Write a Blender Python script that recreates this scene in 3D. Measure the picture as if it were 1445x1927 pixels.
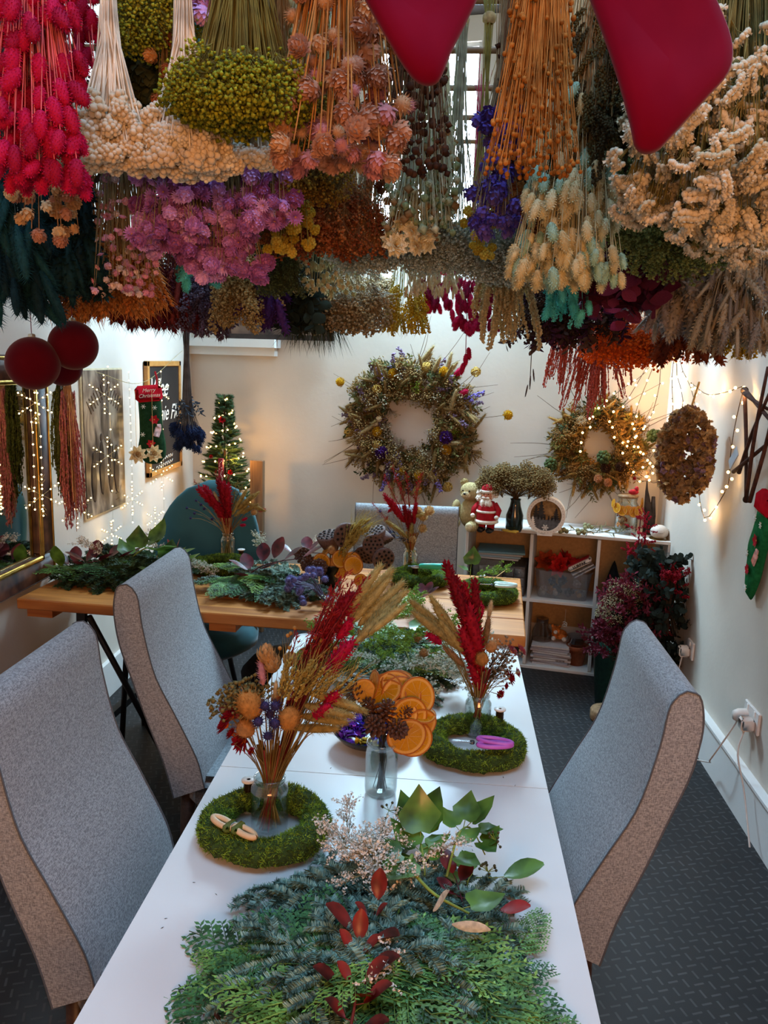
import bpy, math, random
import numpy as np
from mathutils import Vector, Matrix
for _o in list(bpy.data.objects): bpy.data.objects.remove(_o, do_unlink=True)
S = bpy.context.scene
COL = S.collection
PI = math.pi
# ------------------------------------------------------------------ camera
FPX = 1527.0; PCX = 722.5; PCY = 963.5; CAMH = 1.70
def nrm(v):
    v = np.array(v, float); return v/np.linalg.norm(v)
_Y = nrm((126.5, 282.5, -FPX)); _Z = -nrm((-254.5, -8136.5, -FPX)); _Z = nrm(_Z-_Y*_Z.dot(_Y)); _X = np.cross(_Y, _Z)
CM = np.array([_X, _Y, _Z]); CC = np.array([0, 0, CAMH])
cd = bpy.data.cameras.new('camera'); cam = bpy.data.objects.new('camera', cd); COL.objects.link(cam)
cam.matrix_world = Matrix([list(CM[0])+[0], list(CM[1])+[0], list(CM[2])+[CAMH], [0, 0, 0, 1]])
cd.sensor_fit = 'HORIZONTAL'; cd.sensor_width = 36.0; cd.lens = 36.0*FPX/1445.0
cd.clip_start = 0.05; cd.clip_end = 60
S.camera = cam
# ------------------------------------------------------------------ exposure, world, lights
S.view_settings.view_transform = 'Standard'; S.view_settings.look = 'None'
S.view_settings.gamma = 1; S.view_settings.use_curve_mapping = False
S.view_settings.exposure = 0.02
W = bpy.data.worlds.new('world'); S.world = W; W.use_nodes = True
_bg = W.node_tree.nodes['Background']; _bg.inputs[0].default_value = (0.75, 0.87, 1.0, 1); _bg.inputs[1].default_value = 1.0
def area(name, loc, target, sx, sy, col, power):
    ld = bpy.data.lights.new(name, 'AREA'); ld.shape = 'RECTANGLE'; ld.size = sx; ld.size_y = sy
    ld.color = col; ld.energy = power
    o = bpy.data.objects.new(name, ld); COL.objects.link(o); o.location = loc
    o.rotation_euler = (Vector(target)-Vector(loc)).to_track_quat('-Z', 'Y').to_euler(); return o
def point(name, loc, col, power, r=0.03):
    ld = bpy.data.lights.new(name, 'POINT'); ld.color = col; ld.energy = power; ld.shadow_soft_size = r
    o = bpy.data.objects.new(name, ld); COL.objects.link(o); o.location = loc; return o
COOL = (0.24, 0.58, 1.0); WARM = (1.0, 0.43, 0.15)
area('window_daylight', (-0.18, 4.66, 2.90), (-0.15, 2.0, 0.9), 0.66, 1.0, (0.50, 0.78, 1.0), 225)
area('skylight_far', (-0.1, 3.0, 3.42), (-0.1, 2.6, 0), 1.6, 0.9, COOL, 16)  # added cool fill from overhead, no real roof opening
area('skylight_near', (0.1, 0.72, 3.42), (0.1, 1.1, 0.6), 2.2, 0.9, COOL, 42)  # second added cool fill, over the near end of the table
area('ceiling_lamp_behind', (0.3, -1.5, 1.8), (-0.1, 3.0, 1.7), 1.3, 0.7, WARM, 60)
LAMPS = []
# ------------------------------------------------------------------ pixel <-> place
def ray(px, py): return CM@np.array([px-PCX, PCY-py, -FPX])
def onz(px, py, z): d = ray(px, py); return CC+d*(z-CC[2])/d[2]
def ony(px, py, y): d = ray(px, py); return CC+d*(y/d[1])
def onx(px, py, x): d = ray(px, py); return CC+d*(x/d[0])
WLX, WRX = -1.65, 1.20
B0 = np.array([WLX, 5.15, 0.0]); B1 = np.array([WRX, 4.62, 0.0]); BU = nrm(B1-B0); BN = np.array([BU[1], -BU[0], 0.0])  # BN points into the room
if BN[1] > 0: BN = -BN
def onback(px, py, off=0.0):
    d = ray(px, py); P0 = B0+BN*off; t = (P0-CC).dot(BN)/d.dot(BN); return CC+d*t
BANG = math.atan2(BU[1], BU[0])
# ------------------------------------------------------------------ mesh building
rng = np.random.default_rng(7); random.seed(7)
class T:
    """a small piece of mesh to stamp"""
    def __init__(s, V, F, M=None):
        s.V = np.asarray(V, float); s.li = np.array([i for f in F for i in f], int); s.sz = np.array([len(f) for f in F], int)
        s.mi = np.zeros(len(F), int) if M is None else np.asarray(M, int)
class MB:
    def __init__(s): s.V = []; s.L = []; s.Z = []; s.M = []; s.n = 0
    def raw(s, V, li, sz, mi):
        s.V.append(V); s.L.append(li+s.n); s.Z.append(sz); s.M.append(mi); s.n += len(V)
    def add(s, V, F, m=0):
        t = T(V, F); s.raw(t.V, t.li, t.sz, t.mi+m); return s
    def stamp(s, t, P, R=None, sc=1.0, m=0):
        """many copies: P (n,3), R (n,3,3) local->world, sc scalar, (n,) or (n,3)"""
        P = np.atleast_2d(np.asarray(P, float)); n = len(P)
        if n == 0: return s
        V = np.broadcast_to(t.V, (n,)+t.V.shape)
        sc = np.asarray(sc, float)
        if sc.ndim == 0: sc = np.full((n, 3), float(sc))
        elif sc.ndim == 1: sc = np.repeat(sc[:, None], 3, 1) if len(sc) == n and n != 3 or len(sc) == n else np.broadcast_to(sc, (n, 3))
        V = V*sc[:, None, :]
        if R is not None:
            R = np.asarray(R, float)
            if R.ndim == 2: R = np.broadcast_to(R, (n, 3, 3))
            V = np.einsum('nij,nkj->nki', R, V)
        V = V+P[:, None, :]
        nv = t.V.shape[0]; off = (np.arange(n)*nv)[:, None]
        s.raw(V.reshape(-1, 3), (t.li[None, :]+off).ravel(), np.tile(t.sz, n), np.tile(t.mi+m, n)); return s
    def one(s, t, P, R=None, sc=(1, 1, 1), m=0):
        sc = np.array([sc]*3 if np.isscalar(sc) else sc, float)[None, :]
        return s.stamp(t, [P], None if R is None else np.asarray(R)[None], sc, m)
    def tubes(s, Pth, r0, r1=None, sides=3, m=0, cap=False):
        """Pth (n,k,3)"""
        Pth = np.asarray(Pth, float)
        if Pth.ndim == 2: Pth = Pth[None]
        n, k, _ = Pth.shape
        r1 = r0 if r1 is None else r1
        D = np.gradient(Pth, axis=1) if k > 2 else np.repeat(Pth[:, 1:]-Pth[:, :1], 2, 1)
        D /= (np.linalg.norm(D, axis=2, keepdims=True)+1e-12)
        A = D.mean(1); A /= (np.linalg.norm(A, axis=1, keepdims=True)+1e-12)
        ref = np.where(np.abs(A[:, 2:3]) > 0.8, np.array([[1., 0.13, 0]]), np.array([[0.07, 0.05, 1.]]))[:, None, :]
        U = np.cross(np.broadcast_to(ref, D.shape), D); U /= (np.linalg.norm(U, axis=2, keepdims=True)+1e-12); Wv = np.cross(D, U)
        ph = np.linspace(0, 2*PI, sides, endpoint=False)
        rr = np.asarray(r0)[..., None] if np.ndim(r0) else np.full((n, 1), r0)
        rr1 = np.asarray(r1)[..., None] if np.ndim(r1) else np.full((n, 1), r1)
        tt = np.linspace(0, 1, k)[None, :]
        R = rr*(1-tt)+rr1*tt
        V = Pth[:, :, None, :]+R[:, :, None, None]*(np.cos(ph)[None, None, :, None]*U[:, :, None, :]+np.sin(ph)[None, None, :, None]*Wv[:, :, None, :])
        F = []
        for i in range(k-1):
            for j in range(sides):
                a = i*sides+j; b = i*sides+(j+1) % sides; F.append((a, b, b+sides, a+sides))
        if cap: F.append(tuple(range(sides-1, -1, -1))); F.append(tuple((k-1)*sides+j for j in range(sides)))
        F4 = T(np.zeros((k*sides, 3)), F)
        off = (np.arange(n)*k*sides)[:, None]
        s.raw(V.reshape(-1, 3), (F4.li[None, :]+off).ravel(), np.tile(F4.sz, n), np.full(n*len(F), m)); return s
    def varitube(s, P, radii, sides=10, m=0, cap=True):
        P = np.asarray(P, float); k = len(P); D = np.gradient(P, axis=0); D /= np.linalg.norm(D, axis=1, keepdims=True)+1e-12
        V = []; U = np.cross(D[0], [0.1, 0.2, 1.]) if abs(D[0][2]) < .9 else np.cross(D[0], [1., 0, 0]); U /= np.linalg.norm(U)
        for i in range(k):
            U = U-D[i]*U.dot(D[i]); U /= np.linalg.norm(U); Wv = np.cross(D[i], U)
            for j in range(sides):
                a = 2*PI*j/sides; V.append(P[i]+radii[i]*(math.cos(a)*U+math.sin(a)*Wv))
        F = [(i*sides+j, i*sides+(j+1) % sides, (i+1)*sides+(j+1) % sides, (i+1)*sides+j) for i in range(k-1) for j in range(sides)]
        if cap: F.append(tuple(range(sides-1, -1, -1))); F.append(tuple((k-1)*sides+j for j in range(sides)))
        return s.add(V, F, m)
    def box(s, c, d, m=0, rz=0.0, R=None):
        x, y, z = np.array(d)/2.0
        V = np.array([(a*x, b*y, e*z) for a in (-1, 1) for b in (-1, 1) for e in (-1, 1)], float)
        if R is None: R = Rz(rz)
        V = V@np.asarray(R).T+np.array(c, float)
        return s.add(V, [(0, 1, 3, 2), (4, 6, 7, 5), (0, 4, 5, 1), (2, 3, 7, 6), (0, 2, 6, 4), (1, 5, 7, 3)], m)
    def rbox(s, c, d, r=0.01, m=0, R=None):
        """box with chamfered edges"""
        hx, hy, hz = np.array(d)/2.0; r = min(r, hx*.95, hy*.95, hz*.95)
        V = []; 
        for a in (-1, 1):
            for b in (-1, 1):
                for e in (-1, 1):
                    V += [(a*hx, b*(hy-r), e*(hz-r)), (a*(hx-r), b*hy, e*(hz-r)), (a*(hx-r), b*(hy-r), e*hz)]
        V = np.array(V)
        from itertools import product
        idx = {}
        for i, (a, b, e) in enumerate(product((-1, 1), repeat=3)): idx[(a, b, e)] = i*3
        F = []
        for a in (-1, 1):
            q = [idx[(a, b, e)] for b, e in ((-1, -1), (1, -1), (1, 1), (-1, 1))]; F.append(q if a > 0 else q[::-1])
            q = [idx[(b, a, e)]+1 for b, e in ((-1, -1), (1, -1), (1, 1), (-1, 1))]; F.append(q if a < 0 else q[::-1])
            q = [idx[(b, e, a)]+2 for b, e in ((-1, -1), (1, -1), (1, 1), (-1, 1))]; F.append(q if a > 0 else q[::-1])
        for a in (-1, 1):
            for b in (-1, 1):
                p, q = idx[(a, b, -1)], idx[(a, b, 1)]; F.append((p, q, q+1, p+1))
                p, q = idx[(a, -1, b)], idx[(a, 1, b)]; F.append((p, q, q+2, p+2))
                p, q = idx[(-1, a, b)], idx[(1, a, b)]; F.append((p+1, q+1, q+2, p+2))
        for k in idx.values(): F.append((k, k+1, k+2))
        if R is not None: V = V@np.asarray(R).T
        return s.add(V+np.array(c, float), F, m)
    def lathe(s, prof, n=24, c=(0, 0, 0), m=0, R=None):
        V = []; k = len(prof)
        for (r, z) in prof:
            for j in range(n): a = 2*PI*j/n; V.append((r*math.cos(a), r*math.sin(a), z))
        F = [(i*n+j, i*n+(j+1) % n, (i+1)*n+(j+1) % n, (i+1)*n+j) for i in range(k-1) for j in range(n)]
        V = np.array(V)
        if R is not None: V = V@np.asarray(R).T
        return s.add(V+np.array(c, float), F, m)
    def prism(s, pts, h, R=None, c=(0, 0, 0), m=0):
        """flat outline (x,y) given thickness h along z"""
        n = len(pts); V = np.array([(x, y, -h/2) for x, y in pts]+[(x, y, h/2) for x, y in pts])
        F = [tuple(range(n-1, -1, -1)), tuple(range(n, 2*n))]+[(i, (i+1) % n, n+(i+1) % n, n+i) for i in range(n)]
        if R is not None: V = V@np.asarray(R).T
        return s.add(V+np.array(c, float), F, m)
    def mesh(s, name, mats, smooth=True):
        me = bpy.data.meshes.new(name)
        V = np.concatenate(s.V).astype(np.float32); L = np.concatenate(s.L).astype(np.int32); Z = np.concatenate(s.Z).astype(np.int32); Mi = np.concatenate(s.M).astype(np.int32)
        me.vertices.add(len(V)); me.vertices.foreach_set('co', V.ravel())
        me.loops.add(len(L)); me.loops.foreach_set('vertex_index', L)
        me.polygons.add(len(Z)); st = np.concatenate([[0], np.cumsum(Z)[:-1]]).astype(np.int32)
        me.polygons.foreach_set('loop_start', st); me.polygons.foreach_set('loop_total', Z)
        me.polygons.foreach_set('material_index', Mi)
        me.polygons.foreach_set('use_smooth', np.full(len(Z), bool(smooth)))
        if not isinstance(mats, (list, tuple)): mats = [mats]
        for x in mats: me.materials.append(x)
        me.update(calc_edges=True); return me
def Rz(a): c, s_ = math.cos(a), math.sin(a); return np.array([[c, -s_, 0], [s_, c, 0], [0, 0, 1.]])
def Rx(a): c, s_ = math.cos(a), math.sin(a); return np.array([[1., 0, 0], [0, c, -s_], [0, s_, c]])
def Ry(a): c, s_ = math.cos(a), math.sin(a); return np.array([[c, 0, s_], [0, 1., 0], [-s_, 0, c]])
def frames(D, roll=None):
    """matrices whose local z is D"""
    D = np.atleast_2d(np.asarray(D, float)); D = D/(np.linalg.norm(D, axis=1, keepdims=True)+1e-12); n = len(D)
    ref = np.where(np.abs(D[:, 2:3]) > 0.9, np.array([[1., 0, 0]]), np.array([[0, 0, 1.]]))
    U = np.cross(ref, D); U /= np.linalg.norm(U, axis=1, keepdims=True); Wv = np.cross(D, U)
    a = rng.uniform(0, 2*PI, n) if roll is None else np.full(n, roll)
    ca, sa = np.cos(a)[:, None], np.sin(a)[:, None]
    return np.stack([ca*U+sa*Wv, -sa*U+ca*Wv, D], axis=2)
def rdir(n, up=None, spread=1.0):
    d = rng.normal(size=(n, 3)); d /= np.linalg.norm(d, axis=1, keepdims=True)
    if up is not None: d = d*spread+np.array(up); d /= np.linalg.norm(d, axis=1, keepdims=True)
    return d
def bez(P, n):
    """smooth path through points"""
    P = np.asarray(P, float); k = len(P)
    if k < 3: return np.array([P[0]*(1-t)+P[-1]*t for t in np.linspace(0, 1, n)])
    E = np.vstack([2*P[0]-P[1], P, 2*P[-1]-P[-2]]); out = []
    for u in np.linspace(0, k-1-1e-9, n):
        i = int(u); t = u-i; a, b, c, d = E[i], E[i+1], E[i+2], E[i+3]
        out.append(0.5*((2*b)+(-a+c)*t+(2*a-5*b+4*c-d)*t*t+(-a+3*b-3*c+d)*t**3))
    return np.array(out)
# ------------------------------------------------------------------ objects
def place(o, loc, rot):
    o.location = [float(x) for x in loc]
    if rot is not None:
        if np.ndim(rot) == 2: o.rotation_euler = Matrix(np.asarray(rot).tolist()).to_euler()
        else: o.rotation_euler = rot
def thing(name, label, cat, loc=(0, 0, 0), rot=None, group=None):
    o = bpy.data.objects.new(name, None); o.empty_display_size = 0.05; COL.objects.link(o); place(o, loc, rot)
    o['label'] = label; o['category'] = cat
    if group: o['group'] = group
    return o
def obj(name, mb, mats, parent=None, loc=(0, 0, 0), rot=None, smooth=True, kind=None, label=None):
    me = mb if isinstance(mb, bpy.types.Mesh) else mb.mesh(name, mats, smooth)
    o = bpy.data.objects.new(name, me); COL.objects.link(o); place(o, loc, rot)
    if parent is not None: o.parent = parent
    if kind: o['kind'] = kind
    if label: o['label'] = label
    return o
def tag(o, label, cat, group=None, kind=None):
    o['label'] = label; o['category'] = cat
    if group: o['group'] = group
    if kind: o['kind'] = kind
    return o
def struct(name, mb, mats, smooth=False):
    o = obj(name, mb, mats, None, smooth=smooth); o['kind'] = 'structure'; return o
def dup(root, loc=None, rot=None, label=None, group=None, scale=None):
    r = root.copy(); COL.objects.link(r)
    if loc is not None: r.location = [float(x) for x in loc]
    if rot is not None: place(r, r.location, rot)
    if label: r['label'] = label
    if group: r['group'] = group
    if scale: r.scale = (scale,)*3
    for ch in list(root.children):
        c = ch.copy(); COL.objects.link(c); c.parent = r
        for g in list(ch.children):
            d = g.copy(); COL.objects.link(d); d.parent = c
    return r
def text_mesh(name, body, size, mat, depth=0.0006, shear=0.0, align='CENTER', bold=0.0):
    cu = bpy.data.curves.new(name, 'FONT'); cu.body = body; cu.size = size; cu.extrude = depth; cu.shear = shear; cu.align_x = align; cu.align_y = 'CENTER'; cu.offset = bold
    cu.resolution_u = 4
    o = bpy.data.objects.new(name, cu); COL.objects.link(o); bpy.context.view_layer.update()
    me = bpy.data.meshes.new_from_object(o.evaluated_get(bpy.context.evaluated_depsgraph_get()))
    bpy.data.objects.remove(o, do_unlink=True); bpy.data.curves.remove(cu); me.name = name; me.materials.clear(); me.materials.append(mat); return me
# ------------------------------------------------------------------ materials
def hexc(h):
    h = h.lstrip('#'); c = [int(h[i:i+2], 16)/255 for i in (0, 2, 4)]
    return tuple(x/12.92 if x <= .04045 else ((x+.055)/1.055)**2.4 for x in c)
_mc = {}
def mat(h, rough=0.8, var=0.35, scale=60, trans=0.0, bump=0.0, metal=0.0, spec=0.3, bscale=None, h2=None, sheen=0.0, coat=0.0):
    key = (h, rough, var, scale, trans, bump, metal, spec, bscale, h2, sheen, coat)
    if key in _mc: return _mc[key]
    m = bpy.data.materials.new('m_'+h.strip('#')); m.use_nodes = True; nt = m.node_tree; N = nt.nodes; Lk = nt.links
    b = N['Principled BSDF']; b.inputs['Roughness'].default_value = rough; b.inputs['Metallic'].default_value = metal
    b.inputs['Specular IOR Level'].default_value = spec
    if sheen: b.inputs['Sheen Weight'].default_value = sheen; b.inputs['Sheen Roughness'].default_value = 0.4
    if coat: b.inputs['Coat Weight'].default_value = coat; b.inputs['Coat Roughness'].default_value = 0.1
    c = np.array(hexc(h)); c2 = np.array(hexc(h2)) if h2 else c
    lo = np.clip(c*(1-var), 0, 1); hi = np.clip(c2*(1+var*.8)+0.01*var, 0, 1)
    tc = N.new('ShaderNodeTexCoord'); no = N.new('ShaderNodeTexNoise'); no.inputs['Scale'].default_value = scale; no.inputs['Detail'].default_value = 2
    Lk.new(tc.outputs['Object'], no.inputs['Vector'])
    rp = N.new('ShaderNodeValToRGB'); rp.color_ramp.elements[0].position = 0.32; rp.color_ramp.elements[1].position = 0.68
    rp.color_ramp.elements[0].color = (*lo, 1); rp.color_ramp.elements[1].color = (*hi, 1)
    Lk.new(no.outputs['Fac'], rp.inputs[0]); Lk.new(rp.outputs[0], b.inputs['Base Color'])
    if bump:
        n2 = N.new('ShaderNodeTexNoise'); n2.inputs['Scale'].default_value = bscale or scale*3; n2.inputs['Detail'].default_value = 3; Lk.new(tc.outputs['Object'], n2.inputs['Vector'])
        bp = N.new('ShaderNodeBump'); bp.inputs['Strength'].default_value = bump; bp.inputs['Distance'].default_value = 0.003
        Lk.new(n2.outputs['Fac'], bp.inputs['Height']); Lk.new(bp.outputs[0], b.inputs['Normal'])
    if trans:
        tr = N.new('ShaderNodeBsdfTranslucent'); Lk.new(rp.outputs[0], tr.inputs[0]); mx = N.new('ShaderNodeMixShader'); mx.inputs[0].default_value = trans
        Lk.new(b.outputs[0], mx.inputs[1]); Lk.new(tr.outputs[0], mx.inputs[2]); Lk.new(mx.outputs[0], N['Material Output'].inputs[0])
    _mc[key] = m; return m
def petal(h, h2=None, var=0.3, scale=90): return mat(h, 0.75, var, scale, 0.25, h2=h2, spec=0.15)
def stemm(h): return mat(h, 0.7, 0.35, 25, 0.0, spec=0.2)
def emit(h, s, name='m_bulb'):
    key = ('e', h, s)
    if key in _mc: return _mc[key]
    m = bpy.data.materials.new(name); m.use_nodes = True; b = m.node_tree.nodes['Principled BSDF']
    b.inputs['Base Color'].default_value = (*hexc(h), 1); b.inputs['Emission Color'].default_value = (*hexc(h), 1); b.inputs['Emission Strength'].default_value = s
    _mc[key] = m; return m
def glass(name='m_glass', tint=(0.93, 0.97, 0.96), shine=0.18):
    key = ('g', tint, shine)
    if key in _mc: return _mc[key]
    m = bpy.data.materials.new(name); m.use_nodes = True; N = m.node_tree.nodes; Lk = m.node_tree.links; N.remove(N['Principled BSDF'])
    t = N.new('ShaderNodeBsdfTransparent'); t.inputs[0].default_value = (*tint, 1); g = N.new('ShaderNodeBsdfGlossy'); g.inputs['Roughness'].default_value = 0.04
    lw = N.new('ShaderNodeLayerWeight'); lw.inputs[0].default_value = 0.35; mr = N.new('ShaderNodeMapRange'); mr.inputs[3].default_value = 0.05; mr.inputs[4].default_value = 0.75
    Lk.new(lw.outputs['Facing'], mr.inputs[0]); mx = N.new('ShaderNodeMixShader'); Lk.new(mr.outputs[0], mx.inputs[0]); Lk.new(t.outputs[0], mx.inputs[1]); Lk.new(g.outputs[0], mx.inputs[2])
    Lk.new(mx.outputs[0], N['Material Output'].inputs[0]); _mc[key] = m; return m
# ------------------------------------------------------------------ templates (local z runs out along the stem, 0..1)
def t_sphere(nu=8, nv=5, r=1.0, zc=0.0):
    V = [(0, 0, zc-r)]
    for i in range(1, nv):
        a = PI*i/nv
        for j in range(nu): V.append((r*math.sin(a)*math.cos(2*PI*j/nu), r*math.sin(a)*math.sin(2*PI*j/nu), zc-r*math.cos(a)))
    V.append((0, 0, zc+r)); F = []
    for j in range(nu): F.append((0, 1+(j+1) % nu, 1+j))
    for i in range(nv-2):
        for j in range(nu): a = 1+i*nu+j; b = 1+i*nu+(j+1) % nu; F.append((a, b, b+nu, a+nu))
    e = 1+(nv-2)*nu
    for j in range(nu): F.append((e+j, e+(j+1) % nu, len(V)-1))
    return T(V, F)
BALL = t_sphere(6, 4); BALL8 = t_sphere(10, 7); SPH = t_sphere(20, 12); BIG = t_sphere(40, 24)
OCT = T([(1, 0, 0), (0, 1, 0), (-1, 0, 0), (0, -1, 0), (0, 0, 1), (0, 0, -1)], [(0, 1, 4), (1, 2, 4), (2, 3, 4), (3, 0, 4), (1, 0, 5), (2, 1, 5), (3, 2, 5), (0, 3, 5)])
HAIR = T([(-.5, 0, 0), (.5, 0, 0), (0, 0, 1)], [(0, 1, 2)])
NEED = T([(-.5, 0, 0), (.5, 0, 0), (.42, 0, .75), (0, .04, 1), (-.42, 0, .75)], [(0, 1, 2, 3, 4)])
# petal / leaf lying in x (width) and z (length), bowed along y
def t_leaf(n=3, w=1.0, cup=0.15, bow=0.15, shape='oval'):
    V = []; F = []
    for i in range(n+1):
        t = i/n
        ww = {'oval': math.sin(PI*min(1, max(0, t*.94+.03)))**.8, 'petal': (math.sin(PI*t*.62+.12)) if t < 1 else 0.62, 'lance': math.sin(PI*min(.99, t*.9+.05))**1.1*(1-t*.25), 'drop': math.sin(PI*t**1.5)**.8 if 0 < t < 1 else .02}[shape]*w/2
        y = bow*math.sin(PI*t*.5)*t
        V += [(-ww, y+cup*ww, t), (0, y, t), (ww, y+cup*ww, t)]
    for i in range(n):
        a = 3*i; F += [(a, a+1, a+4, a+3), (a+1, a+2, a+5, a+4)]
    return T(V, F)
LEAF = t_leaf(4, .45, .3, .2); PETAL = t_leaf(2, .5, .3, .25, 'petal'); LANCE = t_leaf(3, .22, .3, .15, 'lance'); ROUNDLEAF = t_leaf(4, .95, .2, .12)
DIAM = T([(0, 0, 0), (.5, .03, .45), (0, .05, 1), (-.5, .03, .45), (0, -.04, .5)], [(0, 1, 4), (1, 2, 4), (2, 3, 4), (3, 0, 4)])
def asT(mb): 
    V = np.concatenate(mb.V); t = T(V, []); t.li = np.concatenate(mb.L); t.sz = np.concatenate(mb.Z); t.mi = np.concatenate(mb.M); return t
def golden(n, z0=-1, z1=1):
    i = np.arange(n)+.5; z = z0+(z1-z0)*i/n; a = PI*(1+5**.5)*i; r = np.sqrt(np.clip(1-z*z, 0, 1)); return np.stack([r*np.cos(a), r*np.sin(a), z], 1)
def t_spike(w=0.3, n=60, hair=0.0, sc=0.16, m=0):
    """dense seed head of overlapping scales; length 1"""
    mb = MB(); mb.one(t_sphere(8, 7), (0, 0, .5), None, (w*.46, w*.46, .5))
    g = golden(n, -.95, .98); P = np.stack([g[:, 0]*w*.45, g[:, 1]*w*.45, .5+g[:, 2]*.5], 1)
    D = np.stack([g[:, 0]*1.5, g[:, 1]*1.5, np.full(n, 1.0)], 1)+rng.normal(size=(n, 3))*.2
    mb.stamp(DIAM, P-D*0.02, frames(D), np.stack([np.full(n, sc*.55), np.full(n, sc), np.full(n, sc*1.25)], 1))
    if hair: mb.stamp(HAIR, P, frames(D), np.stack([np.full(n, .012), np.full(n, .012), np.full(n, hair)], 1))
    return asT(mb)
def t_fluff(w=0.35, n=130, hl=0.14, thin=.018, droop=0.9):
    mb = MB(); mb.one(t_sphere(7, 6), (0, 0, .5), None, (w*.30, w*.30, .5))
    g = golden(n, -.97, .99); P = np.stack([g[:, 0]*w*.27, g[:, 1]*w*.27, .5+g[:, 2]*.49], 1)
    D = np.stack([g[:, 0], g[:, 1], np.full(n, droop)], 1)+rng.normal(size=(n, 3))*.25
    mb.stamp(HAIR, P, frames(D), np.stack([np.full(n, thin), np.full(n, thin), rng.uniform(.6, 1.2, n)*hl], 1)); return asT(mb)
def t_wheat(n=18, awn=0.35, w=.10):
    mb = MB()
    z = np.linspace(0.02, .9, n); a = np.where(np.arange(n) % 2 == 0, 0, PI)+rng.normal(size=n)*.25
    P = np.stack([np.cos(a)*w*.5, np.sin(a)*w*.5, z], 1); D = np.stack([np.cos(a)*.35, np.sin(a)*.35+rng.normal(size=n)*.2, np.ones(n)], 1)
    mb.stamp(OCT, P+D*.04, frames(D), np.tile([[.042, .034, .075]], (n, 1)))
    P2 = P.copy(); P2[:, 1] += rng.choice([-1, 1], n)*w*.35; mb.stamp(OCT, P2, frames(D), np.tile([[.035, .035, .065]], (n, 1)))
    if awn: mb.stamp(HAIR, P+D*.08, frames(D+rng.normal(size=D.shape)*.10), np.tile([[.016, .016, awn]], (n, 1)))
    return asT(mb)
def t_globe(n=90, spike=.35, core=.42, thin=.10):
    mb = MB(); mb.one(t_sphere(9, 6), (0, 0, .5), None, core)
    g = golden(n, -.9, 1); mb.stamp(HAIR, g*core*.9+np.array([0, 0, .5]), frames(g+np.array([0, 0, .25])+rng.normal(size=g.shape)*.08), np.tile([[thin, thin, spike]], (n, 1))); return asT(mb)
def t_petalglobe(n=60, core=.36, pl=.32, pw=.26, m=0, up=.5):
    mb = MB(); mb.one(t_sphere(8, 5), (0, 0, .5), None, core)
    g = golden(n, -.85, 1); P = g*core*.85+np.array([0, 0, .5])
    D = g*.8+np.array([0, 0, up])+rng.normal(size=g.shape)*.1; R = frames(D, 0)
    # face the petal outward: y axis towards g
    Yv = g-D*((g*D).sum(1)/(D*D).sum(1))[:, None]; Yv /= np.linalg.norm(Yv, axis=1, keepdims=True)+1e-9; Zv = D/np.linalg.norm(D, axis=1, keepdims=True); Xv = np.cross(Yv, Zv)
    mb.stamp(t_leaf(2, 1, .2, -.35, 'oval'), P, np.stack([Xv, Yv, Zv], 2), np.stack([np.full(n, pw), np.full(n, pl), np.full(n, pl)], 1), m); return asT(mb)
def t_daisy(n=16, layers=3, cen=.2, r=.5, cup=.35, m=0, mc=1):
    """flower disc facing +z"""
    mb = MB()
    for l in range(layers):
        a = np.arange(n)/n*2*PI+l*.2; el = .15+cup*l; L = r*(1-.16*l)
        D = np.stack([np.cos(a)*math.cos(el), np.sin(a)*math.cos(el), np.full(n, math.sin(el))], 1)+rng.normal(size=(n, 3))*.04
        Z = D/np.linalg.norm(D, axis=1, keepdims=True); X = np.cross(np.array([[0, 0, 1.]]), Z); X /= np.linalg.norm(X, axis=1, keepdims=True); Yv = np.cross(Z, X)
        mb.stamp(t_leaf(2, 1, .25, .25, 'oval'), Z*cen*.3+np.array([0, 0, .02*l]), np.stack([X, Yv, Z], 2), np.tile([[r*3.6/n*1.4, L, L]], (n, 1)), m)
    mb.one(t_sphere(8, 4), (0, 0, .05), None, (cen*.55, cen*.55, cen*.35), mc); return asT(mb)
def t_cluster(n=26, rr=.16, flat=1.0, core=True, tmpl=None, jit=.1):
    mb = MB(); g = golden(n, -.8, 1)*rng.uniform(.8, 1.05, (n, 1))
    P = g*np.array([.42, .42, .42*flat])+np.array([0, 0, .5]); mb.stamp(tmpl or BALL, P, frames(g), rng.uniform(.75, 1.2, n)*rr)
    if core: mb.one(t_sphere(7, 4), (0, 0, .5), None, (.36, .36, .34*flat))
    return asT(mb)
def t_umbel(n=40, rr=.05, stemlen=.7, spread=.5, dots=None):
    """fine branches fanning into tiny dots (gypsophila, yarrow)"""
    mb = MB(); a = rng.uniform(0, 2*PI, n); q = np.sqrt(rng.uniform(0, 1, n))*spread; z = rng.uniform(.55, 1.0, n)-q*.25
    tip = np.stack([np.cos(a)*q, np.sin(a)*q, z], 1); mid = tip*np.array([.45, .45, .5])+np.array([0, 0, .05]); base = np.zeros_like(tip); base[:, 2] = rng.uniform(0, .3, n)
    mb.tubes(np.stack([base, mid+base*.5, tip], 1), .008, .005, 3, 0); mb.stamp(dots or OCT, tip, frames(rdir(n)), rng.uniform(.7, 1.3, n)*rr, 1); return asT(mb)
def t_sprig(n=14, ll=.28, leaf=None, up=.8, ball=None):
    """stem with alternate leaves / buds"""
    mb = MB(); mb.tubes(np.array([[(0, 0, 0), (.02, .01, .5), (0, 0, 1)]]), .012, .006, 3, 0)
    z = np.linspace(.08, 1, n); a = np.arange(n)*2.4+rng.uniform(0, 1); D = np.stack([np.cos(a), np.sin(a), np.full(n, up)], 1)
    mb.stamp(leaf or LEAF, np.stack([z*0, z*0, z], 1), frames(D), rng.uniform(.7, 1.1, n)*ll, 1); return asT(mb)
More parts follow.
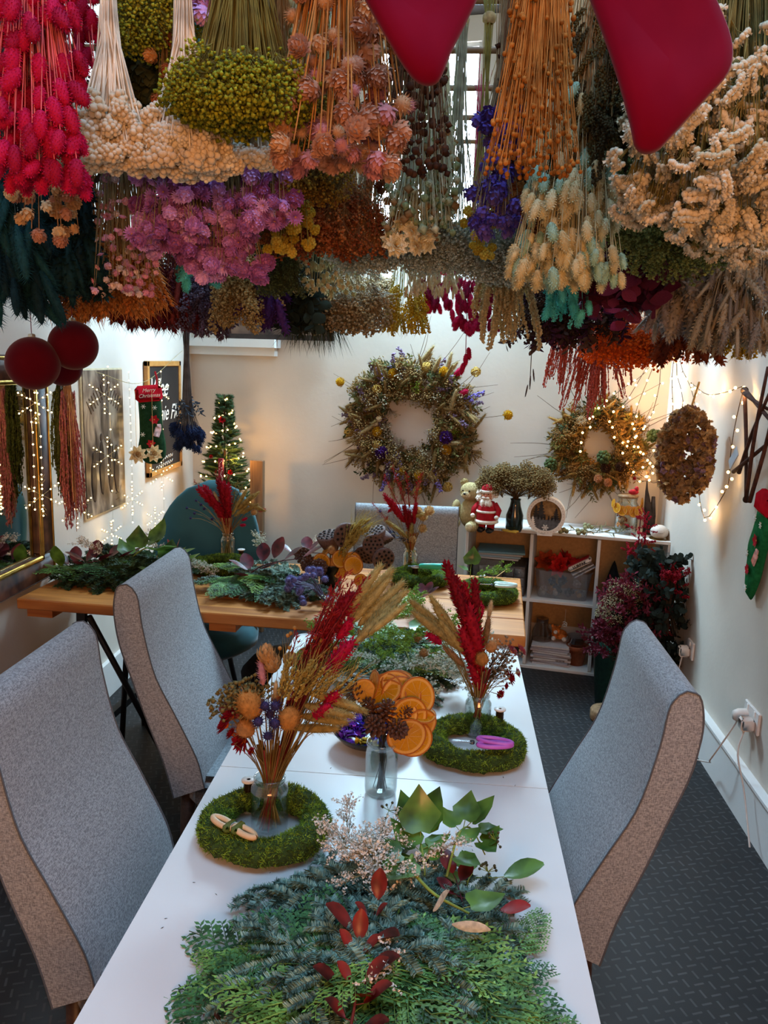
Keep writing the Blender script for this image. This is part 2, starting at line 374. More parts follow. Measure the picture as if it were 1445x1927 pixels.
def t_spray(n=36, rr=.07, w=.22, tmpl=None):
    """flower spike: small blooms around an axis (larkspur, statice, amaranth)"""
    mb = MB(); mb.tubes(np.array([[(0, 0, 0), (0, 0, .5), (0, 0, 1)]]), .015, .008, 3, 0)
    z = rng.uniform(.02, 1, n); a = rng.uniform(0, 2*PI, n); q = w*.5*(1-z*.55)*rng.uniform(.5, 1, n)
    P = np.stack([np.cos(a)*q, np.sin(a)*q, z], 1); mb.stamp(tmpl or OCT, P, frames(P-np.array([0, 0, .5])+rng.normal(size=P.shape)*.2), rng.uniform(.6, 1.3, n)*rr, 1); return asT(mb)
def t_tassel(n=7, knobs=34, w=.13, rr=.022):
    """hanging amaranth: strands of knobbly seed (local z runs down the tassel)"""
    mb = MB(); paths = []; PP = []
    for i in range(n):
        a = rng.uniform(0, 2*PI); q = rng.uniform(.2, 1)*w; L = rng.uniform(.7, 1.0); z = np.linspace(0.05, L, knobs); wob = rng.uniform(0, 6)
        x = q*np.cos(a)*np.minimum(1, z*4)+np.sin(z*14+wob)*.012; y = q*np.sin(a)*np.minimum(1, z*4)+np.cos(z*11+wob)*.012
        p = np.stack([x, y, z], 1); paths.append(p[::4][:9]); PP.append(p)
    mb.tubes(np.array(paths), .012, .006, 3, 0); PP = np.concatenate(PP); PP = PP+rng.normal(size=PP.shape)*.006
    mb.stamp(OCT, PP, frames(rdir(len(PP))), rng.uniform(.7, 1.3, len(PP))*rr, 1); return asT(mb)
# ================================================================== ROOM
def wallmat(name, h, sc=3.0, bump=0.15):
    m = bpy.data.materials.new(name); m.use_nodes = True; N = m.node_tree.nodes; Lk = m.node_tree.links; b = N['Principled BSDF']; b.inputs['Roughness'].default_value = .75; b.inputs['Specular IOR Level'].default_value = .25
    tc = N.new('ShaderNodeTexCoord'); n1 = N.new('ShaderNodeTexNoise'); n1.inputs['Scale'].default_value = sc; n1.inputs['Detail'].default_value = 5
    Lk.new(tc.outputs['Object'], n1.inputs['Vector']); r = N.new('ShaderNodeValToRGB'); c = np.array(hexc(h)); r.color_ramp.elements[0].position = .3; r.color_ramp.elements[1].position = .7
    r.color_ramp.elements[0].color = (*(c*.93), 1); r.color_ramp.elements[1].color = (*np.clip(c*1.04, 0, 1), 1); Lk.new(n1.outputs['Fac'], r.inputs[0]); Lk.new(r.outputs[0], b.inputs['Base Color'])
    n2 = N.new('ShaderNodeTexNoise'); n2.inputs['Scale'].default_value = 45; n2.inputs['Detail'].default_value = 4; Lk.new(tc.outputs['Object'], n2.inputs['Vector'])
    bp = N.new('ShaderNodeBump'); bp.inputs['Strength'].default_value = bump; bp.inputs['Distance'].default_value = .004; Lk.new(n2.outputs['Fac'], bp.inputs['Height']); Lk.new(bp.outputs[0], b.inputs['Normal']); return m
M_wall = wallmat('m_wall_paint', 'd2c8bb'); M_trim = wallmat('m_gloss_paint', 'dcdad6', 2, .05)
M_ceil = wallmat('m_dark_boards', '3a3430', 6, .5)
def floormat():
    m = bpy.data.materials.new('m_rubber_floor'); m.use_nodes = True; N = m.node_tree.nodes; Lk = m.node_tree.links; b = N['Principled BSDF']; b.inputs['Roughness'].default_value = .5; b.inputs['Specular IOR Level'].default_value = .22
    def mth(op, a, c=None, d=None):
        n = N.new('ShaderNodeMath'); n.operation = op
        for i, v in enumerate((a, c, d)):
            if v is None: continue
            if isinstance(v, (int, float)): n.inputs[i].default_value = v
            else: Lk.new(v, n.inputs[i])
        return n.outputs[0]
    tc = N.new('ShaderNodeTexCoord'); sp = N.new('ShaderNodeSeparateXYZ'); Lk.new(tc.outputs['Object'], sp.inputs[0]); s = 1/.036
    u = mth('MULTIPLY', sp.outputs[0], s); v = mth('MULTIPLY', sp.outputs[1], s)
    fu = mth('FLOOR', u); fv = mth('FLOOR', v); cu = mth('SUBTRACT', mth('SUBTRACT', u, fu), .5); cv = mth('SUBTRACT', mth('SUBTRACT', v, fv), .5)
    par = mth('MODULO', mth('ABSOLUTE', mth('ADD', fu, fv)), 2.0)
    a = mth('ADD', mth('MULTIPLY', cu, .94), mth('MULTIPLY', cv, .34)); b2 = mth('SUBTRACT', mth('MULTIPLY', cv, .94), mth('MULTIPLY', cu, .34))
    c2 = mth('SUBTRACT', mth('MULTIPLY', cu, .34), mth('MULTIPLY', cv, .94)); 
    m1 = mth('MULTIPLY', mth('LESS_THAN', mth('ABSOLUTE', a), .42), mth('LESS_THAN', mth('ABSOLUTE', b2), .09))
    m2 = mth('MULTIPLY', mth('LESS_THAN', mth('ABSOLUTE', b2), .42), mth('LESS_THAN', mth('ABSOLUTE', a), .09))
    h = mth('ADD', mth('MULTIPLY', m1, mth('SUBTRACT', 1.0, par)), mth('MULTIPLY', m2, par))
    bp = N.new('ShaderNodeBump'); bp.inputs['Strength'].default_value = 1.0; bp.inputs['Distance'].default_value = .004; Lk.new(h, bp.inputs['Height']); Lk.new(bp.outputs[0], b.inputs['Normal'])
    no = N.new('ShaderNodeTexNoise'); no.inputs['Scale'].default_value = 7; no.inputs['Detail'].default_value = 6; Lk.new(tc.outputs['Object'], no.inputs['Vector'])
    r = N.new('ShaderNodeValToRGB'); r.color_ramp.elements[0].color = (.012, .013, .015, 1); r.color_ramp.elements[1].color = (.024, .023, .022, 1); Lk.new(no.outputs['Fac'], r.inputs[0]); mxd = N.new('ShaderNodeMix'); mxd.data_type = 'RGBA'; Lk.new(mth('MULTIPLY', h, mth('MULTIPLY', no.outputs['Fac'], .9)), mxd.inputs[0]); Lk.new(r.outputs[0], mxd.inputs[6]); mxd.inputs[7].default_value = (.085, .083, .085, 1); Lk.new(mxd.outputs[2], b.inputs['Base Color'])  # raised dashes coloured lighter in place of their specular highlights
    return m
ZC = 3.55; YB = -2.2
struct('floor', MB().add([(WLX-.1, YB-.1, 0), (WRX+.1, YB-.1, 0), (WRX+.1, 4.75, 0), (WLX-.1, 5.3, 0), (WLX-.1, YB-.1, -.08), (WRX+.1, YB-.1, -.08), (WRX+.1, 4.75, -.08), (WLX-.1, 5.3, -.08)],
       [(0, 1, 2, 3), (7, 6, 5, 4), (0, 4, 5, 1), (1, 5, 6, 2), (2, 6, 7, 3), (3, 7, 4, 0)]), floormat())
struct('wall_left', MB().box((WLX-.05, (YB+5.3)/2, ZC/2), (.1, 5.3-YB, ZC)), M_wall)
struct('wall_right', MB().box((WRX+.05, (YB+4.8)/2, ZC/2), (.1, 4.8-YB, ZC)), M_wall)
struct('wall_front', MB().box(((WLX+WRX)/2, YB-.05, ZC/2), (WRX-WLX, .1, ZC)), M_wall)
BL = float(np.linalg.norm(B1-B0)); RB = Rz(BANG)
def bw(s, z, off=0.0): return B0+BU*s+np.array([0, 0, z])+BN*off      # point on the back wall, s along it
w0 = float((onback(690, 300)-B0).dot(BU)); w1 = float((onback(908, 60)-B0).dot(BU)); wz0 = 2.38; wz1 = 3.42
def wbox(mb, s0, s1, z0, z1, t=.1, off=0): c = bw((s0+s1)/2, (z0+z1)/2, off-t/2); mb.box(c, (s1-s0, t, z1-z0), 0, BANG); return mb
_m = MB(); wbox(_m, -.05, w0, 0, ZC); wbox(_m, w1, BL+.05, 0, ZC); wbox(_m, w0, w1, 0, wz0); wbox(_m, w0, w1, wz1, ZC); struct('wall_back', _m, M_wall)
struct('ceiling', MB().box(((WLX+WRX)/2, (YB+5.3)/2, ZC+.05), (WRX-WLX+.2, 5.3-YB, .1)), M_ceil)
# slit window high in the back wall
_m = MB(); wbox(_m, w0, w1, wz0, wz1, .01, -.05); win = struct('window_1', _m, emit('dcecff', 14.0, 'm_daylight_pane'))
_m = MB()
for a, b, c, d in ((w0+.33*(w1-w0), w0+.33*(w1-w0)+.02, wz0, wz1), (w0, w0+.018, wz0, wz1), (w1-.018, w1, wz0, wz1), (w0, w1, wz0, wz0+.02), (w0, w1, wz1-.02, wz1)): wbox(_m, a, b, c, d, .03, -.02)
obj('window_frame', _m, M_trim, win, smooth=False)
# added glowing panes with frames above the overhead fill lamps, not real roof windows
for i, (x, y, sx, sy) in enumerate(((-.1, 3.0, 1.6, .9), (.1, .72, 2.2, .9))):
    wn = struct('window_%d' % (i+2), MB().box((x, y, ZC-.012), (sx, sy, .01)), emit('dcecff', 1.2, 'm_roof_pane'))
    fm = MB()
    for (cx, cy, dx, dy) in ((0, -sy/2, sx+.06, .06), (0, sy/2, sx+.06, .06), (-sx/2, 0, .06, sy), (sx/2, 0, .06, sy), (0, 0, .03, sy)): fm.box((x+cx, y+cy, ZC-.03), (dx, dy, .05))
    obj('window_frame', fm, M_trim, wn, smooth=False)
# skirting
_m = MB(); _m.box((WRX-.012, (YB+4.6)/2, .1), (.024, 4.6-YB, .2)); _m.box((WRX-.018, (YB+4.6)/2, .205), (.036, 4.6-YB, .012)); struct('baseboard_right', _m, M_trim)
_m = MB(); _m.box((WLX+.012, (YB+5.1)/2, .09), (.024, 5.1-YB, .18)); struct('baseboard_left', _m, M_trim)
_m = MB(); wbox(_m, .03, BL-.03, 0, .18, .024, .024); struct('baseboard_back', _m, M_trim)
# boxed ledge high on the back wall, left
s1 = float((onback(528, 645)-B0).dot(BU)); _m = MB(); wbox(_m, .0, s1, 1.75, 1.80, .10, .10); wbox(_m, .0, s1-.02, 1.70, 1.75, .05, .05); struct('trim_1', _m, M_trim)
_t = thing('dark_framed_picture', 'dark framed picture on the ledge of the back wall under hanging flowers', 'picture', bw(.62, 1.80, .06), (0, 0, BANG))
_m = MB(); 
for a, b, c, d in ((0, .015, .7, .03), (0, .36, .7, .03), (-.335, .19, .03, .37), (.335, .19, .03, .37)): _m.box((a, 0, b), (c, .02, d))
obj('frame', _m, mat('2a1710', .5), _t, smooth=False); obj('print', MB().box((0, .004, .19), (.64, .006, .34)), mat('3b2a2c', .6, .5, 9, h2='6b5040'), _t, smooth=False)
# beams/rails the bunches hang from
RAILZ = 2.78
RAILS = [1.25, 1.55, 1.9, 2.3, 2.7, 3.1, 3.5, 3.9, 4.3]
for y in RAILS:
    r = obj('hanging_rail', MB().tubes([[(WLX, 0, 0), (-.2, .0, -.008), (WRX, 0, 0)]], .012, None, 8), mat('6a4a2c', .6, .3, 20), None, (0, y, RAILZ))
    tag(r, 'long wooden rail under the ceiling that the dried bunches hang from', 'rail', 'hanging rails under the ceiling')
# ================================================================== FURNITURE
def tablemat():
    m = mat('d8d6d2', .38, .05, 4, 0, .02); return m
TZ = .75
def roundrect(x0, y0, x1, y1, rs):
    P = []
    for (cx, cy, a0, r) in ((x1-rs[0], y1-rs[0], 0, rs[0]), (x0+rs[1], y1-rs[1], 90, rs[1]), (x0+rs[2], y0+rs[2], 180, rs[2]), (x1-rs[3], y0+rs[3], 270, rs[3])):
        for k in range(7): a = math.radians(a0+15*k); P.append((cx+r*math.cos(a), cy+r*math.sin(a)))
    return P
tb = thing('folding_table', 'long white folding table running away from the camera under moss rings and greenery', 'table', (-.117, 1.73, 0))
for (y0, y1, rs) in ((-1.03, -.0012, (.002, .002, .06, .06)), (.0012, .97, (.06, .06, .002, .002))):
    m_ = MB(); m_.prism(roundrect(-.38, y0, .38, y1, rs), .036, None, (0, 0, TZ-.018)); obj('tabletop', m_, tablemat(), tb, smooth=False)
for y in (-.85, .8):
    for sx in (-1, 1):
        obj('leg', MB().tubes([[(sx*.3, y, TZ-.036), (sx*.32, y, .0)]], .0127, None, 10, cap=True), mat('8d9296', .35, .1, metal=.8), tb)
    obj('leg_brace', MB().tubes([[(-.31, y, .25), (.31, y, .25)]], .01, None, 8), mat('8d9296', .35, .1, metal=.8), tb)
# --- pine plank table across the back
def woodmat(name, h, h2, sc=2.2, rough=.45, axis=0):
    m = bpy.data.materials.new(name); m.use_nodes = True; N = m.node_tree.nodes; Lk = m.node_tree.links; b = N['Principled BSDF']; b.inputs['Roughness'].default_value = rough; b.inputs['Specular IOR Level'].default_value = .35
    tc = N.new('ShaderNodeTexCoord'); mp = N.new('ShaderNodeMapping'); s = [9, 9, 9]; s[axis] = .7; mp.inputs['Scale'].default_value = s; Lk.new(tc.outputs['Object'], mp.inputs[0])
    n1 = N.new('ShaderNodeTexNoise'); n1.inputs['Scale'].default_value = sc; n1.inputs['Detail'].default_value = 7; n1.inputs['Distortion'].default_value = .9; Lk.new(mp.outputs[0], n1.inputs['Vector'])
    r = N.new('ShaderNodeValToRGB'); r.color_ramp.elements[0].position = .3; r.color_ramp.elements[1].position = .66; r.color_ramp.elements[0].color = (*hexc(h), 1); r.color_ramp.elements[1].color = (*hexc(h2), 1)
    Lk.new(n1.outputs['Fac'], r.inputs[0])
    n3 = N.new('ShaderNodeTexVoronoi'); n3.inputs['Scale'].default_value = 2.6; mp2 = N.new('ShaderNodeMapping'); s2 = [2.2]*3; s2[axis] = .7; mp2.inputs['Scale'].default_value = s2; Lk.new(tc.outputs['Object'], mp2.inputs[0]); Lk.new(mp2.outputs[0], n3.inputs['Vector'])
    r2 = N.new('ShaderNodeValToRGB'); r2.color_ramp.elements[0].position = .03; r2.color_ramp.elements[0].color = (.25, .14, .08, 1); r2.color_ramp.elements[1].position = .12; r2.color_ramp.elements[1].color = (1, 1, 1, 1); Lk.new(n3.outputs['Distance'], r2.inputs[0])
    mx = N.new('ShaderNodeMix'); mx.data_type = 'RGBA'; mx.blend_type = 'MULTIPLY'; mx.inputs[0].default_value = .8; Lk.new(r.outputs[0], mx.inputs[6]); Lk.new(r2.outputs[0], mx.inputs[7]); Lk.new(mx.outputs[2], b.inputs['Base Color'])
    bp = N.new('ShaderNodeBump'); bp.inputs['Strength'].default_value = .12; Lk.new(n1.outputs['Fac'], bp.inputs['Height']); Lk.new(bp.outputs[0], b.inputs['Normal']); return m
M_pine = woodmat('m_pine', '8f4f1c', 'c07c38'); M_oldwood = woodmat('m_old_wood', '4a3526', '8d6a4a', axis=2)
WZ = .79; WA = np.array([-1.565, 2.775]); WB = np.array([.295, 2.665]); wang = math.atan2(WB[1]-WA[1], WB[0]-WA[0]); wl = float(np.linalg.norm(WB-WA))
wt = thing('plank_table', 'orange pine plank table across the room at the far end of the white table', 'table', (WA[0], WA[1], 0), (0, 0, wang))
_m = MB(); ys = [0, .19, .385, .575, .77]
for i in range(4): _m.rbox((wl/2, (ys[i]+ys[i+1])/2, WZ-.02), (wl, ys[i+1]-ys[i]-.0015, .04), .004)
obj('tabletop', _m, M_pine, wt, smooth=False)
for x in (.07, .78):
    obj('batten', MB().box((x, .385, WZ-.06), (.10, .70, .035)), M_pine, wt, smooth=False)
ms = mat('17171a', .45, .2)
for x in (.22, 1.38):
    for y in (.10, .64):
        obj('leg', MB().box((x-.03, y, .365), (.035, .022, .745), 0, R=Ry(.0)@Rx((y-.37)*.25)), ms, wt, smooth=False)
    obj('leg_stretcher', MB().box((x-.03, .37, .2), (.03, .5, .03)), ms, wt, smooth=False)
    obj('leg_brace', MB().tubes([[(x, .12, .70), (x+.18, .35, .05)]], .012, None, 6, cap=True), ms, wt); obj('leg_brace', MB().tubes([[(x+.16, .12, .72), (x-.02, .4, .05)]], .012, None, 6, cap=True), ms, wt)
# --- high-backed upholstered chairs
def fabric(name, h, h2):
    m = bpy.data.materials.new(name); m.use_nodes = True; N = m.node_tree.nodes; Lk = m.node_tree.links; b = N['Principled BSDF']; b.inputs['Roughness'].default_value = .92; b.inputs['Specular IOR Level'].default_value = .1; b.inputs['Sheen Weight'].default_value = .15
    tc = N.new('ShaderNodeTexCoord'); out = []
    for s in ((420, 420, 110), (110, 110, 420), (900, 900, 900)):
        mp = N.new('ShaderNodeMapping'); mp.inputs['Scale'].default_value = s; Lk.new(tc.outputs['Object'], mp.inputs[0]); n = N.new('ShaderNodeTexNoise'); n.inputs['Scale'].default_value = 1; n.inputs['Detail'].default_value = 1; Lk.new(mp.outputs[0], n.inputs['Vector']); out.append(n.outputs['Fac'])
    a = N.new('ShaderNodeMath'); a.operation = 'ADD'; Lk.new(out[0], a.inputs[0]); Lk.new(out[1], a.inputs[1]); a2 = N.new('ShaderNodeMath'); a2.operation = 'ADD'; Lk.new(a.outputs[0], a2.inputs[0]); Lk.new(out[2], a2.inputs[1])
    r = N.new('ShaderNodeValToRGB'); r.color_ramp.elements[0].position = .42; r.color_ramp.elements[1].position = .58; dv = N.new('ShaderNodeMath'); dv.operation = 'DIVIDE'; dv.inputs[1].default_value = 3; Lk.new(a2.outputs[0], dv.inputs[0]); Lk.new(dv.outputs[0], r.inputs[0])
    r.color_ramp.elements[0].color = (*hexc(h), 1); r.color_ramp.elements[1].color = (*hexc(h2), 1); Lk.new(r.outputs[0], b.inputs['Base Color'])
    bp = N.new('ShaderNodeBump'); bp.inputs['Strength'].default_value = .5; bp.inputs['Distance'].default_value = .002; Lk.new(dv.outputs[0], bp.inputs['Height']); Lk.new(bp.outputs[0], b.inputs['Normal']); return m
M_fab = fabric('m_grey_weave', '6f7376', 'a4a8ab'); M_pipe = mat('55585c', .9, .1)
def make_chair():
    """origin on the floor below the foot of the backrest; sitter faces -x; the back leans to +x"""
    t = thing('dining_chair', 'x', 'chair')
    fr = bez([(-.035, .42), (-.02, .49), (0, .543), (.055, .656), (.11, .77), (.143, .91), (.155, 1.0), (.172, 1.032)], 26)
    bk = bez([(.188, 1.042), (.215, 1.032), (.227, .985), (.226, .93), (.212, .85), (.18, .754), (.138, .627), (.09, .497), (.06, .38)], 26)
    out = np.vstack([fr, bk]); n = len(out); hw = .238; V = []; cen = []
    for i in range(n): cen.append(out[i])
    # side-to-side stations with soft rounding on the edges
    st = [(-hw, .986), (-hw+.004, 1.0), (-hw*.6, 1), (0, 1), (hw*.6, 1), (hw-.004, 1.0), (hw, .986)]
    mid = np.array([(fr[min(len(fr)-1, i)]+bk[::-1][min(len(bk)-1, i)])/2 for i in range(26)]); mids = np.vstack([mid, mid[::-1]])
    for (y, k) in st:
        for i in range(n):
            q = mids[i]+(out[i]-mids[i])*k; bulge = 0
            if abs(y) < hw*.8 and i < 26: bulge = -.006*(1-(y/hw)**2)
            V.append((q[0]+bulge, y, q[1]))
    F = [(a*n+i, a*n+(i+1) % n, (a+1)*n+(i+1) % n, (a+1)*n+i) for a in range(len(st)-1) for i in range(n)]
    m_ = MB(); m_.add(V, F)
    for a, fl in ((0, False), (len(st)-1, True)):
        for i in range(25):
            q = (a*n+i, a*n+i+1, a*n+n-2-i, a*n+n-1-i); m_.add([V[k] for k in q], [(0, 1, 2, 3) if fl else (3, 2, 1, 0)])
    obj('backrest', m_, M_fab, t)
    for y in (-hw, hw): obj('piping', MB().tubes([[(q[0], y*1.0, q[1]) for q in out]], .0022, None, 5), M_pipe, t)
    obj('seat', MB().rbox((-.20, 0, .395), (.44, .47, .10), .025), M_fab, t)
    for sx, sy in ((-.38, -.19), (-.38, .19), (.03, -.19), (.03, .19)): obj('leg', MB().varitube([(sx, sy, .38), (sx+(.02 if sx > 0 else 0), sy, 0)], [.024, .016], 8), mat('3a2418', .4), t)
    return t
ch = make_chair(); ch.location = (.332, 1.875, 0); ch.rotation_euler = (0, 0, 0); ch['label'] = 'grey upholstered high-backed chair on the right side of the white table'; ch['group'] = 'grey high-backed chairs'
dup(ch, (-.690, 1.62, 0), (0, 0, PI), 'grey high-backed chair nearest the camera on the left of the white table')
dup(ch, (-.715, 2.43, 0), (0, 0, PI), 'grey high-backed chair second along on the left, backed onto the plank table corner')
dup(ch, (-.17, 3.52, 0), (0, 0, PI/2+.02), 'grey high-backed chair facing the camera behind the plank table under the large wreath')
# --- teal shell chair
tc_ = thing('tub_chair', 'rounded teal velvet chair behind the plank table, left', 'chair', (-1.08, 3.62, 0), (0, 0, .10))
def shell(w, h, z0, dep):
    V = []; F = []; nu, nv = 30, 16
    for side in (0, 1):
        for j in range(nv+1):
            tz = j/nv
            half = w/2*(1-max(0, (tz-.25)/.75)**3.0)**.5 if tz < 1 else 0.02
            for i in range(nu+1):
                a = -1+2*i/nu; x = half*math.sin(a*PI/2*.98)/math.sin(PI/2*.98)
                y = -dep*(abs(x)/(w/2))**2.2*(1-.5*tz)+.05*tz*1.6+(-.035 if side == 0 else .035)*(1-.8*(abs(a))**6)*(1-.85*tz**10)
                V.append((x, y, z0+h*tz))
    nn = (nu+1); o = nn*(nv+1)
    for j in range(nv):
        for i in range(nu):
            a = j*nn+i; F.append((a, a+1, a+1+nn, a+nn)); F.append((o+a+nn, o+a+nn+1, o+a+1, o+a))
    for j in range(nv):
        for i in (0, nu): a = j*nn+i; q = (a, a+nn, o+a+nn, o+a); F.append(q if i == 0 else q[::-1])
    for i in range(nu): a = nv*nn+i; F.append((a, a+1, o+a+1, o+a)); F.append((o+i, o+i+1, i+1, i))
    return MB().add(V, F)
M_teal = mat('2c5f68', .75, .12, 8, sheen=.3)
obj('backrest', shell(.50, .62, .50, .16), M_teal, tc_)
obj('seat', MB().lathe([(.001, .40), (.2, .40), (.245, .43), (.25, .47), (.22, .505), (.001, .515)], 28, (0, -.2, 0)), M_teal, tc_)
for a in range(4): obj('leg', MB().varitube([(.12*math.cos(a*PI/2+.78), -.2+.12*math.sin(a*PI/2+.78), .41), (.22*math.cos(a*PI/2+.78), -.2+.22*math.sin(a*PI/2+.78), .0)], [.014, .01], 8), ms, tc_)
# black round form put in for the chair seat's shadow under the table
t = thing('round_stool', 'black round padded stool in the shade under the plank table', 'stool', (-.52, 3.12, 0))
obj('seat', MB().lathe([(.001, .36), (.24, .36), (.275, .39), (.28, .44), (.25, .475), (.001, .485)], 30), mat('0c0c0d', .8), t)
obj('base', MB().lathe([(.02, .36), (.02, .04), (.2, .03), (.2, 0), (.001, 0)], 20), ms, t)
# weathered board leaning behind the teal chair
_p = onback(484, 1000, .25); t = obj('wooden_board', MB().rbox((0, 0, .54), (.085, .03, 1.08), .003), M_oldwood, None, (_p[0], _p[1], 0), (0, 0, BANG), smooth=False)
tag(t, 'narrow weathered wooden board standing upright beside the small lit tree', 'board')
# low cabinet carrying the tree (hidden behind the teal chair)
cb = thing('low_cabinet', 'low white cabinet behind the teal chair, carrying the small lit tree', 'cabinet', bw(.345, 0, .22), (0, 0, BANG))
obj('body', MB().rbox((0, 0, .36), (.34, .34, .72), .005), M_trim, cb, smooth=False)
for sx in (-1, 1):
    d_ = obj('door', MB().rbox((sx*.085, -.178, .36), (.16, .016, .66), .003), M_trim, cb, smooth=False); obj('knob', MB().one(BALL8, (sx*.02, -.193, .4), None, .012), ms, d_)
# ================================================================== CUBE SHELF
sl = bw(float((onback(877, 1000, .3)-B0).dot(BU)), 0, .31); sw = 1.10; shh = .80
sh = thing('cube_shelf', 'white six-hole cube shelf against the back wall', 'shelf', sl, (0, 0, BANG))
TH = .018; cw = (sw-TH)/3
def cell(i, j): return (i*cw+TH+ (cw-TH)/2, .15, j*(shh-TH)/2+TH)     # centre of the cell floor, shelf coordinates
obj('top_board', MB().rbox((sw/2, .15, shh-TH/2), (sw+.01, .31, TH), .002), M_trim, sh, smooth=False)
obj('bottom_board', MB().rbox((sw/2, .15, TH/2), (sw, .30, TH), .002), M_trim, sh, smooth=False)
obj('middle_board', MB().rbox((sw/2, .15, shh/2), (sw-2*TH, .295, TH), .002), M_trim, sh, smooth=False)
for i in (0, 3): obj('side_board', MB().rbox((i*cw+TH/2, .15, shh/2), (TH, .30, shh-2*TH), .002), M_trim, sh, smooth=False)
for i in (1, 2): 
    for j in (0, 1): obj('divider', MB().rbox((i*cw+TH/2, .15, TH+(j+.5)*(shh-2*TH)/2), (TH, .295, (shh-2*TH)/2-.01), .002), M_trim, sh, smooth=False)
obj('back_panel', MB().box((sw/2, .299, shh/2), (sw-.01, .004, shh-.02)), mat('b89468', .7, .1), sh, smooth=False)
def shp(x, y, z): return np.array(sl)+BU*x-BN*y+np.array([0, 0, z])   # shelf coordinates -> place
SHT = shh+.0005
def onshelf(px, py, z=None):     # pixel -> point at height z (default the shelf top)
    return onz(px, py, SHT if z is None else z)
# ================================================================== HANGING DRIED BUNCHES
SPK = t_spike(.46, 120, .07, .10); SPKH = t_spike(.42, 100, .08, .11); SPKL = t_spike(.24, 60, .10, .11); FLUF = t_fluff(.34, 120, .14); FLUFL = t_fluff(.20, 130, .11, .012); WHEAT = t_wheat(20, .30, .09); WHEATD = t_wheat(24, .14, .13)
GLOBE = t_globe(80, .22, .34, .05); PGLOBE = t_petalglobe(56); BUD = t_petalglobe(26, .34, .34, .34); DAISY = t_daisy(); PUFF = t_cluster(24, .17); PUFFS = t_cluster(14, .2); TINY = t_umbel(26, .05); UMB = t_umbel(60, .055, spread=.6)
SPRIG = t_sprig(); SPRIGR = t_sprig(12, .34, ROUNDLEAF, .5); LARK = t_spray(60, .075, .3, PETAL); SPRAY = t_spray(60, .045, .3); SPRAYF = t_spray(110, .03, .42); TASSEL = t_tassel(); POD = t_petalglobe(9, .40, .5, .3, up=.9)
def t_comb(n=15):
    mb = MB(); t = np.linspace(-1, 1, n); P = []
    for r in (-1, 1): P += [(x*.5, r*.09+rng.normal()*.02, .72-.22*x*x+rng.normal()*.03) for x in t]
    P = np.array(P); mb.stamp(PUFFS if False else BALL, P, frames(rdir(len(P))), rng.uniform(.085, .13, len(P)))
    mb.stamp(t_leaf(1, .9, .3, .2, 'petal'), P, frames(P*np.array([1, 2, .3])+np.array([0, 0, .6])), rng.uniform(.12, .2, len(P)))
    st = np.array([[(0, 0, 0), (x*.2, 0, .35), (x*.5, 0, .66-.2*x*x)] for x in np.linspace(-.9, .9, 5)]); m2 = MB(); m2.tubes(st, .02, .012, 3, 0)
    a = asT(mb); a.mi[:] = 1; b = asT(m2); o = MB(); o.one(b, (0, 0, 0)); o.one(a, (0, 0, 0)); return asT(o)
COMB = t_comb()
def t_brooch():   # large papery cream flower, several cupped petals
    return t_daisy(8, 4, .22, .5, .28)
PAPER = t_brooch()
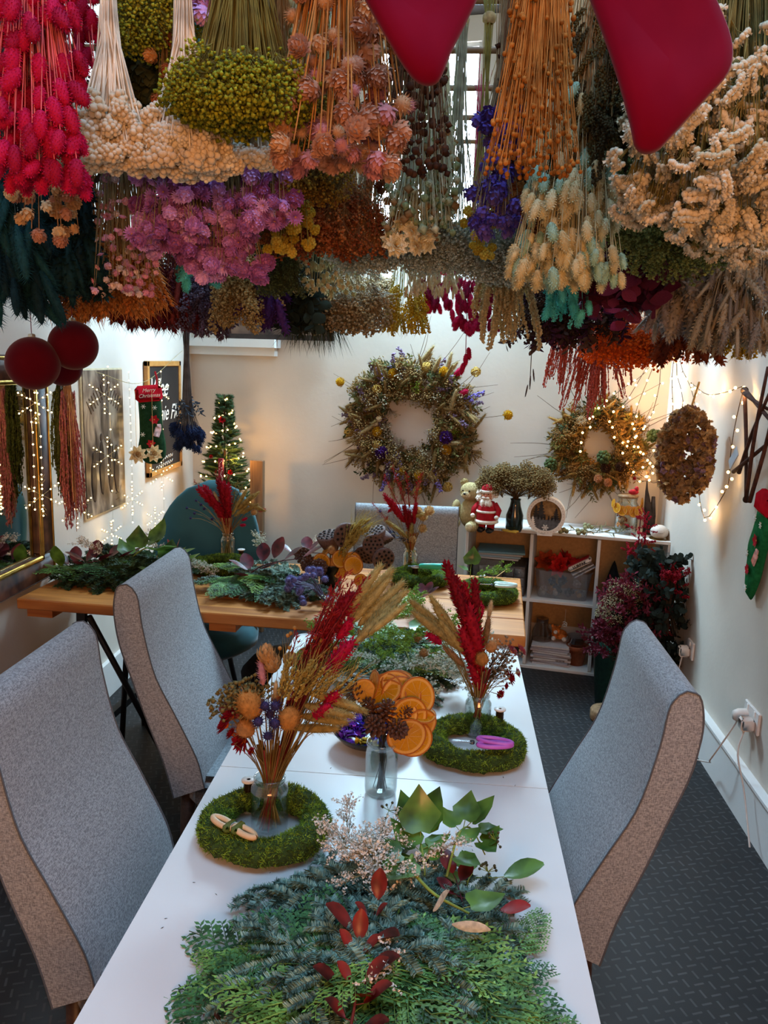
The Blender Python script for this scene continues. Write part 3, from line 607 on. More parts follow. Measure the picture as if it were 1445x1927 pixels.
# kind: (stem colour, stem radius, templates, head colours, head length, width factor, zone, bell, count per bunch)
def KK(stem, sr, tm, cols, hs, wf=1.0, zone=.2, c=2.2, n=90, part='flower_head', dome=0.0, jit=.25, leaf=None):
    return dict(stem=stem, sr=sr, tm=tm if isinstance(tm, list) else [tm], cols=cols, hs=hs, wf=wf, zone=zone, c=c, n=n, part=part, dome=dome, jit=jit, leaf=leaf)
def bunch(name, label, px, pyb, Y, wpx, L, K, parts=False, group=None, n=None, depth=.8, tilt=0.0):
    b = ony(px, pyb, Y); zb = b[2]; ztop = min(zb+L, RAILZ-.03); L = ztop-zb
    R = .5*wpx*Y/FPX*1.03; n = n or K['n']
    t = thing(name, label, 'dried flowers', (b[0], Y, ztop), (0, tilt, rng.uniform(-.3, .3)), group)
    a = rng.uniform(0, 2*PI, n); q = np.sqrt(rng.uniform(0.0, 1, n)); v = rng.uniform(0, 1, n)**1.3
    hs = K['hs']; Lh = L-hs*.85
    z = -(Lh-K['zone']*v-K['dome']*q*q)
    tt = np.abs(z)/Lh; q2 = q*tt**(K['c']*.55)
    x = R*q2*np.cos(a)*(1-.0); y = R*depth*q2*np.sin(a)
    tip = np.stack([x, y, z], 1)
    base = np.stack([rng.normal(size=n)*.007, rng.normal(size=n)*.007, rng.uniform(0, .05, n)], 1)
    f1, f2 = .45, .78; c = K['c']
    m1 = np.stack([x*f1**c, y*f1**c, z*f1], 1)+rng.normal(size=(n, 3))*.004; m2 = np.stack([x*f2**c, y*f2**c, z*f2], 1)+rng.normal(size=(n, 3))*.005
    P = np.stack([base, m1, m2, tip], 1)
    sm = stemm(K['stem']); s = MB(); s.tubes(P, K['sr']*1.1, K['sr']*.8, 3)
    ntop = min(n, 40); s.tubes(np.stack([base[:ntop], base[:ntop]*2.2+np.array([0, 0, .06])], 1), K['sr'], None, 3)
    if K['leaf']: pass
    obj('stems', s, sm, t)
    obj('twine', MB().lathe([(.010, -.014), (.017, -.008), (.018, 0), (.017, .008), (.010, .014)], 10), mat('b09a6a', .9), t)
    obj('hanging_loop', MB().tubes([[(0, 0, .01), (.004, 0, .05), (0, (min(RAILS, key=lambda r: abs(r-Y))-Y), RAILZ-ztop+.012)]], .0012, None, 4), mat('b09a6a', .9), t)
    D = (tip-m2); D /= np.linalg.norm(D, axis=1, keepdims=True); D = D+rng.normal(size=D.shape)*K['jit']+np.array([[0, -1.0 if K['part'] in ('daisy_head', 'paper_flower') else 0, 0]])
    Rm = frames(D); sc = rng.uniform(.8, 1.15, n)*hs; ti = rng.integers(0, len(K['tm']), n)
    hms = [[(petal(h) if i else (petal(h) if len(cs) == 1 else stemm(h))) for i, h in enumerate(cs)] for cs in K['cols']]
    ci = rng.integers(0, len(hms), n)
    if parts:
        me = {}; order = np.argsort(y); near = order[:min(n, 96)]; far = order[min(n, 96):]
        for i in near:
            k = (ti[i], ci[i])
            if k not in me: mb = MB(); mb.one(K['tm'][k[0]], (0, 0, 0), None, (K['wf'], K['wf'], 1)); me[k] = mb.mesh(K['part'], hms[k[1]])
            o = bpy.data.objects.new(K['part'], me[k]); COL.objects.link(o); o.parent = t
            o.matrix_local = Matrix.Translation([float(w) for w in tip[i]]) @ Matrix(Rm[i].tolist()).to_4x4() @ Matrix.Scale(float(sc[i]), 4)
    sel = np.ones(n, bool)
    if parts: sel[near] = False
    if sel.any():
        hb = MB(); mats_ = []
        for j in range(len(hms)):
            off = len(mats_); mats_ += hms[j]
            for k in range(len(K['tm'])):
                w = (ci == j) & (ti == k) & sel
                if w.any(): hb.stamp(K['tm'][k], tip[w], Rm[w], np.stack([sc[w]*K['wf'], sc[w]*K['wf'], sc[w]], 1), off)
        obj(K['part'] if not parts else K['part']+'s', hb, mats_, t, kind='stuff')
    return t
# --- colours and habits
k_pink = KK('d9656a', .0013, [SPK], [['b80f3f'], ['c4124a'], ['a30c38']], .040, 1.2, .44, 1.7, 190, 'seed_head')
k_cream = KK('e2d3b8', .0022, [PUFF, PUFFS], [['e8d6b6'], ['e2cfae'], ['ecdfc8']], .028, 1.1, .085, 7.0, 200, dome=0.0, jit=.6)
k_olive = KK('6b5f22', .0013, [UMB, TINY], [['6b5f22', '9a9a26'], ['6b5f22', '83851c']], .07, 1.0, .06, 2.6, 120)
k_globe = KK('b5793a', .0016, [GLOBE, PGLOBE], [['c79272'], ['cf9f74'], ['c08080'], ['b9856a']], .036, 1.0, .42, 1.4, 170, 'globe_flower', jit=.7)
k_flax = KK('b06f2a', .0008, [BALL], [['b4702a'], ['a3611f']], .0043, 1, .26, 2.0, 260, 'seed_balls', jit=.2)
k_statice = KK('6c6330', .0014, [COMB], [['6c6330', 'd4c8aa'], ['6c6330', 'c6b692'], ['7a6a36', 'dccfb2']], .046, .95, .25, 1.5, 300, 'flower_comb', dome=.06, jit=.5)
k_teal = KK('1d3436', .0012, [FLUFL], [['0f383e'], ['0b2a30'], ['164449']], .11, 1.6, .25, 1.8, 70, 'plume')
k_dteal = KK('152a2a', .0012, [FLUFL, SPKL], [['0c2526'], ['10302f']], .12, 1.5, .3, 1.6, 80, 'plume')
k_beige = KK('8a6a45', .0012, [PGLOBE, BUD], [['c9a070'], ['bb8468'], ['d8bf94']], .026, 1.0, .3, 1.4, 46, 'globe_flower', jit=.8)
k_gom = KK('8a7a52', .0009, [BUD, DAISY], [['d8a6b4', 'e3c770'], ['e6cfc6', 'e3c770'], ['c98aa6', 'd9b96a']], .017, 1.0, .36, 1.5, 170, jit=.9)
k_lilac = KK('8d7a4f', .0010, [DAISY, PGLOBE], [['c487c4', 'd9a72c'], ['b06fae', 'd9a72c'], ['dcaae0', 'd9a72c'], ['a4609c', 'c98f2a']], .032, 1.1, .20, 1.6, 170, 'daisy_head', jit=.8)
k_dwheat = KK('7a5a33', .0012, [WHEATD], [['4c4222'], ['3d3219'], ['5c4e28']], .065, 1.4, .26, 1.4, 150, 'wheat_ear')
k_stemsb = KK('7d9a88', .0014, [WHEATD], [['6d8a74'], ['5c7a68']], .06, 1.0, .15, 1.5, 80, 'wheat_ear')
k_phal = KK('b3ab84', .0011, [SPKH], [['cfc08f'], ['c4b88a'], ['d6cfa4'], ['9fc4ae']], .040, 1.15, .34, 1.5, 340, 'seed_head', jit=.15)
k_purp = KK('8a7a5a', .0010, [LARK, BUD], [['5a4a8a', '3b33b0'], ['4a3a8a', '4a35a4'], ['5d4a9c', '6a4fb8']], .032, 1.1, .26, 1.6, 110, 'flower_spike', jit=.6)
k_bobble = KK('5a3d24', .0008, [BALL, OCT], [['53331f'], ['402616']], .0075, 1.1, .42, 1.2, 230, 'seed_balls')
k_seedg = KK('c7c7a4', .0009, [OCT, BUD], [['b8bc90'], ['9aa470'], ['d2cca4'], ['a07a4c']], .014, 1.0, .36, 1.4, 260, 'seed_heads')
k_gram = KK('6f7a45', .0010, [SPRAYF, TINY], [['6f7a45', '7f8d50'], ['66703c', '93a062'], ['5a6433', '6a7a44']], .075, 1.3, .16, 1.7, 150, 'green_sprays', dome=.04)
k_dgram = KK('4a4f2c', .0010, [SPRAYF, TINY], [['3f4426', '4c5530'], ['3a4024', '58623a']], .07, 1.2, .18, 1.7, 120, 'green_sprays')
k_orange = KK('a06a34', .0011, [WHEAT], [['c67c38'], ['b96a2a'], ['d08a48']], .11, 1.2, .16, 1.5, 90, 'wheat_ear')
k_rust = KK('9a6a3a', .0009, [TINY, SPRAY], [['8a5a2a', 'a2582a'], ['8a5a2a', 'b26a34'], ['7a4a24', '8c4520']], .08, 1.2, .14, 1.7, 110, 'seed_spray')
k_must = KK('8a6a2c', .0011, [UMB], [['7a5a20', '9a7420'], ['6a4f1c', '8a6418']], .06, 1.1, .20, 1.4, 60, 'flower_cluster', jit=.5)
k_lichen = KK('9fa08a', .0010, [SPRAYF, UMB], [['98a08a', 'c2c8b8'], ['8a9480', 'a9b2a4']], .065, 1.3, .10, 1.8, 110, 'pale_sprays')
k_paper = KK('b7a06a', .0015, [PAPER], [['eed9ae', 'd9a860'], ['f2e4c6', 'd9a860']], .055, 1.0, .07, 1.6, 26, 'paper_flower', jit=.9)
k_billy = KK('8a8240', .0012, [PUFF], [['c8a834'], ['b8952a'], ['d4b848']], .026, 1.0, .12, 1.6, 40, 'button_flower', jit=.8)
k_yell = KK('8f8434', .0010, [WHEAT, SPRAY], [['a08420', 'c8a020'], ['a88c24', 'b8901a']], .075, 1.3, .12, 1.7, 70, 'yellow_plumes')
k_orh = KK('7a5a34', .0010, [BUD, PGLOBE], [['a85a2c'], ['8f4423'], ['c98a4a'], ['6f3a20']], .024, 1.0, .22, 1.5, 90, 'globe_flower', jit=.8)
k_turq = KK('4fb0aa', .0011, [SPKH, SPRAY], [['46b5b0', '3aa8a4'], ['5ac4bb', '5ac4bb']], .05, 1.1, .2, 1.5, 60, 'turquoise_heads')
k_burg = KK('4a1a24', .0012, [SPRIGR], [['3f1620', '5a1a30'], ['3f1620', '6e2540'], ['3a141c', '47142a']], .13, 1.3, .18, 1.5, 46, 'leafy_sprig', jit=.4)
k_deuc = KK('20241c', .0012, [SPRIGR], [['1c201a', '1f2a24'], ['1c201a', '2a352e']], .12, 1.3, .16, 1.6, 30, 'leafy_sprig', jit=.4)
k_grey = KK('8f8474', .0010, [FLUFL, SPKL], [['8a8078'], ['7a7270'], ['988d7c']], .12, 1.1, .2, 1.5, 110, 'plume')
k_greyc = KK('8f8468', .0011, [SPKL, FLUFL], [['9a8f76'], ['847c70'], ['a89c82']], .085, 1.0, .24, 1.5, 220, 'seed_head')
k_maroon = KK('5a1f1f', .0009, [WHEAT, FLUFL], [['6a1a1c'], ['551318'], ['7a2422'], ['8a3428']], .13, 1.2, .12, 1.6, 100, 'maroon_ears')
k_pgrey = KK('5a4a55', .0009, [SPRAYF, WHEATD], [['4a3a48', '5d4660'], ['54465a', '7a7086']], .12, 1.2, .14, 1.6, 80, 'flower_sprays')
k_tan = KK('9a7e4e', .0010, [SPRAYF], [['8a6f42', 'a58a58'], ['8a6f42', 'b89a62']], .14, 1.2, .14, 1.6, 60, 'tan_sprays')
k_purpg = KK('3a2450', .0010, [SPKL], [['3c1f5a'], ['4c2a6e']], .12, 1.0, .14, 1.6, 40, 'purple_spikes')
k_twig = KK('2c2f20', .0008, [HAIR], [['2a2f20'], ['3a3a26']], .12, .035, .10, 1.8, 340, 'fine_twigs', jit=.3)
k_nig = KK('93916a', .0009, [POD, BUD], [['b3a77a'], ['c2ad80'], ['9a9468']], .022, .9, .16, 1.5, 98, 'seed_pod', jit=.3)
k_gyp = KK('8a7350', .0007, [UMB, TINY], [['7d6845', '9a8260'], ['7d6845', 'b09a72']], .09, 1.2, .12, 1.8, 80, 'gypsophila_sprays')
k_bunny = KK('a89468', .0009, [FLUF], [['bda883'], ['cbb795']], .040, 1.1, .10, 1.6, 80, 'bunny_tails')
k_mag = KK('8a2040', .0009, [SPK], [['9c0f3c'], ['7e0c34'], ['b81848']], .05, .9, .18, 1.6, 70, 'seed_heads')
k_camar = KK('b8a674', .0010, [TASSEL], [['a8946a', 'c2ae80']], .24, 1.0, .12, 1.8, 14, 'amaranth_tassels', jit=.1)
k_dark = KK('3a281c', .0010, [SPRIG, SPRAYF], [['2c1d16', '3a241c'], ['2c1d16', '4a2f20'], ['271a18', '452038']], .11, 1.3, .18, 1.6, 80, 'dark_sprays')
k_coral = KK('a84a3a', .0010, [TASSEL], [['b04a3c', 'c25a48']], .34, .45, .06, 2.4, 12, 'amaranth_tassels', jit=.05)
k_oran = KK('c85a14', .0007, [UMB, TINY], [['d65a10', 'ff6a12'], ['d65a10', 'f0600e']], .10, 1.3, .12, 1.8, 80, 'orange_sprays')
k_feath = KK('6a3018', .0010, [SPKL, FLUFL], [['7a3414'], ['5c2410'], ['96451a']], .12, 1.3, .14, 1.6, 70, 'rust_plumes')
k_brn = KK('7a5f3c', .0010, [BUD, SPRAY], [['8a6a44', '9a7850'], ['6a4a30', '7a5a3a'], ['a88e62', 'b39a70']], .03, 1.1, .2, 1.5, 110, 'seed_heads', jit=.5)
k_wstat = KK('4a5030', .0010, [SPRIG, BUD], [['3f452a', '5a6644'], ['3f452a', 'b9b59a']], .06, 1.1, .25, 1.5, 90, 'leafy_sprig')
k_ygreen = KK('7a7a2c', .0009, [TINY, UMB], [['6a6a28', 'b0b036'], ['6a6a28', '8f9428']], .06, 1.2, .2, 1.5, 80, 'yellow_green_sprays')
B = bunch; N_ = 'dried_flower_bunch'
# front row
B(N_, 'magenta seed-head bunch on salmon stems hanging front left, biggest pink bunch', 80, 362, 1.30, 190, .85, k_pink, True)
B(N_, 'small magenta seed-head bunch high beside the cream broom-stemmed bunches', 160, 190, 1.55, 80, .6, k_pink, True, n=40)
B(N_, 'cream puff-headed bunch on bleached stems, leftmost of the cream ones', 215, 320, 1.50, 155, .8, k_cream, True, 'cream puff-headed bunches')
B(N_, 'cream puff-headed bunch on bleached stems, middle of the cream ones', 350, 332, 1.50, 180, .8, k_cream, True, 'cream puff-headed bunches')
B(N_, 'cream puff-headed bunch under the olive stems, rightmost of the cream ones', 468, 326, 1.62, 110, .8, k_cream, True, 'cream puff-headed bunches', n=80)
B(N_, 'olive-stemmed bunch ending in a mass of tiny yellow-green flowers', 455, 240, 1.42, 175, .75, k_olive, n=330)
B(N_, 'rust and pink globe-flower bunch with tan stems left of the velvet stocking', 640, 335, 1.45, 250, .8, k_globe, True)
B(N_, 'orange flax bunch with tiny round seed balls between the two stockings', 1000, 330, 1.40, 165, .85, k_flax, n=420)
B(N_, 'large cream statice bunch on olive stems hanging front right', 1325, 470, 1.42, 340, .85, k_statice, True)
B(N_, 'cream statice bunch tucked behind the large one at the right edge', 1400, 300, 1.7, 200, .6, k_statice, True, n=90)
# second row
B(N_, 'dark teal plume bunch hanging at the left edge above the velvet balls', 30, 610, 1.7, 110, .8, k_teal)
B(N_, 'blackish teal plume bunch beside the cream bunches, left', 120, 560, 1.9, 110, .8, k_dteal)
B(N_, 'loose beige and pink strawflower bunch below the big magenta one', 90, 470, 1.55, 140, .7, k_beige, True)
B(N_, 'small pink and white flower bunch between orange wheat and lilac daisies', 235, 560, 1.9, 130, .8, k_gom, n=150)
B(N_, 'lilac daisy bunch, leftmost of three', 320, 490, 1.85, 150, .7, k_lilac, True, 'lilac daisy bunches')
B(N_, 'lilac daisy bunch, middle and lowest of three', 420, 535, 1.95, 165, .75, k_lilac, True, 'lilac daisy bunches')
B(N_, 'lilac daisy bunch, rightmost of three', 495, 445, 1.85, 120, .7, k_lilac, True, 'lilac daisy bunches', n=80)
B(N_, 'dark brown-green wheat bunch behind the right velvet stocking', 1135, 350, 1.7, 200, .75, k_dwheat, True)
B(N_, 'pale blue-green stemmed bunch left of the right stocking', 1065, 330, 1.9, 120, .7, k_stemsb)
B(N_, 'cream and mint canary-grass bunch right of the window slit', 1060, 545, 1.72, 205, .82, k_phal, True)
B(N_, 'violet-blue larkspur bunch right of the window slit', 930, 445, 1.9, 105, .5, k_purp, True)
B(N_, 'brown bobble-seed bunch hanging under the left velvet stocking', 780, 330, 1.75, 130, .7, k_bobble)
B(N_, 'brown bobble-seed bunch hanging beside the bright window slit', 958, 300, 1.9, 80, .7, k_bobble, n=110)
B(N_, 'fuzzy green amaranth bunch, left of the green pair', 1190, 480, 1.95, 140, .75, k_gram, group='fuzzy green bunches')
B(N_, 'fuzzy green amaranth bunch, right and lower of the green pair', 1275, 525, 2.05, 200, .75, k_gram, group='fuzzy green bunches')
B(N_, 'dark leafy bunch with white buds between the cream bunches', 275, 230, 1.75, 110, .6, k_wstat)
B(N_, 'yellow-green flowering bunch high between the cream bunches', 300, 110, 1.6, 110, .5, k_ygreen)
B(N_, 'lilac tuft high above the middle cream bunch', 378, 50, 1.6, 70, .4, k_lilac, True, n=30)
B(N_, 'thin orange-stemmed bunch hanging before the dark leafy one', 325, 215, 1.6, 60, .6, k_orh, True, n=26)
# third row
B(N_, 'orange wheat bunch, left of two', 165, 598, 2.15, 110, .8, k_orange, group='orange wheat bunches')
B(N_, 'orange wheat bunch, right of two', 245, 592, 2.2, 100, .8, k_orange, group='orange wheat bunches')
B(N_, 'rust seed-spray bunch right of the lilac daisies', 565, 480, 2.3, 120, .7, k_rust, group='rust seed bunches')
B(N_, 'rust seed-spray bunch with pale stems, centre left', 645, 482, 2.35, 130, .75, k_rust, group='rust seed bunches')
B(N_, 'mustard yarrow bunch behind the globe flowers', 590, 385, 1.9, 120, .6, k_must)
B(N_, 'pale green seed bunch glowing left of the window slit', 790, 455, 2.3, 150, .8, k_seedg, group='pale green seed bunches')
B(N_, 'pale green seed bunch just below the window slit', 818, 445, 2.5, 80, .8, k_seedg, group='pale green seed bunches')
B(N_, 'silver lichen-like bunch left of the paper flowers', 700, 515, 2.6, 120, .7, k_lichen, group='silver lichen-like bunches')
B(N_, 'silver lichen-like bunch right of the paper flowers', 850, 515, 2.55, 130, .7, k_lichen, group='silver lichen-like bunches')
B(N_, 'silver lichen-like bunch beside the cream canary grass', 945, 530, 2.5, 90, .7, k_lichen, group='silver lichen-like bunches')
B(N_, 'cream paper-flower bunch lit below the window slit', 768, 500, 2.3, 80, .6, k_paper, True)
B(N_, 'small yellow button-flower bunch right of the lilac daisies', 545, 488, 2.15, 100, .6, k_billy, True)
B(N_, 'small yellow button-flower bunch under the violet larkspur', 898, 490, 2.3, 60, .6, k_billy, True, n=22)
B(N_, 'orange and white strawflower bunch below the pale seed bunch', 735, 455, 2.5, 150, .7, k_orh, n=110)
B(N_, 'brown strawflower bunch behind the orange flax', 965, 420, 2.2, 130, .7, k_orh, n=90)
B(N_, 'turquoise bunch peeking under the lilac daisies', 372, 548, 2.2, 75, .7, k_turq)
B(N_, 'turquoise canary-grass bunch below the cream one, right', 1065, 612, 2.4, 80, .8, k_turq)
B(N_, 'burgundy leaf bunch right of the cream canary grass', 1165, 590, 2.45, 130, .75, k_burg, True)
B(N_, 'grey plume bunch below the fuzzy green pair', 1290, 645, 2.5, 140, .8, k_grey)
B(N_, 'grey-cream long-eared bunch at the right edge', 1385, 660, 2.35, 150, .85, k_greyc, True)
B(N_, 'beige statice bunch low at the right edge', 1360, 520, 1.9, 190, .7, k_statice, n=120)
B(N_, 'grey-cream long-eared bunch behind the fuzzy green pair', 1330, 620, 2.9, 130, .8, k_greyc)
# fourth row
B(N_, 'maroon grass bunch on the left below the orange wheat', 215, 600, 3.0, 110, .75, k_maroon, group='maroon grass bunches')
B(N_, 'maroon grass bunch, second from the left', 275, 620, 3.1, 90, .75, k_maroon, group='maroon grass bunches')
B(N_, 'maroon grass bunch, third from the left', 330, 615, 3.1, 90, .75, k_maroon, group='maroon grass bunches')
B(N_, 'purple-grey bunch above the hanging blue thistles', 385, 632, 3.1, 90, .75, k_pgrey)
B(N_, 'tan tasselled bunch hanging over the dark picture', 455, 620, 3.0, 80, .75, k_tan)
B(N_, 'purple spiked bunch beside the tan tassels', 503, 615, 3.0, 50, .75, k_purpg)
B(N_, 'dark mossy bunch under the yellow button flowers', 525, 555, 2.7, 90, .7, k_dgram)
B(N_, 'black-green eucalyptus bunch, centre left', 560, 625, 3.1, 90, .75, k_deuc, True)
B(N_, 'fine dark twig bunch hanging lowest over the bare wall', 592, 668, 3.2, 110, .8, k_twig)
B(N_, 'pale seed-pod bunch in the centre left', 605, 555, 2.75, 150, .7, k_nig, True)
B(N_, 'brown gypsophila bunch right of the fine twigs', 655, 625, 3.2, 130, .75, k_gyp)
B(N_, 'yellow plume bunch hanging over the large wreath', 762, 625, 3.3, 80, .75, k_yell)
B(N_, 'cream bunny-tail bunch below the paper flowers', 815, 560, 2.9, 100, .7, k_bunny)
B(N_, 'crimson seed-head bunch, left of two near the centre', 815, 590, 3.4, 100, .75, k_mag, group='crimson seed-head bunches')
B(N_, 'crimson seed-head bunch, right of two near the centre', 885, 630, 3.3, 80, .8, k_mag, group='crimson seed-head bunches')
B(N_, 'cream amaranth bunch with long tassels left of the cream canary grass', 945, 640, 2.7, 80, .8, k_camar)
B(N_, 'dark brown bunch left of the turquoise heads', 1025, 650, 3.2, 100, .8, k_dark, group='dark brown bunches')
B(N_, 'dark brown bunch right of the turquoise heads', 1105, 645, 3.2, 120, .8, k_dark, group='dark brown bunches')
B(N_, 'coral amaranth bunch, short one on the left', 1068, 715, 3.6, 30, .85, k_coral, group='coral amaranth bunches', n=7)
B(N_, 'coral amaranth bunch, longest, reaching the small wreath', 1112, 765, 3.6, 55, .9, k_coral, group='coral amaranth bunches', n=14)
B(N_, 'coral amaranth bunch, right one beside the orange sprays', 1150, 700, 3.6, 45, .85, k_coral, group='coral amaranth bunches', n=10)
B(N_, 'bright orange spray bunch lit by fairy lights', 1195, 690, 3.3, 150, .8, k_oran)
B(N_, 'rust plume bunch beside the fairy light cluster', 1290, 680, 3.0, 90, .8, k_feath)
B(N_, 'yellow plume bunch low at the right', 1388, 672, 3.0, 50, .8, k_yell)
B(N_, 'grey plume bunch left of the fairy light cluster', 1240, 590, 2.9, 70, .75, k_grey)
# further back, glimpsed between the others
fill = [(k_brn, 'brown seed-head bunch at the back'), (k_dgram, 'dark green bunch at the back'), (k_gyp, 'pale brown gypsophila bunch at the back'), (k_rust, 'rust spray bunch at the back'), (k_dark, 'dark brown bunch at the back'), (k_tan, 'tan spray bunch at the back'), (k_seedg, 'pale seed bunch at the back')]
fi = 0
places = {0: 'over the left end of the plank table', 1: 'over the teal chair', 2: 'above the large wreath', 3: 'above the grey chair', 4: 'above the cube shelf', 5: 'over the right-hand corner', 6: 'near the window slit'}
for (y, xs, pb) in ((2.75, (40, 130, 200), 560), (3.5, (330, 420, 500, 585, 950, 1030, 1250), 560), (3.9, (460, 540, 640, 990, 1070, 1150, 1230), 590), (4.3, (520, 600, 690, 960, 1120), 600), (2.3, (420, 520, 1010, 1150, 1230, 1300, 1400), 420), (2.7, (600, 960, 1010, 1100, 1180), 470), (1.95, (30, 100, 330, 420, 520, 580, 1080, 1250, 1380), 330)):
    for x in xs:
        k, lb = fill[(fi*3+1) % len(fill)]; fi += 1
        pl = 'leftmost part' if x < 250 else 'left part' if x < 550 else 'centre' if x < 850 else 'right part' if x < 1150 else 'far right'
        row = {2.75: 'third', 3.5: 'sixth', 3.9: 'seventh', 4.3: 'last', 2.3: 'fourth', 2.7: 'fifth', 1.95: 'second'}[y]
        if y in (1.95,) and x in (100, 700): k = k_dark
        B(N_, '%s, %s, between fuller bunches' % (lb, pl), x, pb+rng.uniform(-25, 15), y+.03, 95*2.6/y+20, .72, k, group='%s, %s' % (lb, pl), n=70)
# ================================================================== LEFT WALL
M_mirror = mat('e8ecec', .03, .01, metal=1.0, spec=.5)
M_frame = mat('2e1d15', .4, .4, 14, h2='5a3c28'); M_gold = mat('9a7636', .3, .3, 30, metal=.9)
def wl(px, py, off=.0): return onx(px, py, WLX+off)
# --- framed mirror (stands just off the left wall)
y1 = float(wl(98, 900, .05)[1]); y0 = y1-1.25; z0 = float(wl(101, 1085, .05)[2]); z1 = z0+.90
mi = thing('wall_mirror', 'large dark-framed mirror with a gilt inner edge on the left wall', 'mirror', (WLX+.001, (y0+y1)/2, (z0+z1)/2))
W_, H_ = y1-y0, z1-z0
_m = MB(); fw = .105
for (cy, cz, dy, dz) in ((0, H_/2-fw/2, W_, fw), (0, -H_/2+fw/2, W_, fw), (-W_/2+fw/2, 0, fw, H_-2*fw), (W_/2-fw/2, 0, fw, H_-2*fw)): _m.rbox((.024, cy, cz), (.045, dy, dz), .012)
obj('frame', _m, M_frame, mi)
_m = MB(); fw2 = .018; w2, h2 = W_-2*fw+.03, H_-2*fw+.03
for (cy, cz, dy, dz) in ((0, h2/2-fw2/2, w2, fw2), (0, -h2/2+fw2/2, w2, fw2), (-w2/2+fw2/2, 0, fw2, h2), (w2/2-fw2/2, 0, fw2, h2)): _m.rbox((.045, cy, cz), (.012, dy, dz), .003)
for (cy, cz, dy, dz) in ((0, H_/2-.01, W_-.01, .01), (W_/2-.01, 0, .01, H_-.01)): _m.rbox((.049, cy, cz), (.006, dy, dz), .002)
obj('gilt_edge', _m, M_gold, mi)
obj('mirror_glass', MB().box((.022, 0, 0), (.004, W_-2*fw+.02, H_-2*fw+.02)), M_mirror, mi, smooth=False)
# --- photographic poster
def photomat():
    m = bpy.data.materials.new('m_poster_print'); m.use_nodes = True; N = m.node_tree.nodes; Lk = m.node_tree.links; b = N['Principled BSDF']; b.inputs['Roughness'].default_value = .35
    tc = N.new('ShaderNodeTexCoord'); mp = N.new('ShaderNodeMapping'); mp.inputs['Scale'].default_value = (6, 9, 3.0); Lk.new(tc.outputs['Object'], mp.inputs[0])
    n = N.new('ShaderNodeTexNoise'); n.inputs['Scale'].default_value = 1.6; n.inputs['Detail'].default_value = 5; n.inputs['Distortion'].default_value = .6; Lk.new(mp.outputs[0], n.inputs['Vector'])
    r = N.new('ShaderNodeValToRGB'); e = r.color_ramp.elements; e[0].position = .38; e[0].color = (.02, .014, .011, 1); e[1].position = .66; e[1].color = (.34, .27, .20, 1); x = e.new(.5); x.color = (.11, .08, .06, 1)
    Lk.new(n.outputs['Fac'], r.inputs[0]); Lk.new(r.outputs[0], b.inputs['Base Color']); return m
a = wl(160, 820, .02); b_ = wl(236, 820, .02); py0, py1 = float(a[1]), float(b_[1]); pz0, pz1 = .93, 1.62
po = thing('poster', 'sepia photographic poster on the left wall behind fairy lights', 'poster', (WLX+.002, (py0+py1)/2, (pz0+pz1)/2))
obj('mount', MB().box((.004, 0, 0), (.008, py1-py0, pz1-pz0)), mat('d8c8a4', .6, .1), po, smooth=False)
obj('print', MB().box((.0105, 0, 0), (.005, py1-py0-.016, pz1-pz0-.016)), photomat(), po, smooth=False)
_m = MB()
for s_ in (-1, 1):
    for k in range(7): _m.box((.0142, s_*(.02+.025*k), .24-.012*k), (.002, .075, .004), R=Rx(s_*.9))
for k in range(6): _m.box((.0142, .12, -.30+.03*k), (.002, .04, .003))
obj('drawn_lines', _m, mat('4a3626', .6, .2), po, smooth=False)
_m = MB()
for (y, z, s_) in ((-.14, -.17, .15), (-.05, -.12, .19), (.05, -.14, .17), (.12, -.16, .15)): _m.one(BALL8, (.0142, y, z+s_*.75), None, (.0012, .016, .02)); _m.one(BALL8, (.0142, y, z), None, (.0012, .032, s_*.7))
obj('printed_figures', _m, mat('1c1512', .5, .4, 20, h2='3a2c22'), po)
# --- chalkboard
a = wl(281, 780, .03); b_ = wl(343, 780, .03); cy0, cy1 = float(a[1]), float(b_[1]); cz0, cz1 = 1.02, 1.655
cb_ = thing('chalkboard', 'chalkboard in a light wood frame with white script on the left wall', 'chalkboard', (WLX+.002, (cy0+cy1)/2, (cz0+cz1)/2))
_m = MB(); fw = .03; Wc, Hc = cy1-cy0, cz1-cz0
for (cy, cz, dy, dz) in ((0, Hc/2-fw/2, Wc, fw), (0, -Hc/2+fw/2, Wc, fw), (-Wc/2+fw/2, 0, fw, Hc), (Wc/2-fw/2, 0, fw, Hc)): _m.rbox((.013, cy, cz), (.024, dy, dz), .003)
obj('frame', _m, woodmat('m_light_frame', 'a06a30', 'c08a4a'), cb_, smooth=False)
obj('board', MB().box((.010, 0, 0), (.014, Wc-fw, Hc-fw)), mat('241d19', .75, .25, 5), cb_, smooth=False)
chalk = mat('e8dfd0', .9, .1)
Rtx = np.array([[0, 0, 1.], [-1, 0, 0], [0, -1, 0]]) ; Rtx = np.array([[0, 0, 1.], [1., 0, 0], [0, 1., 0]])   # text x -> +y, text y -> +z, facing +x
for (s_, y, z, sz) in (('Wee', -.10, .165, .15), ('Annie Flo', .0, .02, .125), ('flowers', .02, -.22, .05), ('dried & fresh', -.03, -.27, .04)):
    if s_ in ('flowers', 'dried & fresh'): continue
    obj('lettering', text_mesh('lettering', s_, sz, chalk, .0004, .45), None, cb_, (.0176, y, z), Rtx)
_m = MB()
for k in range(2):
    yy = np.linspace(-.16, .12, 40); _m.tubes([[(.0178, y+.004*math.sin(y*300), -.235-.035*k+.05*y+.009*math.sin(y*170+k)) for y in yy]], .0016, None, 4)
obj('small_script', _m, chalk, cb_)
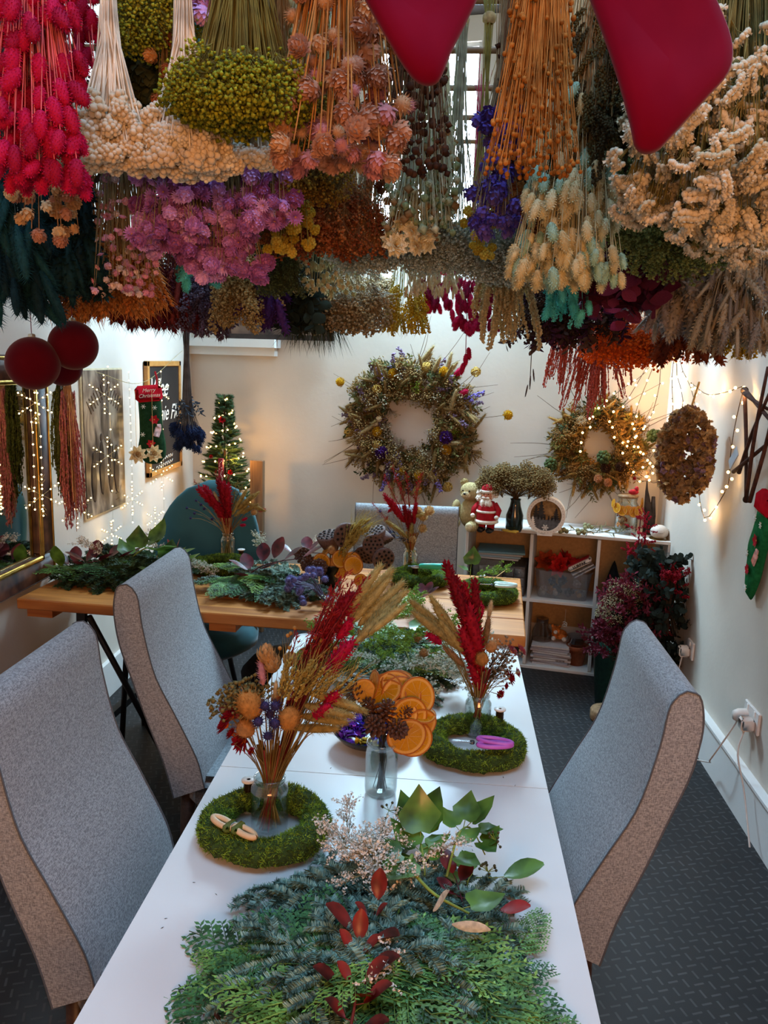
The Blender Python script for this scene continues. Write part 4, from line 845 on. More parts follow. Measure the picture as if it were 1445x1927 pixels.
# ================================================================== WREATHS
def greenpt(n, R, r, flat=.5):
    a = rng.uniform(0, 2*PI, n); b = rng.uniform(0, 2*PI, n); q = r*np.sqrt(rng.uniform(0, 1, n))
    rad = R+q*np.cos(b); return np.stack([rad*np.cos(a), rad*np.sin(a), r*.2+flat*q*np.sin(b)], 1), a
def wreath_frame(R, r):
    mb = MB()
    for k in range(5):
        a = np.linspace(0, 2*PI, 48); ph = k*1.26; mb.tubes([np.stack([(R+r*.35*np.cos(a*3+ph))*np.cos(a), (R+r*.35*np.cos(a*3+ph))*np.sin(a), .012+r*.3*np.sin(a*3+ph)+0*a], 1)], .0035, None, 5)
    return mb
def onwall_rot(ang=0.0):
    """local z points out of the back wall, local y up"""
    return np.stack([BU, np.array([0, 0, 1.]), np.cross(BU, np.array([0, 0, 1.]))], 1)
RBW = onwall_rot()
if RBW[1, 2] > 0: RBW[:, 2] *= -1
def big_wreath(px, py, R, r, label, spec, seed, name='wreath', bits=(), nbase=260, long_=True, off=.03):
    c = onback(px, py, off); t = thing(name, label, 'wreath', c, RBW)
    obj('twig_ring', wreath_frame(R, r), mat('5a3d22', .8, .3), t)
    for (pn, tm, cols, n, sz, wf, outw) in spec:
        n = int(n*1.6)
        P, a = greenpt(n, R, r); tang = np.stack([-np.sin(a), np.cos(a), 0*a], 1); radv = np.stack([np.cos(a), np.sin(a), 0*a], 1)
        D = tang*rng.choice([-1, 1], n)[:, None]*rng.uniform(.2, 1, n)[:, None]+radv*(outw+rng.uniform(-.25, .5, n))[:, None]+np.array([0, 0, .35])+rng.normal(size=(n, 3))*.15
        mb = MB(); mats_ = [(stemm(h) if i == 0 and len(cols) > 1 else petal(h)) for i, h in enumerate(cols)]
        n_ = n
        mb.stamp(tm, P-D*sz*.15, frames(D), np.stack([np.full(n, sz*wf), np.full(n, sz*wf), rng.uniform(.7, 1.2, n)*sz], 1)); obj(pn, mb, mats_, t, kind='stuff')
    for (pn, tm, cols, sz, lst) in bits:
        me = None
        for (ang, rad, z, el) in lst:
            if rad > R+.07: ar = math.radians(ang); obj('flower_stalk', MB().tubes([bez([(R*math.cos(ar+.15), R*math.sin(ar+.15), .04), ((R+rad)/2*math.cos(ar), (R+rad)/2*math.sin(ar), z), (rad*math.cos(ar), rad*math.sin(ar), z)], 6)], .0022, .0014, 4), mat('6a4c2a', .8, .3), t)
            if me is None: mb = MB(); mb.one(tm, (0, 0, 0)); me = mb.mesh(pn, [petal(h) for h in cols])
            aa = math.radians(ang); D = np.array([math.cos(aa)*el, math.sin(aa)*el, 1.0-.6*el]); o = bpy.data.objects.new(pn, me); COL.objects.link(o); o.parent = t
            o.matrix_local = Matrix.Translation((rad*math.cos(aa), rad*math.sin(aa), z)) @ Matrix(frames([D])[0].tolist()).to_4x4() @ Matrix.Scale(sz, 4)
    if long_:
        for k in range(44):
            aa = rng.uniform(0, 2*PI); b0 = np.array([R*math.cos(aa), R*math.sin(aa), .03]); d = np.array([math.cos(aa+rng.normal()*.5), math.sin(aa+rng.normal()*.5), rng.uniform(0, .25)]); L = rng.uniform(.16, .34)
            obj('twig', MB().tubes([bez([b0, b0+d*L*.5+rng.normal(size=3)*.014, b0+d*L+rng.normal(size=3)*.03], 7)], .0022, .0009, 4), mat('5f4428', .8, .3), t)
    return t
def t_wicker():
    mb = MB()
    for k in range(9):
        a = np.linspace(0, 2*PI, 17); Rr = frames(rdir(1))[0]; P = np.stack([np.cos(a), np.sin(a), 0*a], 1)*.5@Rr.T+np.array([0, 0, .5]); mb.tubes([P], .05, None, 4)
    return asT(mb)
WICK = t_wicker()
big_wreath(775, 797, .262, .125, 'largest wreath, dried grasses with yellow and purple flowers, above the far grey chair',
  [('grasses', FLUFL, ['8a6f42'], 120, .13, 1.2, .5), ('olive_leaves', SPRIG, ['5a4f28', '5f5a30'], 90, .10, 1.1, .2), ('brown_seed_sprays', UMB, ['6b5230', '9a7c4c'], 90, .085, 1.2, .4), ('mauve_sprays', SPRAY, ['6a5a50', '8a7490'], 26, .12, 1.2, .6), ('pale_gypsophila', TINY, ['8a7a5c', 'c9bda0'], 60, .08, 1.2, -.3), ('dark_sprigs', SPRIG, ['33301c', '3a3f22'], 50, .09, 1.2, .1), ('beige_plumes', FLUFL, ['ab9468'], 40, .15, 1.4, .9)], 1,
  bits=[('button_flower', PGLOBE, ['c89a22'], .056, [(110, .30, .05, .3), (152, .46, .05, .9), (58, .35, .05, .5), (8, .55, .05, .9), (195, .19, .06, .2), (330, .26, .07, .3), (285, .29, .07, .3), (262, .27, .05, .3)]),
        ('wicker_ball', WICK, ['c09a4a'], .055, [(75, .33, .05, .5), (190, .36, .05, .5), (40, .47, .05, .8), (215, .22, .07, .2), (280, .38, .05, .4), (305, .42, .05, .4), (135, .27, .06, .3)]),
        ('purple_flower', PGLOBE, ['4a2468'], .075, [(228, .22, .07, .2), (345, .23, .07, .2)]), ('crimson_seed_head', SPK, ['b01440'], .08, [(48, .38, .06, .9), (32, .33, .06, .9)]),
        ('lavender_spike', SPRAY, ['6a5a50', '7a68a8'], .15, [(250, .29, .06, .95), (300, .30, .06, .95), (25, .35, .06, .95)]), ('cream_flower', BUD, ['e6d6b4'], .035, [(180, .20, .07, .1), (172, .18, .07, .1), (240, .3, .06, .3), (335, .2, .06, .1)]),
        ('moss_tuft', UMB, ['5a7a1c', '7a8a20'], .07, [(355, .26, .05, .2), (80, .22, .05, .1)])])
big_wreath(1125, 838, .165, .085, 'smaller dried wreath with pine cones above the cube shelf, draped with fairy lights',
  [('grasses', FLUFL, ['8a6a34'], 90, .11, 1.2, .4), ('olive_leaves', SPRIG, ['5a4f28', '6a6430'], 80, .08, 1.1, .3), ('brown_seed_sprays', UMB, ['6b4c28', '9a7440'], 80, .07, 1.2, .4), ('dark_sprigs', SPRIG, ['2c3018', '3f4a2c'], 40, .08, 1.2, .5), ('amber_plumes', FLUFL, ['b58a4a'], 30, .12, 1.3, .8)], 2,
  bits=[('pine_cone', PGLOBE, ['4a2f20'], .055, [(295, .12, .09, .1), (322, .16, .09, .1)]), ('peach_flower', PGLOBE, ['c9926a'], .045, [(275, .17, .08, .2), (290, .2, .08, .2)]), ('green_moss', PUFF, ['44502a'], .075, [(305, .06, .08, .1), (100, .19, .05, .3), (205, .26, .05, .3), (15, .28, .05, .4)]), ('white_flower', DAISY, ['d9c9a8', 'c9a050'], .06, [(125, .17, .07, .2)])])
t = big_wreath(1293, 855, .0001, .0001, 'oval wreath of brown hydrangea petals hanging in the right-hand corner by the shelf', [], 3, long_=False, off=.05); t.location = [float(x) for x in onx(1293, 855, WRX-.135)]; t.rotation_euler = Matrix((Rz(-.30)@RBW).tolist()).to_euler()
_a = rng.uniform(0, 2*PI, 1200); q = np.sqrt(rng.uniform(.02, 1.1, 1200)); P = np.stack([.115*q*np.cos(_a), .20*q*np.sin(_a), rng.uniform(.0, .07, 1200)*(1.2-np.abs(q-.8))], 1)
for k, (h, lo, hi) in enumerate((('a5835a', 0, 560), ('8d735c', 560, 840), ('c0a070', 840, 1080), ('94788a', 1080, 1200))): 
    mb = MB(); mb.stamp(DAISY if False else t_daisy(5, 2, .15, .5, .4), P[lo:hi], frames(rdir(hi-lo, (0, 0, .8))), rng.uniform(.024, .038, hi-lo)); obj('petals', mb, [petal(h), petal(h)], t, kind='stuff')
obj('hanging_ribbon', MB().tubes([[(.0, .2, .02), (.02, .32, 0)]], .005, None, 4), mat('a8824a', .7), t)
# ================================================================== LIT TREE, SIGN, STOCKINGS, BAUBLES
BULB = emit('ffc46a', 20.0, 'm_warm_bulb'); BULBY = emit('ffd68a', 14.0, 'm_pale_bulb'); WIRE = mat('4a3820', .6, .2); SILV = mat('c9c2a8', .35, .1, metal=.6)
tp = bw(.345, 0, .24); tp = np.array([tp[0], tp[1], .722]); hT = float(onback(418, 742, .24)[2])-.722
tr = thing('christmas_tree', 'small lit christmas tree with red ornaments behind the teal chair', 'christmas tree', tp)
n = 420; hh = rng.uniform(.08, .98, n); rad = (.165*(1-hh)+.02)*rng.uniform(.7, 1.05, n); a = rng.uniform(0, 2*PI, n)
P = np.stack([rad*.3*np.cos(a), rad*.3*np.sin(a), hh*hT], 1); D = np.stack([np.cos(a), np.sin(a), rng.uniform(-.1, .5, n)], 1)
mb = MB(); mb.stamp(t_fluff(.5, 60, .3, .03, .6), P, frames(D), np.stack([np.full(n, .05), np.full(n, .05), np.maximum(.05, rad*1.0)], 1)); obj('branches', mb, [mat('28401f', .8, .4, 60)], tr, kind='stuff')
obj('trunk', MB().tubes([[(0, 0, 0), (0, 0, hT)]], .012, .004, 8), mat('3a2718', .9), tr)
for (x, z, y, s_) in ((-.0, .80, -.045, .028), (-.09, .22, -.13, .032), (.06, .38, -.09, .02), (-.06, .5, -.08, .016)): obj('red_ornament', MB().one(t_daisy(7, 3, .2, .9, .5), (x, y, z*hT), frames([(0, -1, .2)])[0], (s_,)*3), [petal('b01020'), petal('b01020')], tr)
fl = thing('fairy_light_string', 'warm fairy lights wound round the small christmas tree', 'fairy lights', tp, None, None)
th = np.linspace(0, 16*PI, 130); hz = np.linspace(.03, .98, 130); rr = (.19*(1-hz)+.02); W3 = np.stack([rr*np.cos(th), rr*np.sin(th), hz*hT], 1)
obj('wire', MB().tubes([W3], .0012, None, 4), WIRE, fl)
bm = MB().one(BALL8, (0, 0, 0), None, .0052).mesh('bulb', [BULB])
for i in range(0, 130, 1):
    if i % 3 == 2: continue
    obj('bulb', bm, None, fl, W3[i]*np.array([1.06, 1.06, 1]))
point('tree_glow', tp+np.array([.09, -.12, hT*.5]), (1, .5, .12), 2.6, .012); point('tree_glow', tp+np.array([-.05, -.14, hT*.25]), (1, .5, .12), 1.2, .012)
# red numeral sign
sg = onback(416, 883, .46); sgn = thing('numeral_sign', 'small red numeral one sign with white dots in front of the small tree', 'sign', sg, (0, 0, BANG))
m_ = text_mesh('numeral', '1', .15, mat('8c1426', .6, .2), .010, 0, 'CENTER', .006); obj('numeral', m_, None, sgn, (0, 0, 0), Rx(PI/2))
for k in range(13): obj('dot', MB().one(BALL8, (rng.uniform(-.006, .014), -.0125, -.045+.0078*k), None, .0022), mat('f4ead8', .5, .05), sgn)
obj('pick', MB().tubes([[(.006, 0, -.05), (.006, 0, -.14-(sg[2]-.15-.722)*.0)]], .0025, None, 5), SILV, sgn)
# stockings
def stocking(loc, rot, label, scale, cuff, body, text, seed, toe=1):
    t = thing('christmas_stocking', label, 'stocking', loc, rot)
    out = bez([(-.055, .0), (-.060, -.10), (-.07, -.20), (-.085*1, -.27), (-.06, -.335), (.0, -.35), (.045, -.315), (.055, -.25), (.05, -.17), (.055, -.09), (.058, 0)], 40)
    if toe < 0: out = bez([(-.055, 0), (-.07, -.08), (-.095, -.16), (-.08, -.22), (-.07, -.30), (-.045, -.355), (-.01, -.35), (.025, -.28), (.04, -.19), (.055, -.09), (.058, 0)], 40)
    V = []; n = len(out); c = out.mean(0)
    for (k, y) in ((.0, -.026), (.55, -.024), (.85, -.018), (1, -.0), (.85, .006), (0, .007)):
        for p in out: V.append((c[0]+(p[0]-c[0])*max(k, .02), y, c[1]+(p[1]-c[1])*max(k, .02)))
    F = [(r*n+i, r*n+(i+1) % n, (r+1)*n+(i+1) % n, (r+1)*n+i) for r in range(5) for i in range(n)]
    obj('body', MB().add(V, F), mat(body, .95, .25, 60, 0, .4, bscale=220, spec=.05), t)
    obj('cuff', MB().rbox((0, -.008, .012), (.135, .05, .085), .018), mat(cuff, .95, .15, 40, 0, .3, bscale=200, spec=.05), t)
    obj('loop', MB().tubes([[(.045, 0, .05), (.05, 0, .09), (.045, .004, .12)]], .005, None, 6), mat(cuff, .9), t)
    if text: 
        for s_, z in (('Merry', .03), ('Christmas', .003)): obj('lettering', text_mesh('lettering', s_, .026, mat('f2e8dc', .8, .05), .0006, .35), None, t, (0, -.035, z), Rx(PI/2))
    Rf = frames([(0, -1, 0)], 0)[0]
    for (x, z, h, s_) in ((-.02, -.24, 'b31527', .045), (.01, -.12, 'b31527', .05)): obj('appliqued_poinsettia', MB().one(t_daisy(6, 2, .15, .6, .1), (x, -.027, z), Rf, (s_*.8, s_*.8, s_*.5)), [mat(h, .9), mat('e0b040', .8)], t)
    obj('appliqued_reindeer', MB().rbox((.018, -.027, -.185), (.032, .006, .05), .003, R=Ry(.4)).rbox((.03, -.028, -.155), (.022, .006, .02), .003), mat('d8a8a0', .9), t)
    for (x, z) in ((-.035, -.05), (-.02, -.31), (.02, -.06), (-.055, -.19)):
        mb = MB()
        for k in range(3): mb.box((x, -.028, z), (.024, .002, .0025), R=Ry(k*PI/3))
        obj('knitted_snowflake', mb, mat('e6ece6', .9, .05), t, smooth=False)
    t.scale = (scale,)*3; return t
p = wl(280, 745, .12); stocking((p[0], p[1], p[2]), (0, -.10, .42), 'green christmas stocking with red lettered cuff on the left wall beside the chalkboard', 1.0, 'a8121f', '1c3a24', True, 1)
p = onx(1447, 955, WRX-.02); stocking(p, (0, .12, -PI/2), 'green christmas stocking at the right edge, below the twig star', 1.05, 'b01525', '1d6a3c', False, 2, toe=-1)
# velvet balls
M_velv = mat('4a0410', .9, .06, 30, sheen=.15, spec=.05)
def string_up(mb, p, ztop=RAILZ-.012, r=.0009): mb.tubes([[tuple(p), (p[0], p[1], ztop)]], r, None, 4)
for (px, py, r_, Y, lb) in ((62, 684, 46, 1.92, 'front left velvet ball of three, maroon, hanging left of the mirror top'), (138, 650, 43, 1.98, 'upper right velvet ball of three, maroon, highest'), (118, 690, 34, 2.16, 'rear velvet ball of three, maroon, half hidden behind the other two')):
    c = ony(px, py, Y); R_ = r_*np.linalg.norm(c-CC)/FPX*.97; t = thing('velvet_ball', lb, 'ornament', c)
    obj('ball', MB().one(BIG, (0, 0, 0), None, R_), M_velv, t); mb = MB(); ry = min(RAILS, key=lambda q: abs(q-Y)); mb.tubes([[(0, 0, R_*.98), (0, ry-Y, RAILZ-.012-c[2])]], .001, None, 4); obj('ribbon', mb, mat('6a1020', .8), t)
    obj('cap', MB().lathe([(.001, R_+.008), (.008, R_+.006), (.009, R_-.004)], 12), SILV, t)
# velvet stockings (feet hang into view from above)
M_vs = mat('640020', .85, .10, 14, sheen=.15, spec=.05)
def hang_cloth(pts, Y, label, ext):
    """outline in pixels at depth Y, continued upwards; thick soft felt"""
    W = np.array([ony(px, py, Y) for px, py in pts]); c = W.mean(0); t = thing('velvet_stocking', label, 'stocking', (c[0], Y, c[2]))
    P = bez([(w[0]-c[0], w[2]-c[2]) for w in W], 44); cc = P.mean(0); n = len(P); V = []
    for (k, y) in ((.0004, -.015), (.5, -.015), (.8, -.013), (.95, -.008), (1, 0), (.95, .008), (.8, .013), (.02, .014)):
        for p in P: q = cc+(p-cc)*k; V.append((q[0], y+.012*math.sin(q[0]*22)*(1-.2*k)+.006*math.sin(q[1]*30+q[0]*12), q[1]))
    F = [(r*n+i, r*n+(i+1) % n, (r+1)*n+(i+1) % n, (r+1)*n+i) for r in range(7) for i in range(n)]
    obj('foot', MB().add(V, F), M_vs, t)
    if 0: obj('seam', MB().tubes([[(q[0], 0, q[1]) for q in P]+[(P[0][0], 0, P[0][1])]], .0016, None, 4), mat('5a0a20', .8), t)
    obj('ribbon', MB().tubes([[(0, 0, P[:, 1].max()-.01), (0, RAILS[0]-Y, RAILZ-c[2]-.012)]], .003, None, 5), M_vs, t); return t
hang_cloth([(655, -60), (690, 12), (735, 92), (765, 138), (785, 158), (808, 163), (828, 150), (850, 95), (880, 30), (905, -40), (880, -110), (780, -130), (690, -110)], 1.06, 'crimson velvet stocking toe hanging from above, centre', 0)
hang_cloth([(1085, -60), (1110, 10), (1145, 120), (1180, 235), (1192, 278), (1210, 291), (1235, 286), (1260, 262), (1330, 185), (1375, 135), (1388, 95), (1382, 50), (1355, -10), (1300, -110), (1180, -130)], 1.02, 'crimson velvet stocking toe hanging from above, right, the larger one', 0)
# navy felt ball
c = ony(1441, 52, 1.35); t = thing('felt_ball', 'navy woolly ball cut by the top right edge', 'ornament', c); obj('ball', MB().one(t_fluff(1.6, 300, .12, .02, .0), (0, 0, -.022), None, (.028, .028, .045)).one(SPH, (0, 0, 0), None, .02), mat('10203a', .95), t)
mb = MB(); mb.tubes([[(0, 0, .02), (0, 0, RAILZ-c[2]-.012)]], .001, None, 4); obj('thread', mb, mat('b09a6a', .9), t); t.location.y = 1.25+.0
# hanging garlands by the left wall
def garland(name, label, px, pyt, pyb, off, w, cols, stem, tm=None, n=16, ls=1.0):
    p = wl(px, pyb, off); q = wl(px, pyt, off); t = thing(name, label, 'dried flowers', (p[0], p[1], q[2])); L = q[2]-p[2]
    nst = 40; a = rng.uniform(0, 2*PI, nst); rr_ = rng.uniform(0, 1, nst)**.5*w/2; s = MB(); s.tubes(np.stack([np.stack([rng.normal(size=nst)*.006, rng.normal(size=nst)*.006, rng.uniform(0, .04, nst)], 1), np.stack([rr_*.7*np.cos(a), rr_*.7*np.sin(a), np.full(nst, -L*.25)], 1), np.stack([rr_*np.cos(a), rr_*np.sin(a), -L*rng.uniform(.4, .9, nst)], 1)], 1), .0014, None, 3)
    obj('stems', s, stemm(stem), t); hb = MB(); P = np.stack([rng.normal(size=n)*w*.16, rng.normal(size=n)*w*.16, -L*rng.uniform(.08, .38, n)], 1)
    hb.stamp(TASSEL, P, frames(np.array([[0, 0, -1.]])+rng.normal(size=(n, 3))*.03), np.stack([np.full(n, w*2.0), np.full(n, w*2.0), rng.uniform(.5, .62, n)*L*ls], 1)); obj('seed_tassels', hb, [stemm(cols[0]), petal(cols[1])], t, kind='stuff')
    obj('hanging_loop', MB().tubes([[(0, 0, .02), (0, 0, RAILZ-q[2]-.012)]], .0012, None, 4), mat('b09a6a', .9), t)
    ry = min(RAILS, key=lambda r: abs(r-t.location.y)); t.location.y = ry+.0; return t
garland('hanging_amaranth', 'long moss-green amaranth bunch hanging beside the mirror frame', 113, 690, 985, .13, .075, ('3a3a14', '4f5420'), '3c3a18', ls=1.05)
garland('hanging_amaranth', 'long pink amaranth bunch hanging left of the poster', 152, 680, 1035, .16, .07, ('c08a6a', 'b86a6a'), 'c9966a', ls=1.05)
c = ony(350, 600, 3.5); t = thing('hanging_thistle_bunch', 'blue thistle bunch with long grey stems hanging low before the chalkboard', 'dried flowers', (c[0], 3.5, c[2])); zb = ony(350, 865, 3.5)[2]; L = c[2]-zb
n = 84; a = rng.uniform(0, 2*PI, n); q = np.sqrt(rng.uniform(0, 1, n))*.062; tip = np.stack([q*np.cos(a), q*np.sin(a), -L+.07+rng.uniform(0, .1, n)**1.0], 1); base = rng.normal(size=(n, 3))*.008
s = MB(); s.tubes(np.stack([base, tip*np.array([.22, .22, .45]), tip*np.array([.35, .35, .8]), tip], 1), .0016, .0011, 3); obj('stems', s, stemm('5a5a58'), t); me = MB().one(t_spike(.5, 40, .1, .26), (0, 0, 0)).mesh('thistle_head', [petal('1a2b50')])
for i in range(n): o = obj('thistle_head', me, None, t, tip[i], frames([tip[i]-tip[i]*np.array([.35, .35, .8])+np.array([0, 0, -.03])])[0]); o.scale = (.036,)*3
mb = MB(); mb.stamp(SPRIG, tip[:12]*np.array([.8, .8, .72]), frames(rdir(12, (0, 0, -1))), .09); obj('leaves', mb, [stemm('3a3f3a'), petal('3a4450')], t, kind='stuff')
obj('hanging_loop', MB().tubes([[(0, 0, .0), (0, 0, RAILZ-c[2]-.012)]], .0012, None, 4), mat('b09a6a', .9), t)
# cream paper roses hanging on threads
for (px, py, lb) in ((257, 855, 'cream paper rose hanging by threads, left of the pair in front of the stocking'), (288, 853, 'cream paper rose hanging by threads, right of the pair in front of the stocking')):
    c = wl(px, py, .20); t = thing('paper_rose', lb, 'ornament', c); obj('petals', MB().one(t_daisy(8, 4, .2, .5, .32), (0, 0, 0), frames([(.8, -1, .1)])[0], (.085,)*3), [petal('e6d2a8'), petal('d9a84a')], t)
    zz = float(wl(px, 735, .20)[2])-c[2]; obj('thread', MB().tubes([[(0, 0, 0), (0, 0, zz)]], .0009, None, 4), mat('d8b070', .8), t)
# washing-line string with the stocking
a = wl(180, 700, .03); b_ = wl(268, 720, .03); c = wl(343, 660, .03); o = obj('hanging_string', MB().tubes([bez([a, b_, c], 14)], .0014, None, 4), mat('a8986a', .9)); tag(o, 'thin string strung along the left wall, carrying the stocking', 'string')
# ================================================================== FAIRY LIGHTS, LEFT
def lights(label, pts, nb, bulbs=BULBY, r=.0034, wire=SILV, wr=.0007, twig=0.0, group=None, drop=False, seed=0):
    P = bez(pts, max(12, nb)); t = thing('fairy_light_string', label, 'fairy lights', P[0], None, group)
    obj('wire', MB().tubes([P-P[0]], wr, None, 4), wire, t); bm = MB().one(BALL8, (0, 0, 0), None, r).mesh('bulb', [bulbs]); u = np.linspace(0, len(P)-1, nb)
    tw = MB(); anyt = False
    for i in u:
        q = P[int(round(i))]-P[0]; d = rng.normal(size=3)*twig; d[1] = -abs(d[1]) if twig else d[1]
        if twig: d = d/np.linalg.norm(d)*twig; tw.tubes([[q, q+d]], wr, None, 4); anyt = True
        obj('bulb', bm, None, t, q+d+(rng.normal(size=3)*.001))
    if anyt: obj('bulb_stalks', tw, wire, t, kind='stuff')
    return t
curt = [(130, 640, 960, .09, 20, 'first from the mirror'), (205, 690, 1010, .10, 17, 'over the middle of the poster'), (243, 700, 985, .04, 26, 'along the right edge of the poster'), (303, 700, 990, .09, 16, 'down the front of the chalkboard'), (57, 730, 960, .09, 16, 'hanging in front of the mirror glass'), (72, 740, 960, .12, 14, 'hanging over the mirror frame')]
for (px, pa, pb, off, nb, w) in curt:
    a = wl(px, pa, off); b_ = wl(px+4, pb, off); m_ = (a+b_)/2+np.array([.004, .006, 0]); a[1] = b_[1] = m_[1]
    lights('curtain fairy light strand %s' % w, [a, m_, b_], int(nb*.75), group='curtain fairy lights')
def snowflake(px, py, off, R, label, yaw=.5):
    c = wl(px, py, off); t = thing('snowflake_light', label, 'snowflake light', c, Rz(yaw+PI/2)@Rx(0), 'snowflake lights')
    bm = MB().one(BALL8, (0, 0, 0), None, .0030).mesh('bulb', [BULBY])
    for k in range(6):
        a = k*PI/3+PI/2; d = np.array([math.cos(a), 0, math.sin(a)]); mb = MB(); mb.tubes([[(0, 0, 0), d*R]], .0009, None, 4)
        for f in (.55, .8):
            for s_ in (-.7, .7): e = np.array([math.cos(a+s_), 0, math.sin(a+s_)]); mb.tubes([[d*R*f, d*R*f+e*R*.26]], .0007, None, 4)
        obj('arm', mb, mat('c8b88a', .3, .05, trans=.3), t)
        for f in (.5, .78, 1.0): obj('bulb', bm, None, t, d*R*f)
    obj('bulb', bm, None, t, (0, 0, 0)); 
    return t
for (px, py, off, R, lb) in ((66, 758, .11, .075, 'lit snowflake high over the mirror frame'), (80, 932, .11, .08, 'lit snowflake low over the mirror frame'), (196, 742, .09, .085, 'lit snowflake over the top of the poster'), (203, 858, .09, .085, 'lit snowflake over the lower half of the poster'), (300, 738, .08, .07, 'lit snowflake at the top of the chalkboard'), (304, 893, .09, .085, 'lit snowflake over the bottom of the chalkboard'), (145, 958, .09, .08, 'lit snowflake low beside the pink amaranth'), (249, 940, .04, .07, 'lit snowflake below the poster corner'), (292, 975, .05, .06, 'lit snowflake low near the teal chair'), (210, 1005, .05, .06, 'lit snowflake lowest, just above the greenery')):
    snowflake(px, py, off, R, lb, -.55)
    c = wl(px, py, off); 
for (px, py) in ((60, 800), (200, 800), (245, 900), (300, 800), (215, 980)): point('curtain_glow', wl(px, py, .10), (1, .66, .26), .17, .008)
# ================================================================== FAIRY LIGHTS, RIGHT
def bp(px, py, o=.08):
    q = onback(px, py, o)
    return q if q[0] < WRX-.06 else onx(px, py, WRX-.06)
rs = [([(1262, 600), (1240, 650), (1215, 700), (1160, 740), (1105, 790), (1090, 850)], 16, 'in the corner, leftmost, reaching the smaller wreath'),
      ([(1265, 600), (1225, 700), (1195, 780), (1195, 830), (1230, 890)], 15, 'in the corner, second from the left'),
      ([(1270, 605), (1245, 640), (1200, 720), (1165, 770), (1130, 770), (1110, 800)], 13, 'looping back over the smaller wreath top'),
      ([(1272, 600), (1246, 660), (1240, 730), (1222, 790), (1200, 812), (1170, 860), (1215, 900)], 17, 'curving to the right side of the smaller wreath'),
      ([(1280, 600), (1265, 700), (1266, 770), (1262, 790)], 12, 'hanging straight in the middle of the corner cluster'),
      ([(1285, 605), (1272, 690), (1285, 750), (1275, 790), (1240, 840), (1210, 880)], 13, 'crossing left below the corner cluster'),
      ([(1290, 605), (1280, 680), (1300, 730), (1310, 780), (1305, 810)], 13, 'passing behind the oval wreath'),
      ([(1150, 790), (1165, 830), (1200, 850), (1245, 900), (1205, 905)], 12, 'lying on the right of the smaller wreath')]
for (pp, nb, w) in rs: lights('brown-wired fairy light strand %s' % w, [bp(x, y, .10+.01*i) for i, (x, y) in enumerate(pp)], nb, BULB, .0062, WIRE, .0018, .014, 'corner fairy lights')
def rp(px, py, o=.04): return onx(px, py, WRX-o)
lights('brown-wired fairy lights looping along the right wall to the twig star', [bp(1300, 720, .1), rp(1330, 742, .05), rp(1365, 738, .05), rp(1395, 728, .04)], 10, BULB, .0062, WIRE, .0018, .012, 'right wall fairy lights')
lights('brown-wired fairy light strand hanging from the twig star down the right wall', [rp(1398, 735), rp(1385, 790), rp(1375, 850), rp(1372, 900), rp(1362, 930), rp(1330, 975), rp(1318, 950), rp(1312, 890)], 17, BULB, .0062, WIRE, .0018, .012, 'right wall fairy lights')
for (px, py, o, e) in ((1245, 650, .26, 1.1), (1200, 790, .20, 1.3), (1120, 770, .14, .7), (1215, 890, .16, .6)): point('corner_glow', bp(px, py, o), (1, .5, .16), e*1.3, .008)
for (px, py, e) in ((1340, 730, .35), (1322, 960, .35), (1395, 740, .3)): point('wall_glow', rp(px, py, .05), (1, .6, .26), e, .008)
# twig star, tag
c = rp(1440, 845, .04); st = thing('twig_star', 'brown twig star hanging on the right wall', 'star', c); tips = []
SP = [(1402, 735), (1437, 700), (1480, 800), (1440, 1000), (1408, 940)]
q = [rp(1401, 733)-c, rp(1402, 940)-c, rp(1475, 700)-c, rp(1380, 885)-c, rp(1500, 830)-c]
L_ = [((1401, 733), (1403, 943)), ((1401, 733), (1500, 850)), ((1403, 943), (1445, 690)), ((1380, 888), (1500, 790)), ((1410, 945), (1470, 700)), ((1400, 740), (1445, 770)), ((1390, 890), (1448, 740))]
for (a, b_) in L_: 
    A = rp(*a, .03+rng.uniform(0, .02))-c; Bq = rp(*b_, .03+rng.uniform(0, .02))-c; obj('twig', MB().tubes([bez([A, (A+Bq)/2+rng.normal(size=3)*.004, Bq], 8)], .0085, .006, 7, cap=True), mat('4a2a1c', .8, .4, 40, 0, .4), st)
obj('binding', MB().one(BALL8, rp(1401, 735, .03)-c, None, .016).one(BALL8, rp(1404, 940, .03)-c, None, .014), mat('3a2a1c', .9), st)
c = rp(1380, 862, .05); t = thing('paper_tag', 'grey paper tag tied to the twig star', 'tag', c, Rx(.0)); obj('card', MB().rbox((0, 0, 0), (.004, .10, .045), .0015, R=Rx(-.75)), mat('b5bac0', .8, .05), t, smooth=False); obj('string', MB().tubes([[(0, .03, .03), (-.004, .06, .08)]], .001, None, 4), mat('6a4a2c', .9), t)
# sockets and leads
def socket(px, py, label, plugs, w=.146):
    c = rp(px, py, .0); t = thing('wall_socket', label, 'socket', c); obj('face_plate', MB().rbox((-.006, 0, 0), (.011, w, .086), .003), mat('ded8d2', .35, .03), t, smooth=False)
    for y in ([-.036, .036] if w > .1 else [0]): obj('switch', MB().rbox((-.0125, y, .028), (.004, .012, .02), .001), mat('f0ece8', .3, .02), t, smooth=False)
    return c, t
def plug(c, label, y, z, lead, shape='box', col='d8cfc6'):
    t = thing('plug', label, 'plug', c+np.array([-.012, y, z])); 
    if shape == 'box': obj('body', MB().rbox((-.026, 0, 0), (.05, .046, .05), .008), mat(col, .4, .03), t)
    else: obj('body', MB().lathe([(.001, .05), (.018, .048), (.026, .03), (.028, .0)], 18, R=Ry(-PI/2)), mat(col, .4, .03), t)
    obj('lead', MB().tubes([bez(lead, 18)], .0034, None, 6), mat('ccc4bc', .5, .05), t); return t
c, _t = socket(1418, 1350, 'white double wall socket low on the right wall', 2)
